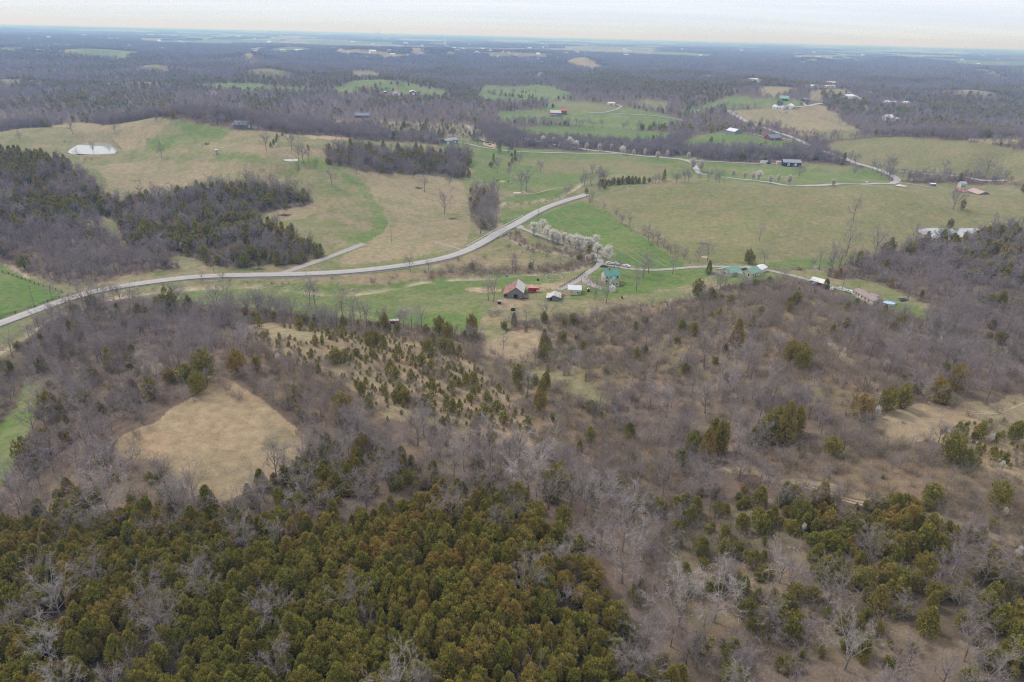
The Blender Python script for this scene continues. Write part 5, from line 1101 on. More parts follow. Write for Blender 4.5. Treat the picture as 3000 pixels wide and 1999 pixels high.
# ------------------------------------------------------------------ materials for things
W_ = {
 'asphalt': mat('worn_asphalt', (.37, .355, .355), .9, (.46, .44, .43), .35), 'gravel': mat('pale_gravel', (.44, .42, .40), .95, (.30, .27, .24), 1.5), 'yellow': mat('road_yellow', (.62, .42, .10), .8, (.45, .36, .2), 3),
 'white': mat('white_paint', (.78, .78, .76), .6, (.66, .66, .65), 1.2), 'wmetal': mat('white_metal', (.74, .76, .78), .4, (.60, .63, .66), .8), 'cream': mat('cream_siding', (.66, .60, .46), .7, (.55, .50, .38), .7),
 'teal': mat('teal_metal_roof', (.085, .26, .22), .5, (.13, .31, .26), .5), 'teal2': mat('faded_green_shingles', (.19, .34, .27), .75, (.26, .40, .32), .6),
 'barnwood': mat('grey_barn_boards', (.16, .155, .155), .9, (.30, .28, .26), 1, stretch=(5, 5, .35)), 'rust': mat('rusted_tin', (.25, .085, .065), .7, (.36, .22, .19), .45), 'tin': mat('bleached_tin', (.62, .60, .56), .5, (.42, .40, .37), .9),
 'dark': mat('dark_opening', (.012, .012, .014), .9), 'black': mat('black_paint', (.02, .02, .024), .5), 'red': mat('red_paint', (.42, .018, .022), .45, (.34, .015, .02), 1), 'dred': mat('barn_red', (.28, .03, .03), .7, (.2, .03, .03), 1),  # near-black paints the shade inside openings; also used on scrap and a feeder
 'mauve': mat('mauve_shingles', (.30, .215, .215), .85, (.37, .28, .28), .8), 'glass': mat('window_glass', (.03, .035, .045), .15), 'slate': mat('blue_grey_roof', (.17, .21, .28), .6, (.22, .26, .33), .5),
 'navy': mat('navy_metal_wall', (.018, .028, .055), .6, (.03, .04, .07), 1), 'greyroof': mat('grey_metal_roof', (.34, .35, .40), .5, (.28, .29, .33), .6), 'greywall': mat('grey_metal_wall', (.26, .29, .31), .6, (.2, .23, .25), .8), 'brick': mat('red_brick', (.22, .065, .05), .9, (.30, .11, .09), 1.5),
 'wood': mat('weathered_wood', (.26, .21, .16), .9, (.16, .13, .11), 3), 'pole': mat('pole_wood', (.30, .25, .21), .9, (.20, .16, .13), 2), 'galv': mat('galvanised_steel', (.48, .50, .53), .35, (.38, .40, .42), 2, metal=.6), 'concrete': mat('concrete', (.44, .43, .41), .9, (.33, .32, .31), .8),
 'rock': mat('creek_rock', (.48, .40, .30), .9, (.30, .25, .2), 1.5, bump=.5), 'orange': mat('orange_paint', (.7, .25, .06), .6), 'blue': mat('blue_plastic', (.08, .25, .5), .5), 'poolw': mat('pool_water', (.45, .58, .66), .08, spec=.8), 'tyre': mat('tyre_rubber', (.02, .02, .02), .9), 'wire': mat('line_wire', (.10, .10, .11), .6), 'redroof': mat('orange_red_roof', (.46, .11, .085), .6, (.40, .17, .14), .5), 'cow': mat('black_hide', (.012, .011, .011), .7), 'cow2': mat('brown_hide', (.09, .04, .022), .8), 'dirt': mat('bare_dirt', (.46, .35, .23), .95, (.36, .28, .19), .5),
 'tarp': mat('pale_gravel_pad', (.66, .58, .50), .9, (.58, .5, .43), .5), 'trail': mat('trodden_grass', (.27, .25, .15), .95, (.19, .21, .10), .8), 'teal3': mat('teal_pipe', (.08, .28, .26), .5), 'green': mat('green_paint', (.04, .12, .05), .5), 'willow': M_WILL,
}
# water: mirrors the bright overcast, slightly silty
wm = bpy.data.materials.new('pond_water'); wm.use_nodes = True; b = wm.node_tree.nodes['Principled BSDF']
b.inputs['Base Color'].default_value = (.30, .31, .30, 1); b.inputs['Roughness'].default_value = .06; b.inputs['IOR'].default_value = 1.45; b.inputs['Specular IOR Level'].default_value = 1.0
no = wm.node_tree.nodes.new('ShaderNodeTexNoise'); no.inputs['Scale'].default_value = 1.4; no.inputs['Detail'].default_value = 2; geo = wm.node_tree.nodes.new('ShaderNodeNewGeometry')
bp = wm.node_tree.nodes.new('ShaderNodeBump'); bp.inputs['Strength'].default_value = .05; bp.inputs['Distance'].default_value = .05
wm.node_tree.links.new(geo.outputs['Position'], no.inputs['Vector']); wm.node_tree.links.new(no.outputs[0], bp.inputs['Height']); wm.node_tree.links.new(bp.outputs[0], b.inputs['Normal'])

class MB:
    def __init__(s): s.v = []; s.f = []; s.m = []
    def face(s, pts, m=0): i = len(s.v); s.v += [tuple(p) for p in pts]; s.f.append(tuple(range(i, i + len(pts)))); s.m.append(m)
    def box(s, x0, x1, y0, y1, z0, z1, m=0):
        i = len(s.v); s.v += [(x, y, z) for z in (z0, z1) for y in (y0, y1) for x in (x0, x1)]
        for f in ((0, 2, 3, 1), (4, 5, 7, 6), (0, 1, 5, 4), (2, 6, 7, 3), (0, 4, 6, 2), (1, 3, 7, 5)): s.f.append(tuple(i + k for k in f)); s.m.append(m)
    def prism(s, pts, off, m=0):          # closed polygon swept by a vector
        n = len(pts); i = len(s.v); s.v += [tuple(p) for p in pts] + [tuple(np.add(p, off)) for p in pts]
        s.f.append(tuple(i + k for k in range(n))[::-1]); s.f.append(tuple(i + n + k for k in range(n))); s.m += [m, m]
        for k in range(n): j = (k + 1) % n; s.f.append((i + k, i + j, i + n + j, i + n + k)); s.m.append(m)
    def tube(s, a, b, r0, r1=None, k=6, m=0):
        r1 = r0 if r1 is None else r1; a = np.array(a, float); b = np.array(b, float); d = unit(b - a); u = unit(np.cross(d, [.31, .87, .21])); w_ = np.cross(d, u); i = len(s.v)
        for p, r in ((a, r0), (b, r1)):
            for j in range(k): t_ = 2 * math.pi * j / k; s.v.append(tuple(p + (u * math.cos(t_) + w_ * math.sin(t_)) * r))
        for j in range(k): j2 = (j + 1) % k; s.f.append((i + j, i + j2, i + k + j2, i + k + j)); s.m.append(m)
        s.f.append(tuple(i + j for j in range(k))[::-1]); s.f.append(tuple(i + k + j for j in range(k))); s.m += [m, m]
    def lathe(s, prof, k=16, m=0, c=(0, 0)):
        i = len(s.v)
        for r, z in prof:
            for j in range(k): t_ = 2 * math.pi * j / k; s.v.append((c[0] + r * math.cos(t_), c[1] + r * math.sin(t_), z))
        for q in range(len(prof) - 1):
            for j in range(k): j2 = (j + 1) % k; s.f.append((i + q * k + j, i + q * k + j2, i + (q + 1) * k + j2, i + (q + 1) * k + j)); s.m.append(m)
    def build(s, name, mats, parent=None, bev=0.0, **pr):
        me = bpy.data.meshes.new(name); me.from_pydata(s.v, [], s.f)
        if not isinstance(mats, (list, tuple)): mats = [mats]
        for q in mats: me.materials.append(W_[q] if isinstance(q, str) else q)
        me.polygons.foreach_set('material_index', s.m)
        import bmesh as _b
        bm = _b.new(); bm.from_mesh(me); _b.ops.recalc_face_normals(bm, faces=bm.faces); bm.to_mesh(me); bm.free(); me.update()
        o = link(name, me, parent, **pr)
        return o
def root(name, X, Y, Z, rz, label, cat, group=None):
    o = link(name, None, loc=(X, Y, Z), rz=rz, label=label, category=cat); o.empty_display_size = 1
    if group: o['group'] = group
    return o

# ------------------------------------------------------------------ haze: one box of even air round the whole scene
hz = MB(); hz.box(-44000, 44000, -44000, 44000, float(HG.min()) - 1.5, 262)
hm = bpy.data.materials.new('haze_air'); hm.use_nodes = True; t = hm.node_tree
t.nodes.remove(t.nodes['Principled BSDF']); pv = t.nodes.new('ShaderNodeVolumePrincipled')
pv.inputs['Color'].default_value = (.24, .49, 1.0, 1); pv.inputs['Absorption Color'].default_value = (1, 1, 1, 1); pv.inputs['Density'].default_value = HAZE_D; pv.inputs['Anisotropy'].default_value = .2
t.links.new(pv.outputs[0], t.nodes['Material Output'].inputs['Volume'])
hz.build('haze', hm, kind='stuff', label='pale blue haze over the whole countryside', category='haze')

# ------------------------------------------------------------------ roads
def resample(pts, step):
    out_ = [pts[0]]
    for a, b_ in zip(pts[:-1], pts[1:]):
        L_ = math.hypot(b_[0] - a[0], b_[1] - a[1]); n = max(1, int(L_ / step))
        for i in range(1, n + 1): out_.append((a[0] + (b_[0] - a[0]) * i / n, a[1] + (b_[1] - a[1]) * i / n))
    return out_
def smooth(p, n=6):
    p = np.array(p)[:, :2]
    for _ in range(n): q = p.copy(); q[1:-1] = (p[:-2] + 2 * p[1:-1] + p[2:]) / 4; p = q
    return p
def strip(name, P, wd, mats, lift, zs=None, off=0.0, skirt=0.0, **pr):
    P = np.asarray(P); d = np.gradient(P, axis=0); d /= np.linalg.norm(d, axis=1, keepdims=True) + 1e-9; nrm = np.stack([-d[:, 1], d[:, 0]], -1)
    us = np.linspace(-.5, .5, 5); cols = []
    for u in us:
        q = P + nrm * (u * wd + off); z = Hat(q[:, 0], q[:, 1]) if zs is None else zs; dd = np.hypot(q[:, 0], q[:, 1]); cols.append(np.column_stack([q, z + lift * np.clip(dd / 300, 1, 5)]))
    if skirt:
        l_ = cols[0].copy(); l_[:, :2] += nrm * -1.2; l_[:, 2] = np.minimum(Hat(l_[:, 0], l_[:, 1]), l_[:, 2]) - .35; r_ = cols[-1].copy(); r_[:, :2] += nrm * 1.2; r_[:, 2] = np.minimum(Hat(r_[:, 0], r_[:, 1]), r_[:, 2]) - .35; cols = [l_] + cols + [r_]
    C = np.stack(cols, 1); n, k = C.shape[:2]; V = C.reshape(-1, 3); i, j = np.meshgrid(np.arange(n - 1), np.arange(k - 1), indexing='ij'); q = (i * k + j).ravel()
    F = np.stack([q, q + 1, q + k + 1, q + k], -1); me = npmesh(name, V, F, [W_[m] for m in mats], smooth=True)
    if me.polygons[0].normal.z < 0: me.flip_normals()
    return link(name, me, **pr)
SPLIT = {'hill_driveway': [(0, 5), (4, 10)]}
roadP = None
LBL = {'road': 'grey two-lane country road crossing the valley and the creek bridge', 'ridge_road': 'grey road winding up the right side past the bend', 'pear_driveway': 'gravel driveway under the white pears to the farm', 'house_driveway': 'pale lane from the farm fork past the green-roofed houses',
 'farmyard_loop': 'gravel yard loop beside the farmhouse', 'gravel_spur': 'gravel spur leaving the road at left up the pasture', 'barn_driveway': 'pale lane from the metal building to the pear lane', 'hill_driveway': 'white lane curving up to the long pale building', 'wood_track': 'short gravel track in the bushes above the metal building',
 'curving_road': 'grey road behind the white farmhouse', 'hillside_road': 'grey road curling round the tan hill', 'farm_lane': 'thin lane to the quilt-square barn', 'field_lane': 'straight fenced lane across the meadow at right', 'brow_lane': 'pale lane dropping behind the round field', 'house_lane': 'pale lane to the brick ranch house', 'far_lane': 'far lane over the tan knoll', 'yard_lane': 'short yard lane by the green-roofed barn'}
for k, (wd, _) in ROADS.items():
    ww = RW[k]
    segs = [ww[:5], ww[4:]] if k == 'hill_driveway' else [ww]
    for sg in segs:
        P = smooth(resample([(a, b_) for a, b_, c_ in sg], 3.0), 10)
        if k == 'road':
            dr = np.gradient(P, axis=0); dr /= np.linalg.norm(dr, axis=1, keepdims=True); nr2 = np.stack([-dr[:, 1], dr[:, 0]], -1)
            z = np.max([Hat(P[:, 0] + nr2[:, 0] * u, P[:, 1] + nr2[:, 1] * u) for u in (-4.2, -2, 0, 2, 4.2)], 0)
            rm = np.max([np.roll(np.pad(z, 6, 'edge'), q)[6:-6] for q in range(-5, 6)], 0); zz_ = np.convolve(np.pad(rm, 7, 'edge'), np.ones(15) / 15, 'valid'); zz_ = np.maximum(zz_, z) + .06
            roadP, roadZ = P, zz_
            strip(k, P, wd, ['asphalt'], .15, zz_, skirt=1, kind='structure', label=LBL[k])
            strip('road_marking', P, .34, ['yellow'], .185, zz_, kind='structure', label='faded yellow centre line along the valley road')
            for s_ in (-1, 1): strip('road_shoulder', P, .7, ['gravel'], .155, zz_, off=s_ * (wd / 2 + .36), kind='structure', label='thin gravel shoulder of the valley road, ' + ('hill side' if s_ > 0 else 'creek side'))
        else:
            far_ = np.hypot(P[:, 0], P[:, 1]).mean() > 650
            strip(k, P, wd * (1.15 if far_ else 1), ['asphalt' if k in ('ridge_road', 'curving_road', 'hillside_road') else 'gravel'], .13, kind='structure', label=LBL[k])
for i_, (k_, pts_, w_, m_, lb_) in enumerate([('E',[(1460,530),(1485,560),(1518,582)],.8,'trail','pale wheel line in the green triangle, top left'),('E',[(1515,518),(1600,575),(1680,635),(1730,672)],.7,'trail','long pale wheel line down the green triangle'),('E',[(1610,505),(1660,540),(1720,570)],.6,'trail','short pale wheel line in the green triangle, upper right'),
 ('E',[(1880,760),(1990,825),(2110,900)],.9,'trail','pale wheel line above the parked cars'),('E',[(1960,760),(2040,815),(2110,862)],.7,'trail','second pale wheel line above the cars'),('E',[(2110,828),(2180,865),(2250,902)],.8,'trail','third pale wheel line near the corner of the triangle'),('E',[(2180,830),(2270,885)],.6,'trail','fourth pale wheel line at the corner of the triangle'),
 ('E',[(370,330),(470,440),(560,545),(575,640),(590,680)],.8,'trail','faint mowing track curving down the left pasture'),('E',[(420,320),(530,430),(610,520),(640,600)],.7,'trail','second mowing track beside the curving one'),('E',[(640,728),(740,750),(840,785)],1.4,'gravel','stony path joining the road left of the bridge'),('E',[(1255,375),(1270,400),(1320,402),(1400,375),(1500,352),(1590,346)],1.6,'dirt','tan farm track rising from the cream shelter'),
 ('I',[(1690,775),(1850,850),(2050,862),(2250,830),(2353,780)],.8,'dirt','wheel rut across the open tan slope'),('I',[(1700,770),(1860,838),(2060,850),(2250,815)],.8,'dirt','second wheel rut across the open tan slope'),('L',[(760,20),(1000,110),(1200,170),(1500,215)],.8,'dirt','wheel rut of the lower grass track'),('L',[(740,30),(980,120),(1180,185),(1480,230)],.8,'dirt','twin rut of the lower grass track'),
 ('E',[(430,1105),(640,1130),(800,1095),(980,1080)],1.0,'trail','cattle trail on the near pasture left of the old barn'),('A',[(1000,985),(1200,935),(1420,900)],1.2,'trail','cattle trail up the left hill'),('F',[(650,600),(720,660),(760,690)],1.6,'wood','dark washout gully on the round field')]):
    P = smooth(resample([hit(x, y)[:2] for x, y in cv(k_, pts_)], 3.0), 5); strip('farm_track', P, w_, [m_], .07, kind='structure', label=lb_)
# pond surfaces
for nm_, q_, lev, lb_ in PONDW:
    p = MB(); p.face([(a, b_, lev + .02) for a, b_ in q_]); p.build(nm_, wm, kind='structure', label=lb_)
# bridge
def road_at(px, py):
    X, Y, Z = hit(px, py); i = int(np.argmin(np.hypot(roadP[:, 0] - X, roadP[:, 1] - Y))); return i
i0, i1 = sorted((road_at(*cv('E', [(1060, 690)])[0]), road_at(*cv('E', [(1150, 640)])[0]))); g0, g1 = sorted((road_at(*cv('E', [(900, 770)])[0]), road_at(*cv('E', [(1270, 560)])[0])))
dm = unit(roadP[i1] - roadP[i0]); nm2 = np.array([-dm[1], dm[0]]); cmid = roadP[(i0 + i1) // 2]; zr = float(roadZ[(i0 + i1) // 2])
br = root('bridge', cmid[0], cmid[1], 0, math.atan2(dm[1], dm[0]), 'low concrete road bridge with steel guard rails over the creek', 'bridge')
bl = float(np.linalg.norm(roadP[i1] - roadP[i0])) / 2 + 1
d_ = MB(); zd = float(roadZ[i0:i1 + 1].min()) - .02; d_.box(-bl, bl, -4.6, 4.6, zd - .8, zd); d_.build('deck', 'concrete', br)
for s_ in (-1, 1):
    a_ = MB(); a_.box(s_ * bl - .8, s_ * bl + .8, -4.1, 4.1, -3, zr - .3); a_.build('abutment', 'concrete', br)
def railing(name, P, Z, off, label):
    d = np.gradient(P, axis=0); d /= np.linalg.norm(d, axis=1, keepdims=True); nrm = np.stack([-d[:, 1], d[:, 0]], -1); q = P + nrm * off; o = root(name, q[0][0], q[0][1], float(Z[0]), 0, label, 'guard rail'); b0 = np.array([q[0][0], q[0][1], float(Z[0])])
    m = MB()
    for a, b_, za, zb in zip(q[:-1], q[1:], Z[:-1], Z[1:]):
        A_ = np.array([*a, za]) - b0; B_ = np.array([*b_, zb]) - b0; u = np.array([0, 0, .18]); m.face([A_ + [0, 0, .45], B_ + [0, 0, .45], B_ + [0, 0, .82], A_ + [0, 0, .82]])
        nn = np.array([*(nrm[0] * .22), 0]); m.face([A_ + [0, 0, .45] + nn, B_ + [0, 0, .45] + nn, B_ + [0, 0, .82] + nn, A_ + [0, 0, .82] + nn]); m.face([A_ + [0, 0, .82], B_ + [0, 0, .82], B_ + [0, 0, .82] + nn, A_ + [0, 0, .82] + nn])
    m.build('rail', 'wmetal', o)
    for i in range(0, len(q), 1):
        p = MB(); p.box(-.08, .08, -.08, .08, -.6, .78); p.build('post', 'wood', o, loc=(q[i][0] - b0[0], q[i][1] - b0[1], Z[i] - b0[2]))
sl = slice(g0, g1 + 1)
sgn = 1 if nm2[1] > 0 else -1
railing('guard_rail', roadP[sl], roadZ[sl] + .1, sgn * 4.3, 'long steel guard rail on the far side of the bridge')
h0, h1 = sorted((road_at(*cv('E', [(910, 775)])[0]), road_at(*cv('E', [(1190, 620)])[0])))
railing('guard_rail', roadP[h0:h1 + 1], roadZ[h0:h1 + 1] + .1, -sgn * 4.3, 'steel guard rail on the near side of the bridge')
# gravel lot at the road bend and dirt pads
def pad(name, k, pts, m, lift, label):
    q = [hit(x, y) for x, y in cv(k, pts)]; p = MB(); c_ = np.mean(q, 0)
    p.face([(a, b_, c_ + lift) for a, b_, c_ in q]); p.build(name, m, kind='structure', label=label)
pad('gravel_lot', 'F', [(1462, 346), (1490, 333), (1548, 347), (1540, 351)], 'tarp', .5, 'pale gravel lot beside the road bend')
pad('yard_gravel', 'F', [(395, 905), (440, 893), (500, 905), (510, 918), (430, 925)], 'gravel', .3, 'gravel yard between the two green-roofed houses')
pad('turnout_gravel', 'F', [(1040, 1055), (1090, 1035), (1150, 1060), (1120, 1072)], 'gravel', .3, 'gravel parking beside the mobile home')
pad('road_apron', 'E', [(1190, 622), (1245, 612), (1262, 632), (1215, 640)], 'gravel', .25, 'apron where the pear driveway meets the road')

# ------------------------------------------------------------------ buildings
def window(par, x, y, z, w_, h_, face='f', frame='white'):
    """face f: front wall (looks -y), r: right wall (+x), l: left wall (-x)"""
    m = MB(); g = MB(); t_ = .1; e = .06
    if face == 'f':
        m.box(x - w_/2 - t_, x + w_/2 + t_, y - e, y + .02, z - t_, z + h_ + t_); g.box(x - w_/2, x + w_/2, y - e - .03, y - e + .02, z, z + h_)
    else:
        s_ = 1 if face == 'r' else -1
        m.box(min(x - .02*s_, x + e*s_), max(x - .02*s_, x + e*s_), y - w_/2 - t_, y + w_/2 + t_, z - t_, z + h_ + t_); g.box(min(x + (e - .02)*s_, x + (e + .03)*s_), max(x + (e - .02)*s_, x + (e + .03)*s_), y - w_/2, y + w_/2, z, z + h_)
    f = m.build('window', frame, par); g.build('pane', 'glass', f)
def door(par, x, y, z, w_, h_, m_='white', face='f', name='door'):  # in near-black the panel paints the shade of an open doorway
    m = MB(); e = .07
    if face == 'f': m.box(x - w_/2, x + w_/2, y - e, y + .03, z, z + h_)
    else:
        s_ = 1 if face == 'r' else -1; m.box(min(x - .03*s_, x + e*s_), max(x - .03*s_, x + e*s_), y - w_/2, y + w_/2, z, z + h_)
    m.build(name, m_, par)
def building(name, label, cat, k, A, B, D, wh, rh, ridge='x', wall='white', roof='greyroof', wins=(), doors=(), prof=None, roofs=None, oh=.35, group=None, xtra=None, minL=None):
    (ax, ay), (bx, by) = cv(k, [A, B]); a = hit(ax, ay); b_ = hit(bx, by); dmn = math.hypot(a[0], a[1])
    # both corners at the distance of the nearer one when the crest makes the hits unequal
    if abs(math.hypot(b_[0], b_[1]) - dmn) > .12 * dmn + 12:
        dd = min(dmn, math.hypot(b_[0], b_[1])); za = min(a[2], b_[2])
        def onr(x, y):
            r = ray(x, y); u = math.hypot(r[0], r[1]); return (r[0] / u * dd, r[1] / u * dd, za)
        a, b_ = onr(ax, ay), onr(bx, by)
    L = math.hypot(b_[0] - a[0], b_[1] - a[1]); rz = math.atan2(b_[1] - a[1], b_[0] - a[0])
    if minL: L = max(L, minL)
    ux, uy = math.cos(rz), math.sin(rz)
    cor = [Hat(a[0] + ux * L * p - uy * D * q, a[1] + uy * L * p + ux * D * q) for p in (0, 1) for q in (0, 1)]
    z0 = float(np.mean(cor[:1] + cor[2:3])) ; z0 = max(z0, float(np.mean(cor)) - .4)
    o = root(name, a[0], a[1], z0, rz, label, cat, group)
    if prof is None: prof = [(0, wh), (.5, wh + rh), (1, wh)]
    if ridge == 'y': pts = [(u * L, 0, z) for u, z in prof]; off = (0, D, 0); base = [(0, 0, -1.5)] + pts + [(L, 0, -1.5)]
    else: pts = [(0, u * D, z) for u, z in prof]; off = (L, 0, 0); base = [(0, 0, -1.5)] + pts + [(0, D, -1.5)]
    m = MB(); m.prism(base, off); m.build('wall', wall, o)
    rs_ = roofs or [roof] * (len(prof) - 1)
    for i, (p, q) in enumerate(zip(pts[:-1], pts[1:])):
        p = np.array(p, float); q = np.array(q, float); d = unit(q - p)
        if i == 0: p = p - d * oh
        if i == len(pts) - 2: q = q + d * oh
        u = np.array([0, -1, 0.]) if ridge == 'y' else np.array([-1, 0, 0.]); n_ = np.array([0, 0, 1.]); up = n_ * .05; th = n_ * .13
        e0 = u * oh; e1 = np.array(off) - u * oh
        r = MB(); r.prism([p + e0 + up, q + e0 + up, q + e0 + up + th, p + e0 + up + th], tuple(e1 - e0)); r.build('roof', rs_[i], o)
    for w in wins: window(o, w[0] * L if w[4:5] != ('r',) and w[4:5] != ('l',) else (L if w[4] == 'r' else 0), 0 if w[4:5] in ((), ('f',)) else w[0] * D, w[1], w[2], w[3], w[4] if len(w) > 4 else 'f')
    for w in doors: 
        fc = w[5] if len(w) > 5 else 'f'
        door(o, w[0] * L if fc == 'f' else (L if fc == 'r' else 0), 0 if fc == 'f' else w[0] * D, w[1], w[2], w[3], w[4], fc)
    if xtra: xtra(o, L, D)
    return o, L
# old barn with rust-red west slope, bleached east slope and a lean-to
def bx_(o, L, D):
    m = MB(); m.box(L * .72, L * .95, -.25, -.02, .0, .5); m.build('ramp_board', 'tin', o)
    m = MB(); m.box(.1, L * .26, -.5, -.3, 0, .7); m.build('rail_board', 'wood', o)
    for x in (.06, .13, .2): q = MB(); q.box(L * x - .1, L * x + .1, -.02 - .1, -.02, 0, 2.0); q.build('post', 'wood', o)
building('old_barn', 'weathered grey barn with one rust-red and one bleached roof slope', 'barn', 'E', (1119, 1110), (1253, 1119), 13, 3, 3, 'y', 'barnwood', 'rust', doors=[(.62, 0, 2.1, 2.1, 'dark'), (.10, .2, 1.6, 1.6, 'dark')], prof=[(0, 1.9), (.25, 3.0), (.62, 6.2), (1, 3.3)], roofs=['rust', 'rust', 'tin'], oh=.45, xtra=bx_)
building('collapsing_shed', 'sagging grey board shed with buckled bleached tin roof', 'shed', 'P', (1603, 881), (1640, 881), 6, 2, 1.5, 'y', 'barnwood', 'tin', doors=[(.3, 0, 1.2, 1.4, 'dark')], prof=[(0, 1.5), (.2, 1.7), (.5, 3.1), (.68, 2.6), (1, 2.0)], oh=.7)
building('workshop', 'cream workshop with shiny white metal roof beside the gravel yard', 'workshop', 'P', (1663.5, 865), (1701.5, 864.5), 6.5, 2.9, 1.5, 'x', 'cream', 'wmetal', wins=[(.25, 1.2, .6, .7), (.75, 1.25, .6, .7)], doors=[(.88, 0, .95, 2.0, 'galv'), (.5, 0, 2.6, 2.3, 'white', 'l')], oh=.25)
def fh(o, L, D):
    w = MB(); wl = 4.8; w.prism([(-.2 + wl*0 + L*.28, -4.6, -1.2), (L*.28 - .2, -4.6, 2.8), (L*.28 - .2 + wl/2, -4.6, 4.7), (L*.28 - .2 + wl, -4.6, 2.8), (L*.28 - .2 + wl, -4.6, -1.2)], (0, 4.58, 0)); w.build('gable_wing', 'cream', o)
    x0 = L*.28 - .2
    for s_ in (0, 1):
        p = (x0 - .35, 2.52) if s_ == 0 else (x0 + wl/2, 4.7); q = (x0 + wl/2, 4.7) if s_ == 0 else (x0 + wl + .35, 2.52)
        r = MB(); r.prism([(p[0], -4.95, p[1] + .05), (q[0], -4.95, q[1] + .05), (q[0], -4.95, q[1] + .2), (p[0], -4.95, p[1] + .2)], (0, 6.9, 0)); r.build('wing_roof', 'teal', o)
    for x in (x0 + 1.3, x0 + 3.4): window(o, x, -4.6, .9, .8, 1.2)
    c = MB(); c.box(L * .35, L * .35 + .7, D * .45, D * .45 + .7, 5, 8.2); c.build('chimney', 'brick', o)
    dk = MB(); dk.box(x0 + wl + .02, L + 1.6, -4.4, -.1, .1, .5); dk.build('deck', 'wood', o)
    rl = MB(); rl.box(x0 + wl + .1, L + 1.6, -4.5, -4.35, .9, 1.05)
    for i in range(6): rl.box(x0 + wl + .3 + i * .8, x0 + wl + .42 + i * .8, -4.48, -4.38, .5, .95)
    rl.build('deck_railing', 'wood', o)
building('farmhouse', 'two-storey cream farmhouse with teal metal roof behind bare yard trees', 'house', 'P', (1771.5, 832), (1813.5, 831), 7, 4.9, 2.3, 'x', 'cream', 'teal', wins=[(.86, 3.1, .9, 1.3), (.12, 3.1, .9, 1.3), (.12, .9, .9, 1.3)], oh=.4, xtra=fh)
building('garden_shed', 'little white shed with a bright door at the corner of the farmhouse', 'shed', 'P', (1788, 855.5), (1803, 855.3), 3, 2.1, .9, 'y', 'white', 'wmetal', doors=[(.5, .05, .9, 1.7, 'wmetal')], oh=.15)
building('playhouse', 'tiny dark red playhouse with white trim beside the yard', 'playhouse', 'P', (1720, 856), (1727.5, 856), 1.5, 1.4, .7, 'y', 'dred', 'wmetal', doors=[(.5, .05, .5, .9, 'dark')], oh=.12)
building('hutch', 'small red open-fronted hutch left of the old barn', 'hutch', 'P', (1458, 892), (1468, 892), 1.6, 1.6, .25, 'x', 'dred', 'tin', doors=[(.5, .15, 1.2, .9, 'dark')], oh=.12)
building('cattle_feeder', 'small red feeder with white roof by the cedar hedgerow', 'feeder', 'H', (335, 232), (395, 234), 1.8, 1.5, .5, 'x', 'red', 'white', doors=[(.5, .3, 2.4, .8, 'dark')], oh=.2)
building('shelter', 'small cream livestock shelter below the creek wood', 'shelter', 'E', (1191, 410), (1235, 410), 3.4, 2.1, .5, 'x', 'cream', 'cream', doors=[(.5, .2, 3.4, 1.3, 'tin')], oh=.2)
def gh(o, L, D):
    m = MB(); m.prism([(-3.2, 1.2, -1), (-3.2, 1.2, 2.0), (-.02, 1.2, 2.55), (-.02, 1.2, -1)], (0, D - 1.5, 0)); m.build('side_room', 'cream', o)
    r = MB(); r.prism([(-3.6, .9, 2.0), (-.02, .9, 2.62), (-.02, .9, 2.76), (-3.6, .9, 2.14)], (0, D - .9, 0)); r.build('side_roof', 'teal2', o)
    m = MB(); m.box(L + .02, L + 5.2, D * .55, D * .95, -1, 2.3); m.build('link_room', 'cream', o); r = MB(); r.box(L + .02, L + 5.2, D * .5, D, 2.32, 2.5); r.build('link_roof', 'teal2', o)
building('bungalow', 'cream bungalow with faded green roof, left of the green-roofed pair', 'house', 'P', (2108, 804.8), (2138.6, 812.4), 9.5, 2.6, 2.3, 'y', 'cream', 'teal2', wins=[(.5, 1.0, .8, 1.2), (.3, .9, .6, 1.3, 'r'), (.62, .9, .6, 1.3, 'r')], xtra=gh, oh=.45)
building('bungalow', 'cream bungalow with faded green roof, right of the green-roofed pair', 'house', 'P', (2171, 809.2), (2200.4, 814), 9.5, 2.6, 2.1, 'y', 'cream', 'teal2', wins=[(.25, 1.0, .8, 1.2), (.72, .9, .8, 1.3), (.2, .9, .5, 1.4, 'r'), (.7, .9, .5, 1.4, 'r')], doors=[(.45, 0, .9, 2, 'wood', 'r')], oh=.45)
building('carport', 'white metal garage attached to the right green-roofed house', 'garage', 'P', (2230, 800.5), (2246, 794.5), 5.5, 2.2, 1.1, 'x', 'wmetal', 'white', doors=[(.5, .1, 2.2, 1.8, 'wmetal', 'r')], oh=.3)
building('metal_garage', 'red-sided garage with broad white roof by the lane to the mobile home', 'garage', 'P', (2416.4, 843.5), (2429, 839.2), 8.5, 2.4, 1.3, 'y', 'dred', 'white', doors=[(.5, 0, 2.6, 2.1, 'white')], oh=.5)
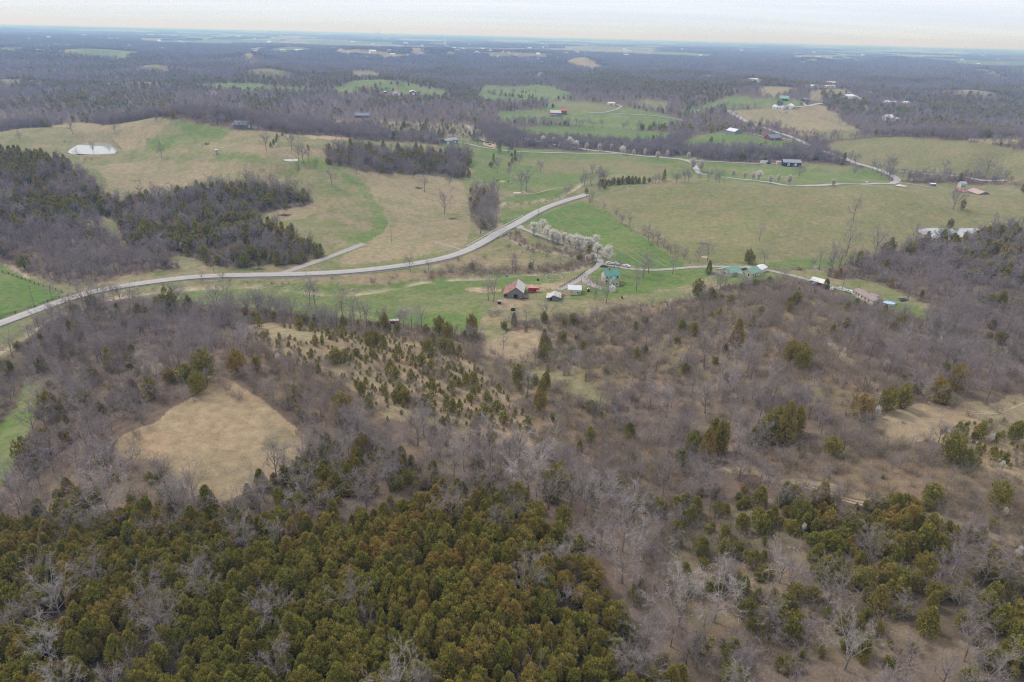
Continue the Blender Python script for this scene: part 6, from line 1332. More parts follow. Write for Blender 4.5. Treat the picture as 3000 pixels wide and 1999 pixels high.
def mh(o, L, D):
    m = MB(); m.box(L * .33, L * .66, D + .02, D + 2.6, -1, 2.2); m.build('porch_room', 'cream', o)
    r = MB(); r.prism([(L*.33 - .3, D*.6, 3.0), (L*.33 - .3, D + 3.0, 2.25), (L*.33 - .3, D + 3.0, 2.38), (L*.33 - .3, D*.6, 3.15)], (L * .33 + .6, 0, 0)); r.build('porch_roof', 'mauve', o)
    c = MB(); c.tube((L*.45, D*.62, 2.8), (L*.45, D*.62, 4.1), .12); c.build('flue', 'black', o)
    dk = MB(); dk.box(L + .02, L + 4.6, 1, 3.4, .9, 1.1)
    for x in (L + .3, L + 2.3, L + 4.4):
        for y in (1.1, 3.3): dk.box(x - .07, x + .07, y - .07, y + .07, -.6, 2.0)
    dk.box(L + .1, L + 4.6, 1.0, 1.08, 1.9, 2.0); dk.build('pool_deck', 'wood', o)
building('mobile_home', 'long cream mobile home with mauve roof beside the round pool', 'mobile home', 'P', (2496, 864), (2556, 895), 6.0, 2.5, 1.0, 'x', 'cream', 'mauve', wins=[(.18, 1.0, .6, 1.3), (.30, 1.0, .6, 1.3), (.45, 1.0, .8, 1.0), (.62, 1.0, .8, 1.0), (.8, 1.0, .8, 1.0), (.5, 1, .8, 1, 'r')], doors=[(.38, 0, .9, 2.0, 'white')], oh=.3, xtra=mh)
# pool, trampoline
X, Y, Z = hit(2602, 892); o = root('swimming_pool', X, Y, Z, 0, 'round above-ground swimming pool with blue rim', 'pool')
m = MB(); m.lathe([(3.5, -.5), (3.5, 1.2)], 28); m.build('pool_wall', 'wmetal', o); m = MB(); m.lathe([(3.3, 1.2), (3.3, 1.28), (3.62, 1.28), (3.62, 1.2)], 28); m.build('rim', 'blue', o); m = MB(); m.lathe([(0.01, .95), (3.48, .95)], 28); m.build('water', 'poolw', o)
X, Y, Z = hit(2644, 881); o = root('trampoline', X, Y, Z, .1, 'dark rectangular trampoline on the green lawn', 'trampoline')
m = MB(); m.box(-2.1, 2.1, -1.3, 1.3, .88, .92); m.build('bed', 'black', o); m = MB()
for a, b_ in (((-2.2, -1.4), (2.2, -1.4)), ((2.2, -1.4), (2.2, 1.4)), ((2.2, 1.4), (-2.2, 1.4)), ((-2.2, 1.4), (-2.2, -1.4))): m.tube((*a, .9), (*b_, .9), .09)
m.build('frame', 'teal3', o)
for x in (-2.1, 2.1):
    for y in (-1.3, 1.3): m = MB(); m.tube((x, y, -.2), (x, y, .9), .06); m.build('leg', 'galv', o)
# cars and trailer
def car(px, py, rz, paint, label, L=4.5, H=1.45, cat='car', name='parked_car', pick=False):
    X, Y, Z = hit(px, py); o = root(name, X, Y, Z + .25, rz, label, cat); w_ = .9
    if pick: prof = [(-L/2, .35), (-L/2, 1.0), (-.3, 1.02), (-.25, H + .15), (.9, H + .15), (1.35, 1.05), (L/2, .95), (L/2, .35)]
    else: prof = [(-L/2, .3), (-L/2, .85), (-L/2 + .5, .95), (-L/2 + 1.0, H), (.5, H), (1.1, .95), (L/2 - .1, .8), (L/2, .3)]
    m = MB(); m.prism([(x, -w_, z) for x, z in prof], (0, 2 * w_, 0)); m.build('body', paint, o)
    m = MB(); x0 = -.2 if pick else -L/2 + .95
    m.prism([(x0, -w_ - .02, 1.0), (x0 + .25, -w_ - .02, H - .08), (.5, -w_ - .02, H - .08), (.95, -w_ - .02, 1.0)], (0, 2 * w_ + .04, 0)); m.build('windows', 'glass', o)
    for x in (-L/2 + .8, L/2 - .85):
        for s_ in (-1, 1): m = MB(); m.tube((x, s_ * (w_ + .03), .33), (x, s_ * (w_ - .2), .33), .33, k=10); wv = m.build('wheel', 'tyre', o)
    for s_ in (-1, 1): m = MB(); m.box(L/2 - .02, L/2 + .03, s_ * .62 - .15, s_ * .62 + .15, .6, .75); m.build('headlight', 'wmetal', o)
car(1785, 775, -.15, 'white', 'white car parked by the farm fork', cat='car'); car(1802, 776.5, -.5, 'white', 'white pickup behind the white car at the farm fork', 5.2, 1.5, 'pickup truck', 'parked_pickup', True)
car(1834, 783, -.5, 'wmetal', 'pale pickup under the bare trees farther along the lane', 5.2, 1.5, 'pickup truck', 'parked_pickup', True); car(2488, 858.5, 2.0, 'white', 'white car at the end of the mobile home', cat='car')
car(2183, 793.5, .3, 'black', 'black car between the two green-roofed houses'); car(2436, 851, 1.0, 'wmetal', 'silver car in front of the red-sided garage'); car(1767, 782, .1, 'galv', 'grey car on the near side of the fork', 4.3)
car(2252, 480.5, .1, 'navy', 'dark blue car beside the white trailers', cat='car'); car(2168, 471.5, .2, 'red', 'red car on the farm lane', cat='car'); car(2386, 836.0, .4, 'greywall', 'grey car left of the red-sided garage')
X, Y, Z = hit(1560, 856); o = root('horse_trailer', X, Y, Z + .2, -.02, 'bright red gooseneck horse trailer by the rail fence', 'trailer')
m = MB(); m.prism([(-2.4, -1.0, .45), (-2.4, -1.0, 2.3), (-2.2, -1.0, 2.45), (3.4, -1.0, 2.45), (3.5, -1.0, 1.7), (2.1, -1.0, 1.5), (2.0, -1.0, .5)], (0, 2.0, 0)); m.build('body', 'red', o)
m = MB(); m.box(-2.3, 3.3, -.9, .9, 2.46, 2.52); m.build('roof', mat('sun_bleached_red', (.62, .22, .24), .6), o)  # roof panel in a paler red than the body
for x in (-1.3, -.35):
    for s_ in (-1, 1): m = MB(); m.tube((x, s_ * 1.06, .42), (x, s_ * .8, .42), .42, k=10); wv = m.build('wheel', 'tyre', o); m = MB(); m.tube((x, s_ * 1.1, .42), (x, s_ * 1.0, .42), .2, k=8); m.build('rim', 'white', wv)
m = MB(); m.box(1.0, 1.9, -1.03, -1.0, .7, 1.9); m.build('door', 'dred', o); m = MB(); m.tube((3.1, 0, -.2), (3.1, 0, 1.7), .07); m.build('hitch', 'galv', o)

# mid-distance and far buildings
def quilt(o, L, D):
    for i, x in enumerate((.30, .70)):
        m = MB(); m.box(L*x - 1.25, L*x + 1.25, -.09, -.02, 1.0, 3.5); q = m.build('quilt_square', 'white', o); s_ = MB(); cx, cz = L*x, 2.25
        if i == 0:
            for k_ in range(8):
                a = k_ * math.pi / 4; s_.face([(cx, -.11, cz), (cx + .85*math.cos(a), -.11, cz + .85*math.sin(a)), (cx + .42*math.cos(a + .39), -.11, cz + .42*math.sin(a + .39))]); s_.face([(cx, -.11, cz), (cx + .42*math.cos(a + .39), -.11, cz + .42*math.sin(a + .39)), (cx + .85*math.cos(a + .785), -.11, cz + .85*math.sin(a + .785))])
            s_.build('star', 'dred', q)
        else:
            for k_ in range(4): a = k_ * math.pi / 2 + .785; s_.box(cx + .6*math.cos(a) - .18, cx + .6*math.cos(a) + .18, -.13, -.1, cz + .6*math.sin(a) - .18, cz + .6*math.sin(a) + .18)
            s_.build('star', 'orange', q)
building('quilt_barn', 'dark navy barn with two painted quilt squares', 'barn', 'P', (2294.4, 487.5), (2345.2, 490), 10, 4.4, 2.4, 'x', 'navy', 'greyroof', xtra=quilt, oh=.5)
building('lumber_shed', 'cream board shed left of the quilt-square barn', 'shed', 'P', (2275, 483), (2294, 484), 4, 3.4, .4, 'x', 'cream', 'cream'); building('white_trailer', 'long white travel trailer left of the cream board shed', 'trailer', 'P', (2228.5, 479.3), (2249, 479.8), 2.6, 2.6, .2, 'x', 'white', 'wmetal', wins=[(.3, 1.3, 1, .6), (.7, 1.3, 1, .6)], oh=.05)
building('machine_barn', 'grey-green barn with blue-grey roof on the hill crest', 'barn', 'A', (1610, 884), (1698, 890), 12, 3.8, 2.6, 'x', 'greywall', 'slate', doors=[(.45, 0, 3.4, 3.0, 'white', 'r')], oh=1.2)
building('metal_building', 'grey metal building with pale roof at the end of the pasture lane', 'garage', 'B', (724, 992), (806, 992), 11, 4.0, 1.8, 'x', 'greywall', 'greyroof', doors=[(.14, 0, 3.6, 3.0, 'wmetal'), (.42, 0, 1.6, 2.2, 'dark'), (.62, .9, 1.4, 1.5, 'white'), (.76, .9, 1.4, 1.5, 'white')], oh=.6)
def por(o, L, D):
    m = MB(); m.box(L*.58, L*.88, -1.8, -.02, 5.2, 5.6); m.prism([(L*.58, -1.8, 5.6), (L*.88, -1.8, 5.6), (L*.73, -1.8, 6.8)], (0, 2.0, 0)); m.build('portico', 'white', o)
    for x in (.6, .68, .78, .86): c = MB(); c.tube((L*x, -1.6, -.5), (L*x, -1.6, 5.2), .22, k=8); c.build('column', 'white', o)
    w = MB(); w.box(L + .02, L + 9, 1.5, D - 1, -1, 3.0); w.build('side_wing', 'brick', o); r = MB(); r.prism([(L + .02, 1.1, 3.0), (L + .02, D*.5, 4.6), (L + .02, D - .6, 3.0)], (9.3, 0, 0)); r.build('wing_roof', 'slate', o)
    c = MB(); c.box(L*.9, L*.9 + 1, D*.5, D*.5 + 1, 6, 9.6); c.build('chimney', 'brick', o)
building('brick_house', 'two-storey red brick house with white columned portico', 'house', 'B', (1266, 1002), (1340, 1002), 9, 5.4, 2.0, 'x', 'brick', 'slate', wins=[(.12, .9, 1.1, 1.6), (.32, .9, 1.1, 1.6), (.12, 3.6, 1.1, 1.4), (.32, 3.6, 1.1, 1.4), (.5, 3.6, 1, 1.4), (.5, .9, 1.1, 1.6)], doors=[(.73, 0, 1.3, 2.4, 'white')], xtra=por)
building('small_garage', 'small blue-roofed garage on the pear lane', 'garage', 'B', (1506, 1008), (1537, 1008), 7, 2.8, 1.4, 'x', 'greywall', 'slate', doors=[(.6, 0, 2.6, 2.2, 'white')])
def lt(o, L, D): m = MB(); m.prism([(0, -3.5, -1), (0, -3.5, 2.3), (0, -.02, 3.4), (0, -.02, -1)], (L*.6, 0, 0)); m.build('lean_to', 'greywall', o); r = MB(); r.prism([(-.3, -3.9, 2.25), (-.3, -.02, 3.5), (-.3, -.02, 3.7), (-.3, -3.9, 2.45)], (L*.6 + .5, 0, 0)); r.build('lean_to_roof', 'redroof', o)
building('grey_barn', 'grey barn with pale roof and a red-roofed lean-to', 'barn', 'P', (1612.7, 341.5), (1644, 341.5), 14, 5.5, 3.4, 'x', 'barnwood', 'tin', xtra=lt)
building('red_roofed_house', 'dark brick house with orange-red roof behind the grey barn', 'house', 'P', (1642, 336), (1660, 336.3), 12, 6, 3, 'x', 'brick', 'redroof', wins=[(.3, 1, 1.4, 1.8), (.7, 1, 1.4, 1.8)])
building('long_building', 'long low tan building with pale roof at the top of the curved lane', 'house', 'P', (1783, 308.5), (1802, 309.5), 11, 3.6, 1.4, 'x', 'cream', 'wmetal', wins=[(.2, 1, 1.4, 1.4), (.4, 1, 1.4, 1.4)], doors=[(.85, 0, 3, 2.6, 'white')])
building('farmhouse', 'white farmhouse with bright red patched roof, far left of centre', 'house', 'P', (1150, 281), (1168, 281.6), 14, 6, 5, 'y', 'white', 'redroof', wins=[(.3, 1, 1.6, 2), (.7, 1, 1.6, 2)]); building('red_barn', 'red barn with white roof and white door beyond the woods', 'barn', 'P', (1201.5, 280), (1219, 280.3), 18, 6, 2.4, 'y', 'dred', 'white', doors=[(.55, 0, 6, 5, 'white')]); building('red_shed', 'tiny red shed with white roof left of the red-roofed farmhouse', 'shed', 'P', (1124, 274), (1130, 274.3), 6, 3, 1, 'x', 'dred', 'white')
building('ranch_house', 'long dark ranch house with blue-grey roof at the edge of the scrub clearing', 'house', 'B', (93, 812), (203, 812), 12, 3.2, 3.0, 'x', 'brick', 'slate', wins=[(.2, 1, 1.6, 1.3), (.4, 1, 1.6, 1.3), (.6, 1, 1.6, 1.3), (.8, 1, 1.6, 1.3)], oh=.8)
building('grey_garage', 'grey barn with white roof at the end of the ranch lane', 'barn', 'C', (296, 926), (356, 927), 12, 4.4, 3, 'x', 'greywall', 'wmetal', oh=.5)
building('brick_ranch', 'red brick ranch house with hipped blue-grey roof on the green knoll', 'house', 'C', (606, 969), (680, 967), 12, 3, 3.6, 'x', 'brick', 'slate', wins=[(.2, .9, 1.2, 1.3), (.5, .9, 1.2, 1.3), (.8, .9, 1.2, 1.3)], doors=[(.35, 0, 1.1, 2.1, 'white')])
building('white_farmhouse', 'white farmhouse with white roof below the golden willow', 'house', 'C', (615, 755), (688, 757), 12, 4, 2.8, 'x', 'white', 'wmetal', wins=[(.2, 1.2, 1.4, 1.6), (.5, 1.2, 1.4, 1.6), (.75, 1.2, 1.4, 1.6)]); building('white_barn', 'white gabled barn right of the white farmhouse', 'barn', 'C', (697, 752), (745, 755), 22, 4.5, 3, 'y', 'white', 'white', doors=[(.5, 0, 4, 3.4, 'greyroof')])
building('green_barn', 'long barn with green metal roof on the far green knoll', 'barn', 'C', (668, 698), (724, 698), 24, 4.5, 4, 'x', 'green', 'teal2', oh=1); building('dark_house', 'dark low house with a white corner beside the green-roofed barn', 'house', 'C', (822, 702), (876, 703), 14, 4, 2, 'x', 'greywall', 'slate', wins=[(.3, 1.2, 2, 1.6), (.7, 1.2, 2, 1.6)])
building('woods_house', 'white house with dormer and long pale roof alone in the right woods', 'house', 'C', (1410, 838), (1455, 840), 12, 6, 4.5, 'x', 'white', 'wmetal', wins=[(.3, 4.2, 1.6, 1.8), (.6, 4.2, 1.6, 1.8), (.5, 1, 2, 1.8)]); building('woods_barn', 'long pale-roofed barn beside the white house in the right woods', 'barn', 'C', (1456, 837), (1496, 838), 10, 4, 2, 'x', 'cream', 'tin')
# road-bend farm seen over the brow
building('rusty_barn', 'collapsing barn with faded pinkish tin roof behind the round field', 'barn', 'P', (2832, 566), (2866, 571), 10, 1.4, 2.0, 'x', 'barnwood', mat('pink_faded_tin', (.40, .27, .27), .7, (.5, .38, .36), .5), oh=.6)
building('red_tin_shed', 'orange-red tin shed half hidden behind the round field', 'shed', 'P', (2796, 562), (2826, 565), 5, 1.2, .8, 'x', 'barnwood', 'redroof', oh=.3); building('grey_bin_house', 'pale grey weathered house left of the pink-roofed barn', 'house', 'P', (2812, 557), (2828, 558), 7, 6, 1.5, 'x', 'tin', 'greyroof', wins=[(.3, 3, 1, 1.4), (.7, 3, 1, 1.4)])
building('open_shed', 'low open shed with white roof in the meadow', 'shed', 'P', (2727, 546), (2741, 547), 5, 2.2, .5, 'x', 'barnwood', 'white')

FARB = [('C',(878,605),(940,607),18,4,2,'white','wmetal','white ranch house of the hilltop cluster, left'),('C',(985,590),(1045,594),22,6,4,'cream','cream','cream church-like house on the hilltop cluster'),('C',(975,606),(1055,610),16,4,2,'cream','tin','long cream shed below the church-like house'),
 ('C',(447,560),(506,561),16,4,2,'white','wmetal','white house above the terraced orchard patch'),('C',(150,546),(205,545),20,5,4,'white','wmetal','white gabled house in the woods, upper middle right'),('C',(1397,713),(1430,715),12,3,2,'white','wmetal','first pale roof in the right-hand woods'),('C',(1434,716),(1474,717),12,3,2,'cream','tin','second pale roof in the right-hand woods'),
 ('C',(1530,717),(1563,719),14,3,2,'white','white','third pale roof in the right-hand woods'),('C',(1132,683),(1188,683),18,4,3,'white','wmetal','white house with pale trees below the far lane'),('C',(1285,645),(1310,645),14,3,2,'white','white','small white roof behind the dark conifers'),('C',(236,478),(262,479),22,5,2,'white','white','bright white roof beside a yellow tree'),
 ('C',(272,484),(300,485),22,4,2,'cream','white','white roof right of the bright one'),('C',(926,397),(955,398),40,8,3,'white','white','bright white shed in the far right distance'),('C',(898,375),(912,376),40,8,3,'white','white','small bright roof above the bright shed'),('C',(1635,392),(1652,393),40,8,3,'white','white','white roof left of the smoke'),
 ('C',(2190,484),(2200,484),20,4,2,'white','wmetal','tiny white roof at the far right'),('C',(2230,482),(2262,483),22,4,2,'greywall','slate','blue-grey shed at the far right'),('C',(85,776),(105,776),8,3,1,'white','wmetal','white trailer in the bushes left of the tan hill'),('A',(1440,656),(1486,657),16,4,2,'white','redroof','white shed with faint red roof beyond the left woods'),
 ('A',(2035,356),(2088,356),24,6,4,'white','wmetal','white barn with red gable in the far green fields'),('A',(1740,359),(1765,359),20,5,4,'white','wmetal','white house on the small tan field'),('A',(2276,338),(2310,339),24,5,3,'white','wmetal','white house at the far fields, right'),('A',(2322,350),(2345,351),24,6,3,'white','white','bright small house at the far fields, lower right'),
 ('A',(2000,313),(2028,314),26,6,3,'white','white','white house on the far ridge'),('A',(1230,291),(1262,292),34,6,3,'white','white','white shed in the wooded far left'),('A',(1008,243),(1056,244),60,9,3,'white','white','wide white warehouse near the left horizon'),('A',(1180,254),(1216,255),55,9,3,'cream','white','pale warehouse near the left horizon'),
 ('A',(640,310),(655,311),24,6,3,'cream','cream','cream house in the left far settlement'),('A',(740,313),(770,314),24,6,3,'cream','cream','cream row house in the left far settlement'),('A',(55,308),(90,309),28,6,3,'white','wmetal','white house at the far left edge'),('A',(15,310),(40,311),28,5,2,'white','white','low white shed at the far left edge'),('A',(380,315),(400,315),24,6,3,'white','white','white house left of the cream row'),
 ('A',(220,334),(280,336),26,5,2,'cream','cream','long cream greenhouse in the far left fields'),('A',(320,333),(385,336),26,5,2,'cream','cream','second long cream greenhouse in the far left fields'),('A',(560,248),(580,249),55,9,3,'white','white','white roof just under the left horizon'),('B',(198,364),(242,366),26,7,5,'white','wmetal','white gabled barn in the far fields, left of centre'),
 ('B',(825,342),(840,343),30,7,4,'white','white','small bright house in the middle distance'),('B',(1147,351),(1163,352),36,7,3,'white','white','white box building in the middle distance'),('B',(1136,375),(1156,376),26,8,5,'white','redroof','white house with pink-red roof in the far settlement'),('B',(1265,408),(1292,410),26,5,3,'white','slate','blue-grey farmhouse on the far tan fields'),
 ('B',(1340,415),(1362,416),24,5,3,'white','wmetal','white house right of the blue-grey farmhouse'),('B',(2100,435),(2127,436),26,5,2,'white','white','bright white roof in the far right woods'),('B',(2128,492),(2172,493),24,5,4,'white','wmetal','white gabled house on the far wooded slope'),('B',(2262,515),(2300,516),24,4,2,'white','slate','pale blue shed on the far wooded slope'),
 ('B',(1640,515),(1668,516),18,4,2,'cream','cream','cream house among the dark far pines'),('B',(855,372),(890,373),30,6,3,'white','white','row of white roofs in the middle distance, left'),('B',(900,374),(948,376),30,6,3,'white','white','row of white roofs in the middle distance, right'),('B',(1946,353),(1975,354),40,7,3,'white','white','white shed, far right of centre'),('B',(60,297),(82,298),60,9,4,'white','white','white building near the horizon, centre left'),
 ('B',(283,271),(300,272),90,12,4,'white','white','white works near the power station')]
for k, A_, B_, D, wh, rh, wl, rf, lb in FARB:
    L0 = math.hypot(*np.subtract(hit(*cv(k, [A_])[0])[:2], hit(*cv(k, [B_])[0])[:2])); o, L = building('far_house', lb, 'house', k, A_, B_, D, wh, rh, 'x', wl, rf, wins=[(.25, wh*.3, wh*.35, wh*.35), (.7, wh*.3, wh*.35, wh*.35)], oh=.6)
# scattered settlement of the plain: small bright buildings, alike at this distance
proto = None
r9 = np.random.default_rng(77); SET = [(-50, 700, 245, 330, 30), (700, 2353, 235, 300, 26)]
def plain_house(px, py, s_, wl, rf, grp, lb):
    X, Y, Z = hit(px, py); o = root('plain_house', X, Y, Z, r9.uniform(0, 3), lb, 'house', grp); 
    m = MB(); m.prism([(-s_, -s_*.5, -2), (-s_, -s_*.5, s_*.45), (-s_, 0, s_*.8), (-s_, s_*.5, s_*.45), (-s_, s_*.5, -2)], (2*s_, 0, 0)); m.build('wall', wl, o)
    for q in (-1, 1): m = MB(); m.prism([(-s_*1.05, q*s_*.56, s_*.42), (-s_*1.05, 0, s_*.82), (-s_*1.05, 0, s_*.9), (-s_*1.05, q*s_*.56, s_*.5)], (2.1*s_, 0, 0)); m.build('roof', rf, o)
for n_, (x0, x1, y0, y1, s0_, grp, lb) in enumerate([(20, 980, 100, 150, 14, 'far houses on the plain at left', 'small white house of the far plain, left third'), (1000, 1600, 128, 170, 13, 'far houses on the plain at centre', 'small white house of the far plain, middle'), (1600, 2200, 132, 180, 13, 'far houses in the far town', 'small pale building of the far town, right of centre'), (2200, 2950, 150, 190, 13, 'far houses on the plain at right', 'small white house of the far plain, right end')]):
    for i in range([26, 34, 30, 22][n_]):
        px = r9.uniform(x0, x1); py = r9.uniform(y0, y1) + (px - (x0 + x1)/2) * .012; X, Y, Z = hit(px, py); d = math.hypot(X, Y)
        u_ = (px - x0) / (x1 - x0); v_ = (py - y0) / (y1 - y0); s0 = (6 + d / 900) * r9.uniform(.7, 1.4)
        plain_house(px, py, s0, ['white', 'cream', 'white'][i % 3], ['white', 'wmetal', 'tin', 'greyroof'][i % 4], grp, ('bigger ' if s0 > 6 + d / 900 else 'tiny ') + ['white', 'cream', 'white'][i % 3] + ' house ' + ['white', 'pale metal', 'dull tin', 'grey'][i % 4] + ' roof, ' + ['left', 'centre left', 'centre', 'right'][min(3, int(u_ * 4))] + ' of the ' + ['left plain', 'middle plain', 'far town', 'right plain'][n_] + ', ' + ('nearer row' if v_ > .66 else 'middle row' if v_ > .33 else 'row under the horizon'))
# factory with steam, power station, water towers, smoke
def at_d(px, d):
    r = ray(px, 200); u = math.hypot(r[0], r[1]); return r[0] / u * d, r[1] / u * d
X, Y, Z = hit(1292, 134); d = math.hypot(X, Y); k_ = d / 2000; o = root('factory', X, Y, Z, 0, 'pale factory block with a white steam stack under the horizon', 'factory')
m = MB(); m.box(-17*k_, 12*k_, 0, 12*k_, -3, 6*k_); m.build('hall', 'cream', o); m = MB(); m.box(8*k_, 15*k_, -1*k_, 8*k_, -3, 9*k_); m.build('tower', 'white', o); m = MB(); m.tube((10*k_, 3*k_, 0), (10*k_, 3*k_, 12*k_), .8*k_); m.build('stack', 'white', o)
for i in range(6): m = MB(); m.box((-15 + i*3.6)*k_, (-13.6 + i*3.6)*k_, -.06*k_, 0, 1.5*k_, 3.2*k_); w = m.build('window', 'greyroof', o)
sm = bpy.data.materials.new('steam'); sm.use_nodes = True; t = sm.node_tree; t.nodes.remove(t.nodes['Principled BSDF']); pv2 = t.nodes.new('ShaderNodeVolumePrincipled'); pv2.inputs['Color'].default_value = (1, 1, 1, 1); pv2.inputs['Density'].default_value = .012; t.links.new(pv2.outputs[0], t.nodes['Material Output'].inputs['Volume'])
sm2 = sm.copy(); sm2.name = 'thin_smoke'; sm2.node_tree.nodes[[n.name for n in sm2.node_tree.nodes if n.bl_idname == 'ShaderNodeVolumePrincipled'][0]].inputs['Density'].default_value = .0035
def plume(name, X, Y, Z, h, r0, r1, lean, mt, lb):
    m = MB(); rsx = np.random.default_rng(5); n = 9; k = 10; P = []
    for i in range(n):
        f = i / (n - 1); r = (r0 + (r1 - r0) * f) * (1 if 0 < i < n - 1 else .3) * rsx.uniform(.75, 1.25)
        for j in range(k): a = 2 * math.pi * j / k; P.append((lean * h * f ** 1.5 + r * math.cos(a) * rsx.uniform(.8, 1.2), r * math.sin(a), h * f))
    m.v = P; m.f = [(i*k + j, i*k + (j+1) % k, (i+1)*k + (j+1) % k, (i+1)*k + j) for i in range(n-1) for j in range(k)] + [tuple(range(k))[::-1], tuple((n-1)*k + j for j in range(k))]; m.m = [0] * len(m.f)
    o = m.build(name, mt, loc=(X, Y, Z), label=lb, category='smoke'); o['kind'] = 'stuff'
plume('steam', X + 10*k_, Y + 3*k_, Z + 12.5*k_, 10*k_, 1.2*k_, 4*k_, .3, sm, 'white puff of steam above the factory stack')
X, Y, Z = hit(2808, 172); d = math.hypot(X, Y); k_ = d / 2000; plume('smoke', X, Y, Z, 26*k_, 1.2*k_, 6*k_, .25, sm2, 'thin white smoke rising from the woods near the right horizon'); X, Y, Z = hit(2790, 166); plume('smoke', X, Y, Z, 18*k_, 1*k_, 4*k_, .3, sm2, 'fainter second wisp of smoke left of the thin one')
X, Y = at_d(1111, 20500); o = root('power_station', X, Y, float(Hat(X, Y)), 0, 'faint power station with tall twin chimneys on the horizon', 'power station')
for x, hh in ((-65, 190), (62, 190), (-12, 120), (24, 110)): m = MB(); m.tube((x, 0, 0), (x, 0, hh), 7 if hh > 150 else 4, 5 if hh > 150 else 3, k=8); m.build('chimney', 'concrete', o)
m = MB(); m.box(-40, 60, 10, 70, 0, 48); m.box(-5, 35, 10, 60, 48, 66); m.build('boiler_house', 'concrete', o)
for px, d, lb in ((1598, 12000, 'white water tower under the horizon, centre'), (1923, 13000, 'white water tower under the horizon right of centre')):
    X, Y = at_d(px, d); o = root('water_tower', X, Y, float(Hat(X, Y)), 0, lb, 'water tower'); m = MB(); m.tube((0, 0, 0), (0, 0, 38), 3); m.build('stem', 'white', o); m = MB(); m.lathe([(.1, 36), (9, 39), (12, 44), (9, 50), (.1, 53)], 12); m.build('tank', 'white', o)

# ------------------------------------------------------------------ poles and wires
POLES = [('G',(240,122),(208,-5),'pole in the bright green paddock at left'),('D',(628,1036),(613,920),'pole at the wood edge above the road'),('D',(1478,950),(1463,822),'pole by the gap between the left woods'),('D',(2200,842),(2195,742),'pole at the right tip of the left wood'),
 ('E',(346,730),(336,616),'pole alone on the pasture above the gravel spur'),('E',(1360,543),(1362,448),'pole beside the road above the bridge'),('E',(1232,487),(1231,450),'short pole on the green meadow by the creek'),('E',(1686,456),(1688,358),'pole where the road slips behind the round field'),('E',(1955,337),(1957,262),'pole among the cedars of the field brow'),
 ('E',(1757,1106),(1758,925),'pole in front of the farmhouse yard tree'),('E',(1650,1040),(1651,975),'pole behind the cream workshop'),('F',(288,322),(290,272),'pole on the curved lane with reddish trees'),('F',(1097,1064),(1105,990),'pole with a transformer by the lane to the mobile home'),('F',(1212,1060),(1214,1024),'pole behind the mobile home'),
 ('F',(935,212),(940,160),'slim white pole right of the quilt-square barn'),('F',(278,968),(282,912),'pole in front of the left green-roofed house'),('F',(628,915),(630,885),'post sign by the lane right of the white garage'),('C',(486,925),(488,893),'pale pole by the willow road')]
PT = []
for k, bs, tp, lb in POLES:
    (bx, by), (tx, ty) = cv(k, [bs, tp]); X, Y, Z = hit(bx, by); d = math.hypot(X, Y); sl = math.sqrt(d*d + (CAMZ - Z)**2); h = (by - ty) * sl / 2000 / (d / sl); h = float(np.clip(h, 3.5, 13))
    o = root('utility_pole', X, Y, Z, .3, 'wooden utility ' + lb if lb.startswith('pole') else 'wooden ' + lb, 'utility pole', None)
    m = MB(); m.tube((0, 0, -.5), (0, 0, h), .17, .12, 6); m.build('pole', 'pole', o)
    if h > 6: m = MB(); m.box(-1.1, 1.1, -.07, .07, h - .6, h - .45); m.build('crossarm', 'wood', o)
    if 'transformer' in lb or 'beside the road' in lb or 'gap' in lb: m = MB(); m.tube((.3, -.1, h - 2.2), (.3, -.1, h - 1.3), .28); m.build('transformer', 'galv', o)
    PT.append((X, Y, Z + h - .4))
def wires(i, j, lb, n=3):
    a, b_ = np.array(PT[i]), np.array(PT[j]); d = unit(np.array([-(b_ - a)[1], (b_ - a)[0], 0])); sp = np.linalg.norm(b_ - a)
    o = root('power_line', a[0], a[1], a[2], 0, lb, 'power line')
    for s_ in np.linspace(-1, 1, n):
        m = MB(); pts = [(b_ - a) * f + d * s_ - np.array([0, 0, 4 * sp * .018 * f * (1 - f)]) for f in np.linspace(0, 1, 11)]
        for p, q in zip(pts[:-1], pts[1:]): m.tube(p, q, .022, k=3)
        m.build('wire', 'wire', o)
PT.append(tuple(np.array(PT[0]) + (np.array(PT[0]) - np.array(PT[1])) * .8))
wires(len(PT) - 1, 0, 'wires leaving the paddock pole past the left edge'); wires(0, 1, 'wires from the paddock pole to the wood edge'); wires(1, 2, 'wires over the left wood beside the road'); wires(2, 3, 'wires to the tip of the left wood'); wires(3, 4, 'wires across the gravel spur', 2)
wires(4, 6, 'wires crossing the pasture to the creek', 2); wires(5, 7, 'wires beside the road above the bridge', 2); wires(7, 8, 'wires rising over the round field brow', 3)

# ------------------------------------------------------------------ fences
def fence(k, pts, sp, h, rails, lb, m_='wood', pr=.1, cat='fence'):
    q = resample([p[:2] for p in [hit(x, y) for x, y in cv(k, pts)]], sp); z = [float(Hat(a, b_)) for a, b_ in q]; o = root('rail_fence', q[0][0], q[0][1], z[0], 0, lb, cat)
    pm = MB(); pm.box(-pr, pr, -pr, pr, -.3, h); pme = None
    for (a, b_), c_ in zip(q, z):
        if pme is None: first = pm.build('post', m_, o); pme = first.data; first.location = (0, 0, 0)
        else: link('post', pme, o, loc=(a - q[0][0], b_ - q[0][1], c_ - z[0]))
    for r in range(rails):
        zz_ = h * (.35 + .55 * r / max(1, rails - 1)); m = MB()
        for (a, b_), (c_, d_), za, zb in zip(q[:-1], q[1:], z[:-1], z[1:]):
            A_ = np.array([a - q[0][0], b_ - q[0][1], za - z[0] + zz_]); B_ = np.array([c_ - q[0][0], d_ - q[0][1], zb - z[0] + zz_]); m.tube(A_, B_, .07 if rails < 4 else .05, k=4)
        m.build('rail', m_, o)
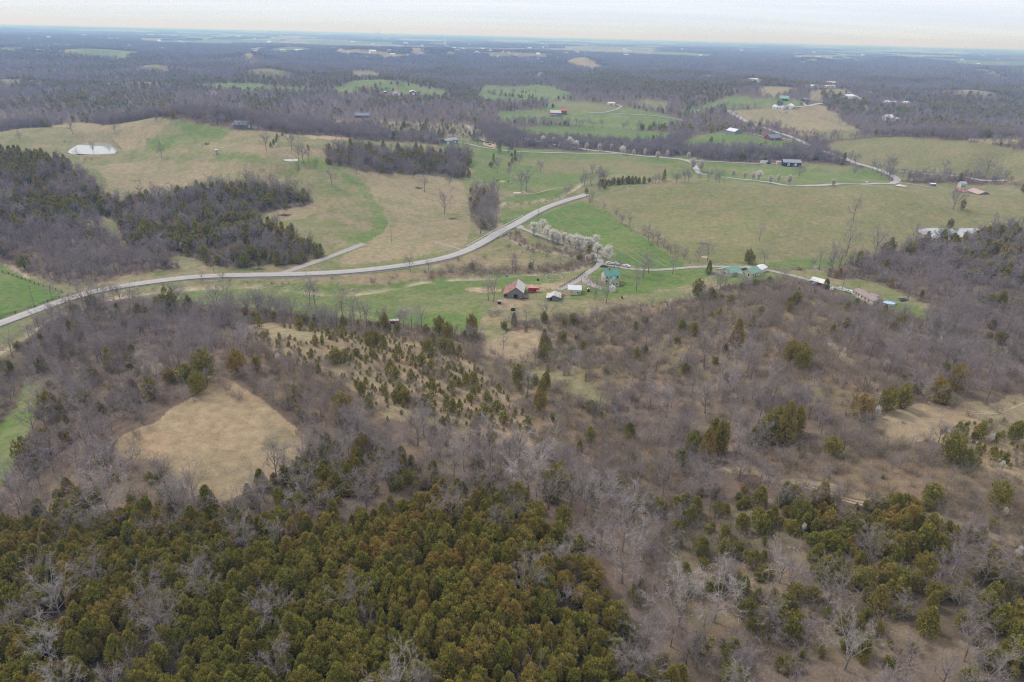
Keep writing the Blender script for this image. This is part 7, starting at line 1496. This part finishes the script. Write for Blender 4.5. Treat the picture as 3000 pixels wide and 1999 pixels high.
fence('P', [(1640, 846), (1661, 833), (1683, 822), (1700, 810), (1712, 801)], 2.4, 1.5, 3, 'dark rail fence along the farm drive below the round pen', 'black')
fence('P', [(1732, 787), (1744, 777)], 2.2, 1.4, 3, 'short dark rail fence at the thicket by the farm fork', 'black'); fence('P', [(1762, 783), (1780, 784), (1800, 786)], 2.2, 1.3, 3, 'dark rail fence on the near side of the farm fork', 'black')
fence('P', [(1532, 849), (1550, 850), (1580, 849), (1613, 848)], 2.6, 1.3, 2, 'wooden rail fence behind the red trailer', 'wood')
fence('G', [(-40, 205), (0, 195), (110, 165), (245, 125), (330, 85), (415, 60)], 4.5, 1.5, 3, 'dark plank fence between the bright paddock and the road', 'black'); fence('D', [(-20, 925), (60, 952), (150, 985), (300, 1035), (430, 1075)], 4.5, 1.4, 2, 'dark rail fence along the stony track at left', 'black')
fence('F', [(640, 920), (820, 915), (980, 912)], 5, 1.2, 2, 'old wire fence below the round field', 'wood', .07); fence('F', [(1480, 236), (1700, 256), (1950, 276), (2240, 298)], 9, 1.3, 2, 'long fence beside the meadow lane at right', 'wood', .12)
fence('E', [(1905, 590), (1960, 618), (2040, 665), (2150, 712)], 6, 1.2, 2, 'field fence between the green triangle and the round field', 'wood', .08)
# round pen
X, Y, Z = hit(1622, 813); o = root('round_pen', X, Y, Z, 0, 'round horse pen of thin teal panels', 'pen')
R_ = 5.7
for i in range(20): a = i / 20 * 2 * math.pi; m = MB(); m.tube((0, 0, -.5), (0, 0, 1.7), .06, k=4); m.build('post', 'teal3', o, loc=(R_*math.cos(a), R_*math.sin(a), float(Hat(X + R_*math.cos(a), Y + R_*math.sin(a))) - Z))
for zz_ in (.5, 1.0, 1.6):
    m = MB()
    for i in range(20): a, b_ = i/20*2*math.pi, (i+1)/20*2*math.pi; m.tube((R_*math.cos(a), R_*math.sin(a), zz_), (R_*math.cos(b_), R_*math.sin(b_), zz_), .035, k=3)
    m.build('rail', 'teal3', o)
m = MB(); k = 32; m.v = []
for i in range(k):
    for r in (R_ - .15, R_ - 1.0): a = i/k*2*math.pi; x, y = r*math.cos(a), r*math.sin(a); m.v.append((x, y, float(Hat(X + x, Y + y)) - Z + .08))
m.f = [(2*i, 2*((i+1) % k), 2*((i+1) % k) + 1, 2*i + 1) for i in range(k)]; m.m = [0]*k; m.build('trodden_ring', 'dirt', o)
# silo-like feed bin, feeder rings, bales, troughs, junk
X, Y, Z = hit(*cv('A', [(1496, 1067)])[0]); o = root('feed_bin', X, Y, Z, 0, 'small pale feed bin with white cap on the green swath', 'feed bin'); m = MB(); m.lathe([(1.1, -.5), (1.1, 3.9)], 12); m.build('bin_wall', 'galv', o); m = MB(); m.lathe([(1.5, 3.9), (1.5, 4.3), (.05, 4.9)], 12); m.build('cap', 'white', o)
for k, p, r, mt, lb in (('H',(410,152),1.3,'galv','grey ring feeder on the green pasture'),('H',(1184,140),1.2,'dark','dark ring feeder below the old barn'),('E',(1355,993),.7,'black','black tub left of the round pen'),('E',(1141,966),.6,'blue','blue barrel by the creek'),('F',(1270,318),1.2,'white','white salt tub in the meadow')):
    X, Y, Z = hit(*cv(k, [p])[0]); m = MB(); m.lathe([(r, -.1), (r, .8), (r*.82, .8), (r*.82, .1), (.05, .1)], 14); m.build('ring_feeder' if r > 1 else 'water_tub', mt, loc=(X, Y, Z), label=lb, category='feeder' if r > 1 else 'tub')
def heap(k, p, L, Wd, H, n, mts, name, lb, cat, rad=.1, rz=0):
    X, Y, Z = hit(*cv(k, [p])[0]); o = root(name, X, Y, Z, rz, lb, cat); rsx = np.random.default_rng(int(p[0]))
    for mt in mts:
        m = MB()
        for i in range(n): c0 = np.array([rsx.normal() * L * .28, rsx.normal() * Wd * .25, abs(rsx.normal()) * H * .35]); d = unit(rsx.normal(size=3) * np.array([1.4, .7, .28])) * rsx.uniform(.8, 2.6); m.tube(c0, c0 + d, rad, rad * .4, 4)
        m.build('branches' if cat == 'brush pile' else 'scrap', mt, o)
for k, p, L_, Wd, H, n, lb, rz in (('D',(1965,545),8,4,1.2,60,'brush pile on the bare patch left of the pasture',0),('D',(1780,845),8,5,2,70,'tangled brush pile at the foot of the left wood',0),('D',(1970,878),12,4,1.6,80,'long windrow of pushed-over trunks near the gravel spur',.4),('D',(1140,908),10,3,1.2,60,'low brush pile by the pointed cedar near the road',.1),
  ('D',(1790,915),5,2,.8,30,'small brush pile on the verge',0),('E',(530,358),5,3,1.6,40,'heap of brush at the foot of the slender tree',0),('E',(768,570),3.5,2,1,26,'dark stump heap on the tan pasture',0),('A',(1432,996),6,4,1.5,40,'low dark thicket heap in the tan hollow',0)): heap(k, p, L_, Wd, H, n, [W_['wood'], M_BARK], 'brush_pile', lb, 'brush pile', .12, rz)
for k, p, L_, Wd, H, n, ms, lb in (('F',(152,742),7,2.5,1.4,20,['dark','galv'],'flatbed of dark scrap on the field edge'),('F',(800,920),4,3,1.6,18,['dred','rust'],'rusty heap beside the fence above the lane'),('F',(925,912),8,2,.9,24,['white','galv'],'pale scrap and tubs along the fence above the lane'),('F',(200,945),7,3,1.4,26,['wood','galv'],'stack of boards and scrap left of the green-roofed houses'),
  ('H',(1075,150),6,3,1,26,['tin','wood'],'scrap heap left of the dark ring feeder'),('H',(1260,62),8,2,1.2,24,['wood','dark'],'lumber heap in front of the old barn'),('P',(1646,868),4,2,1.2,10,['dark','orange'],'yellow and dark machine parts beside the workshop'),('F',(880,1020),6,3,1,20,['dark','tin'],'clutter left of the red-sided garage'),('F',(1030,1050),5,3,1,16,['dark','wood'],'clutter in front of the red-sided garage')):
    heap(k, p, L_, Wd, H, n, ms, 'scrap_heap', lb, 'scrap heap', .12)
# cattle
def cow_mesh(mt):
    m = MB(); prof = [(.02, -1.15), (.30, -1.0), (.42, -.6), (.44, 0), (.46, .5), (.36, .85), (.2, 1.05)]; k = 8
    for q, (r, x) in enumerate(prof):
        for j in range(k): a = 2*math.pi*j/k; m.v.append((x, r*.8*math.cos(a), .95 + r*math.sin(a)))
    for q in range(len(prof) - 1):
        for j in range(k): j2 = (j+1) % k; m.f.append((q*k + j, q*k + j2, (q+1)*k + j2, (q+1)*k + j)); m.m.append(0)
    m.tube((.9, 0, 1.05), (1.45, 0, .85), .22, .14); m.tube((1.4, 0, .9), (1.7, 0, .6), .16, .09); m.tube((1.42, -.22, 1.0), (1.42, .22, 1.0), .05, k=4)
    for x in (-.85, .7):
        for y in (-.24, .24): m.tube((x, y, .8), (x + .05, y, .4), .12, .07, 5); m.tube((x + .05, y, .42), (x, y, 0), .065, .07, 5)
    m.tube((-1.12, 0, 1.2), (-1.2, 0, .5), .03, k=4); o = m.build('cow_mesh_source', mt); me = o.data; bpy.data.objects.remove(o); return me
CM1, CM2 = cow_mesh('cow'), cow_mesh('cow2')
r5 = np.random.default_rng(3)
for i, (k, p, lb) in enumerate([('E',(1076,308),'black cow left of the round hay patch'),('E',(1150,314),'black cow right of the round hay patch'),('H',(1935,62),'black animal lying by the bank below the farmhouse'),('A',(2100,2),None)] + [('B',(x, y),'black cow in the fenced dirt feedlot') for x, y in ((1000,988),(1008,990),(1015,987),(1022,990),(1030,993),(1037,989),(1044,996),(1050,990),(1026,1003),(1056,986),(1012,999),(996,994))]):
    if lb is None: continue
    X, Y, Z = hit(*cv(k, [p])[0]); o = link('cow', CM1 if i % 5 else CM2, loc=(X, Y, Z), rz=r5.uniform(0, 6), label=lb if i < 4 or i % 5 else 'brown cow in the fenced dirt feedlot', category='cow')
    if i >= 4: o['group'] = 'cattle in the dirt feedlot'
pad('feedlot', 'B', [(978, 985), (1010, 980), (1065, 985), (1062, 1025), (1000, 1012), (978, 1005)], 'dirt', .5, 'bare dirt feedlot with black cattle'); pad('hay_patch', 'E', [(1085, 312), (1110, 305), (1138, 313), (1112, 321)], 'dirt', .25, 'round patch of spread hay'); pad('worn_earth', 'F', [(120, 828), (160, 825), (195, 838), (140, 842)], 'dirt', .12, 'bare earth patch below the field corner')
# rock ledges in the creek
rk = MB(); r6 = np.random.default_rng(8); cw = resample([(a, b_) for a, b_ in [hit(x, y)[:2] for x, y in CREEK]], 1.6)
for a, b_ in cw:
    if fbm(np.array([a / 26.]), np.array([b_ / 26.]), 123, 2)[0] < .47: continue
    for _ in range(2):
        x, y = a + r6.normal() * 1.3, b_ + r6.normal() * 1.3; s_ = r6.uniform(.25, .8); z = float(Hat(x, y)); rk.tube((x, y, z - .3), (x + r6.normal()*.15, y + r6.normal()*.15, z + s_ * .35), s_, s_ * .7, 5)
o = rk.build('creek_rocks', 'rock', kind='stuff', label='pale flat rocks and ledges along the creek bed', category='rocks')
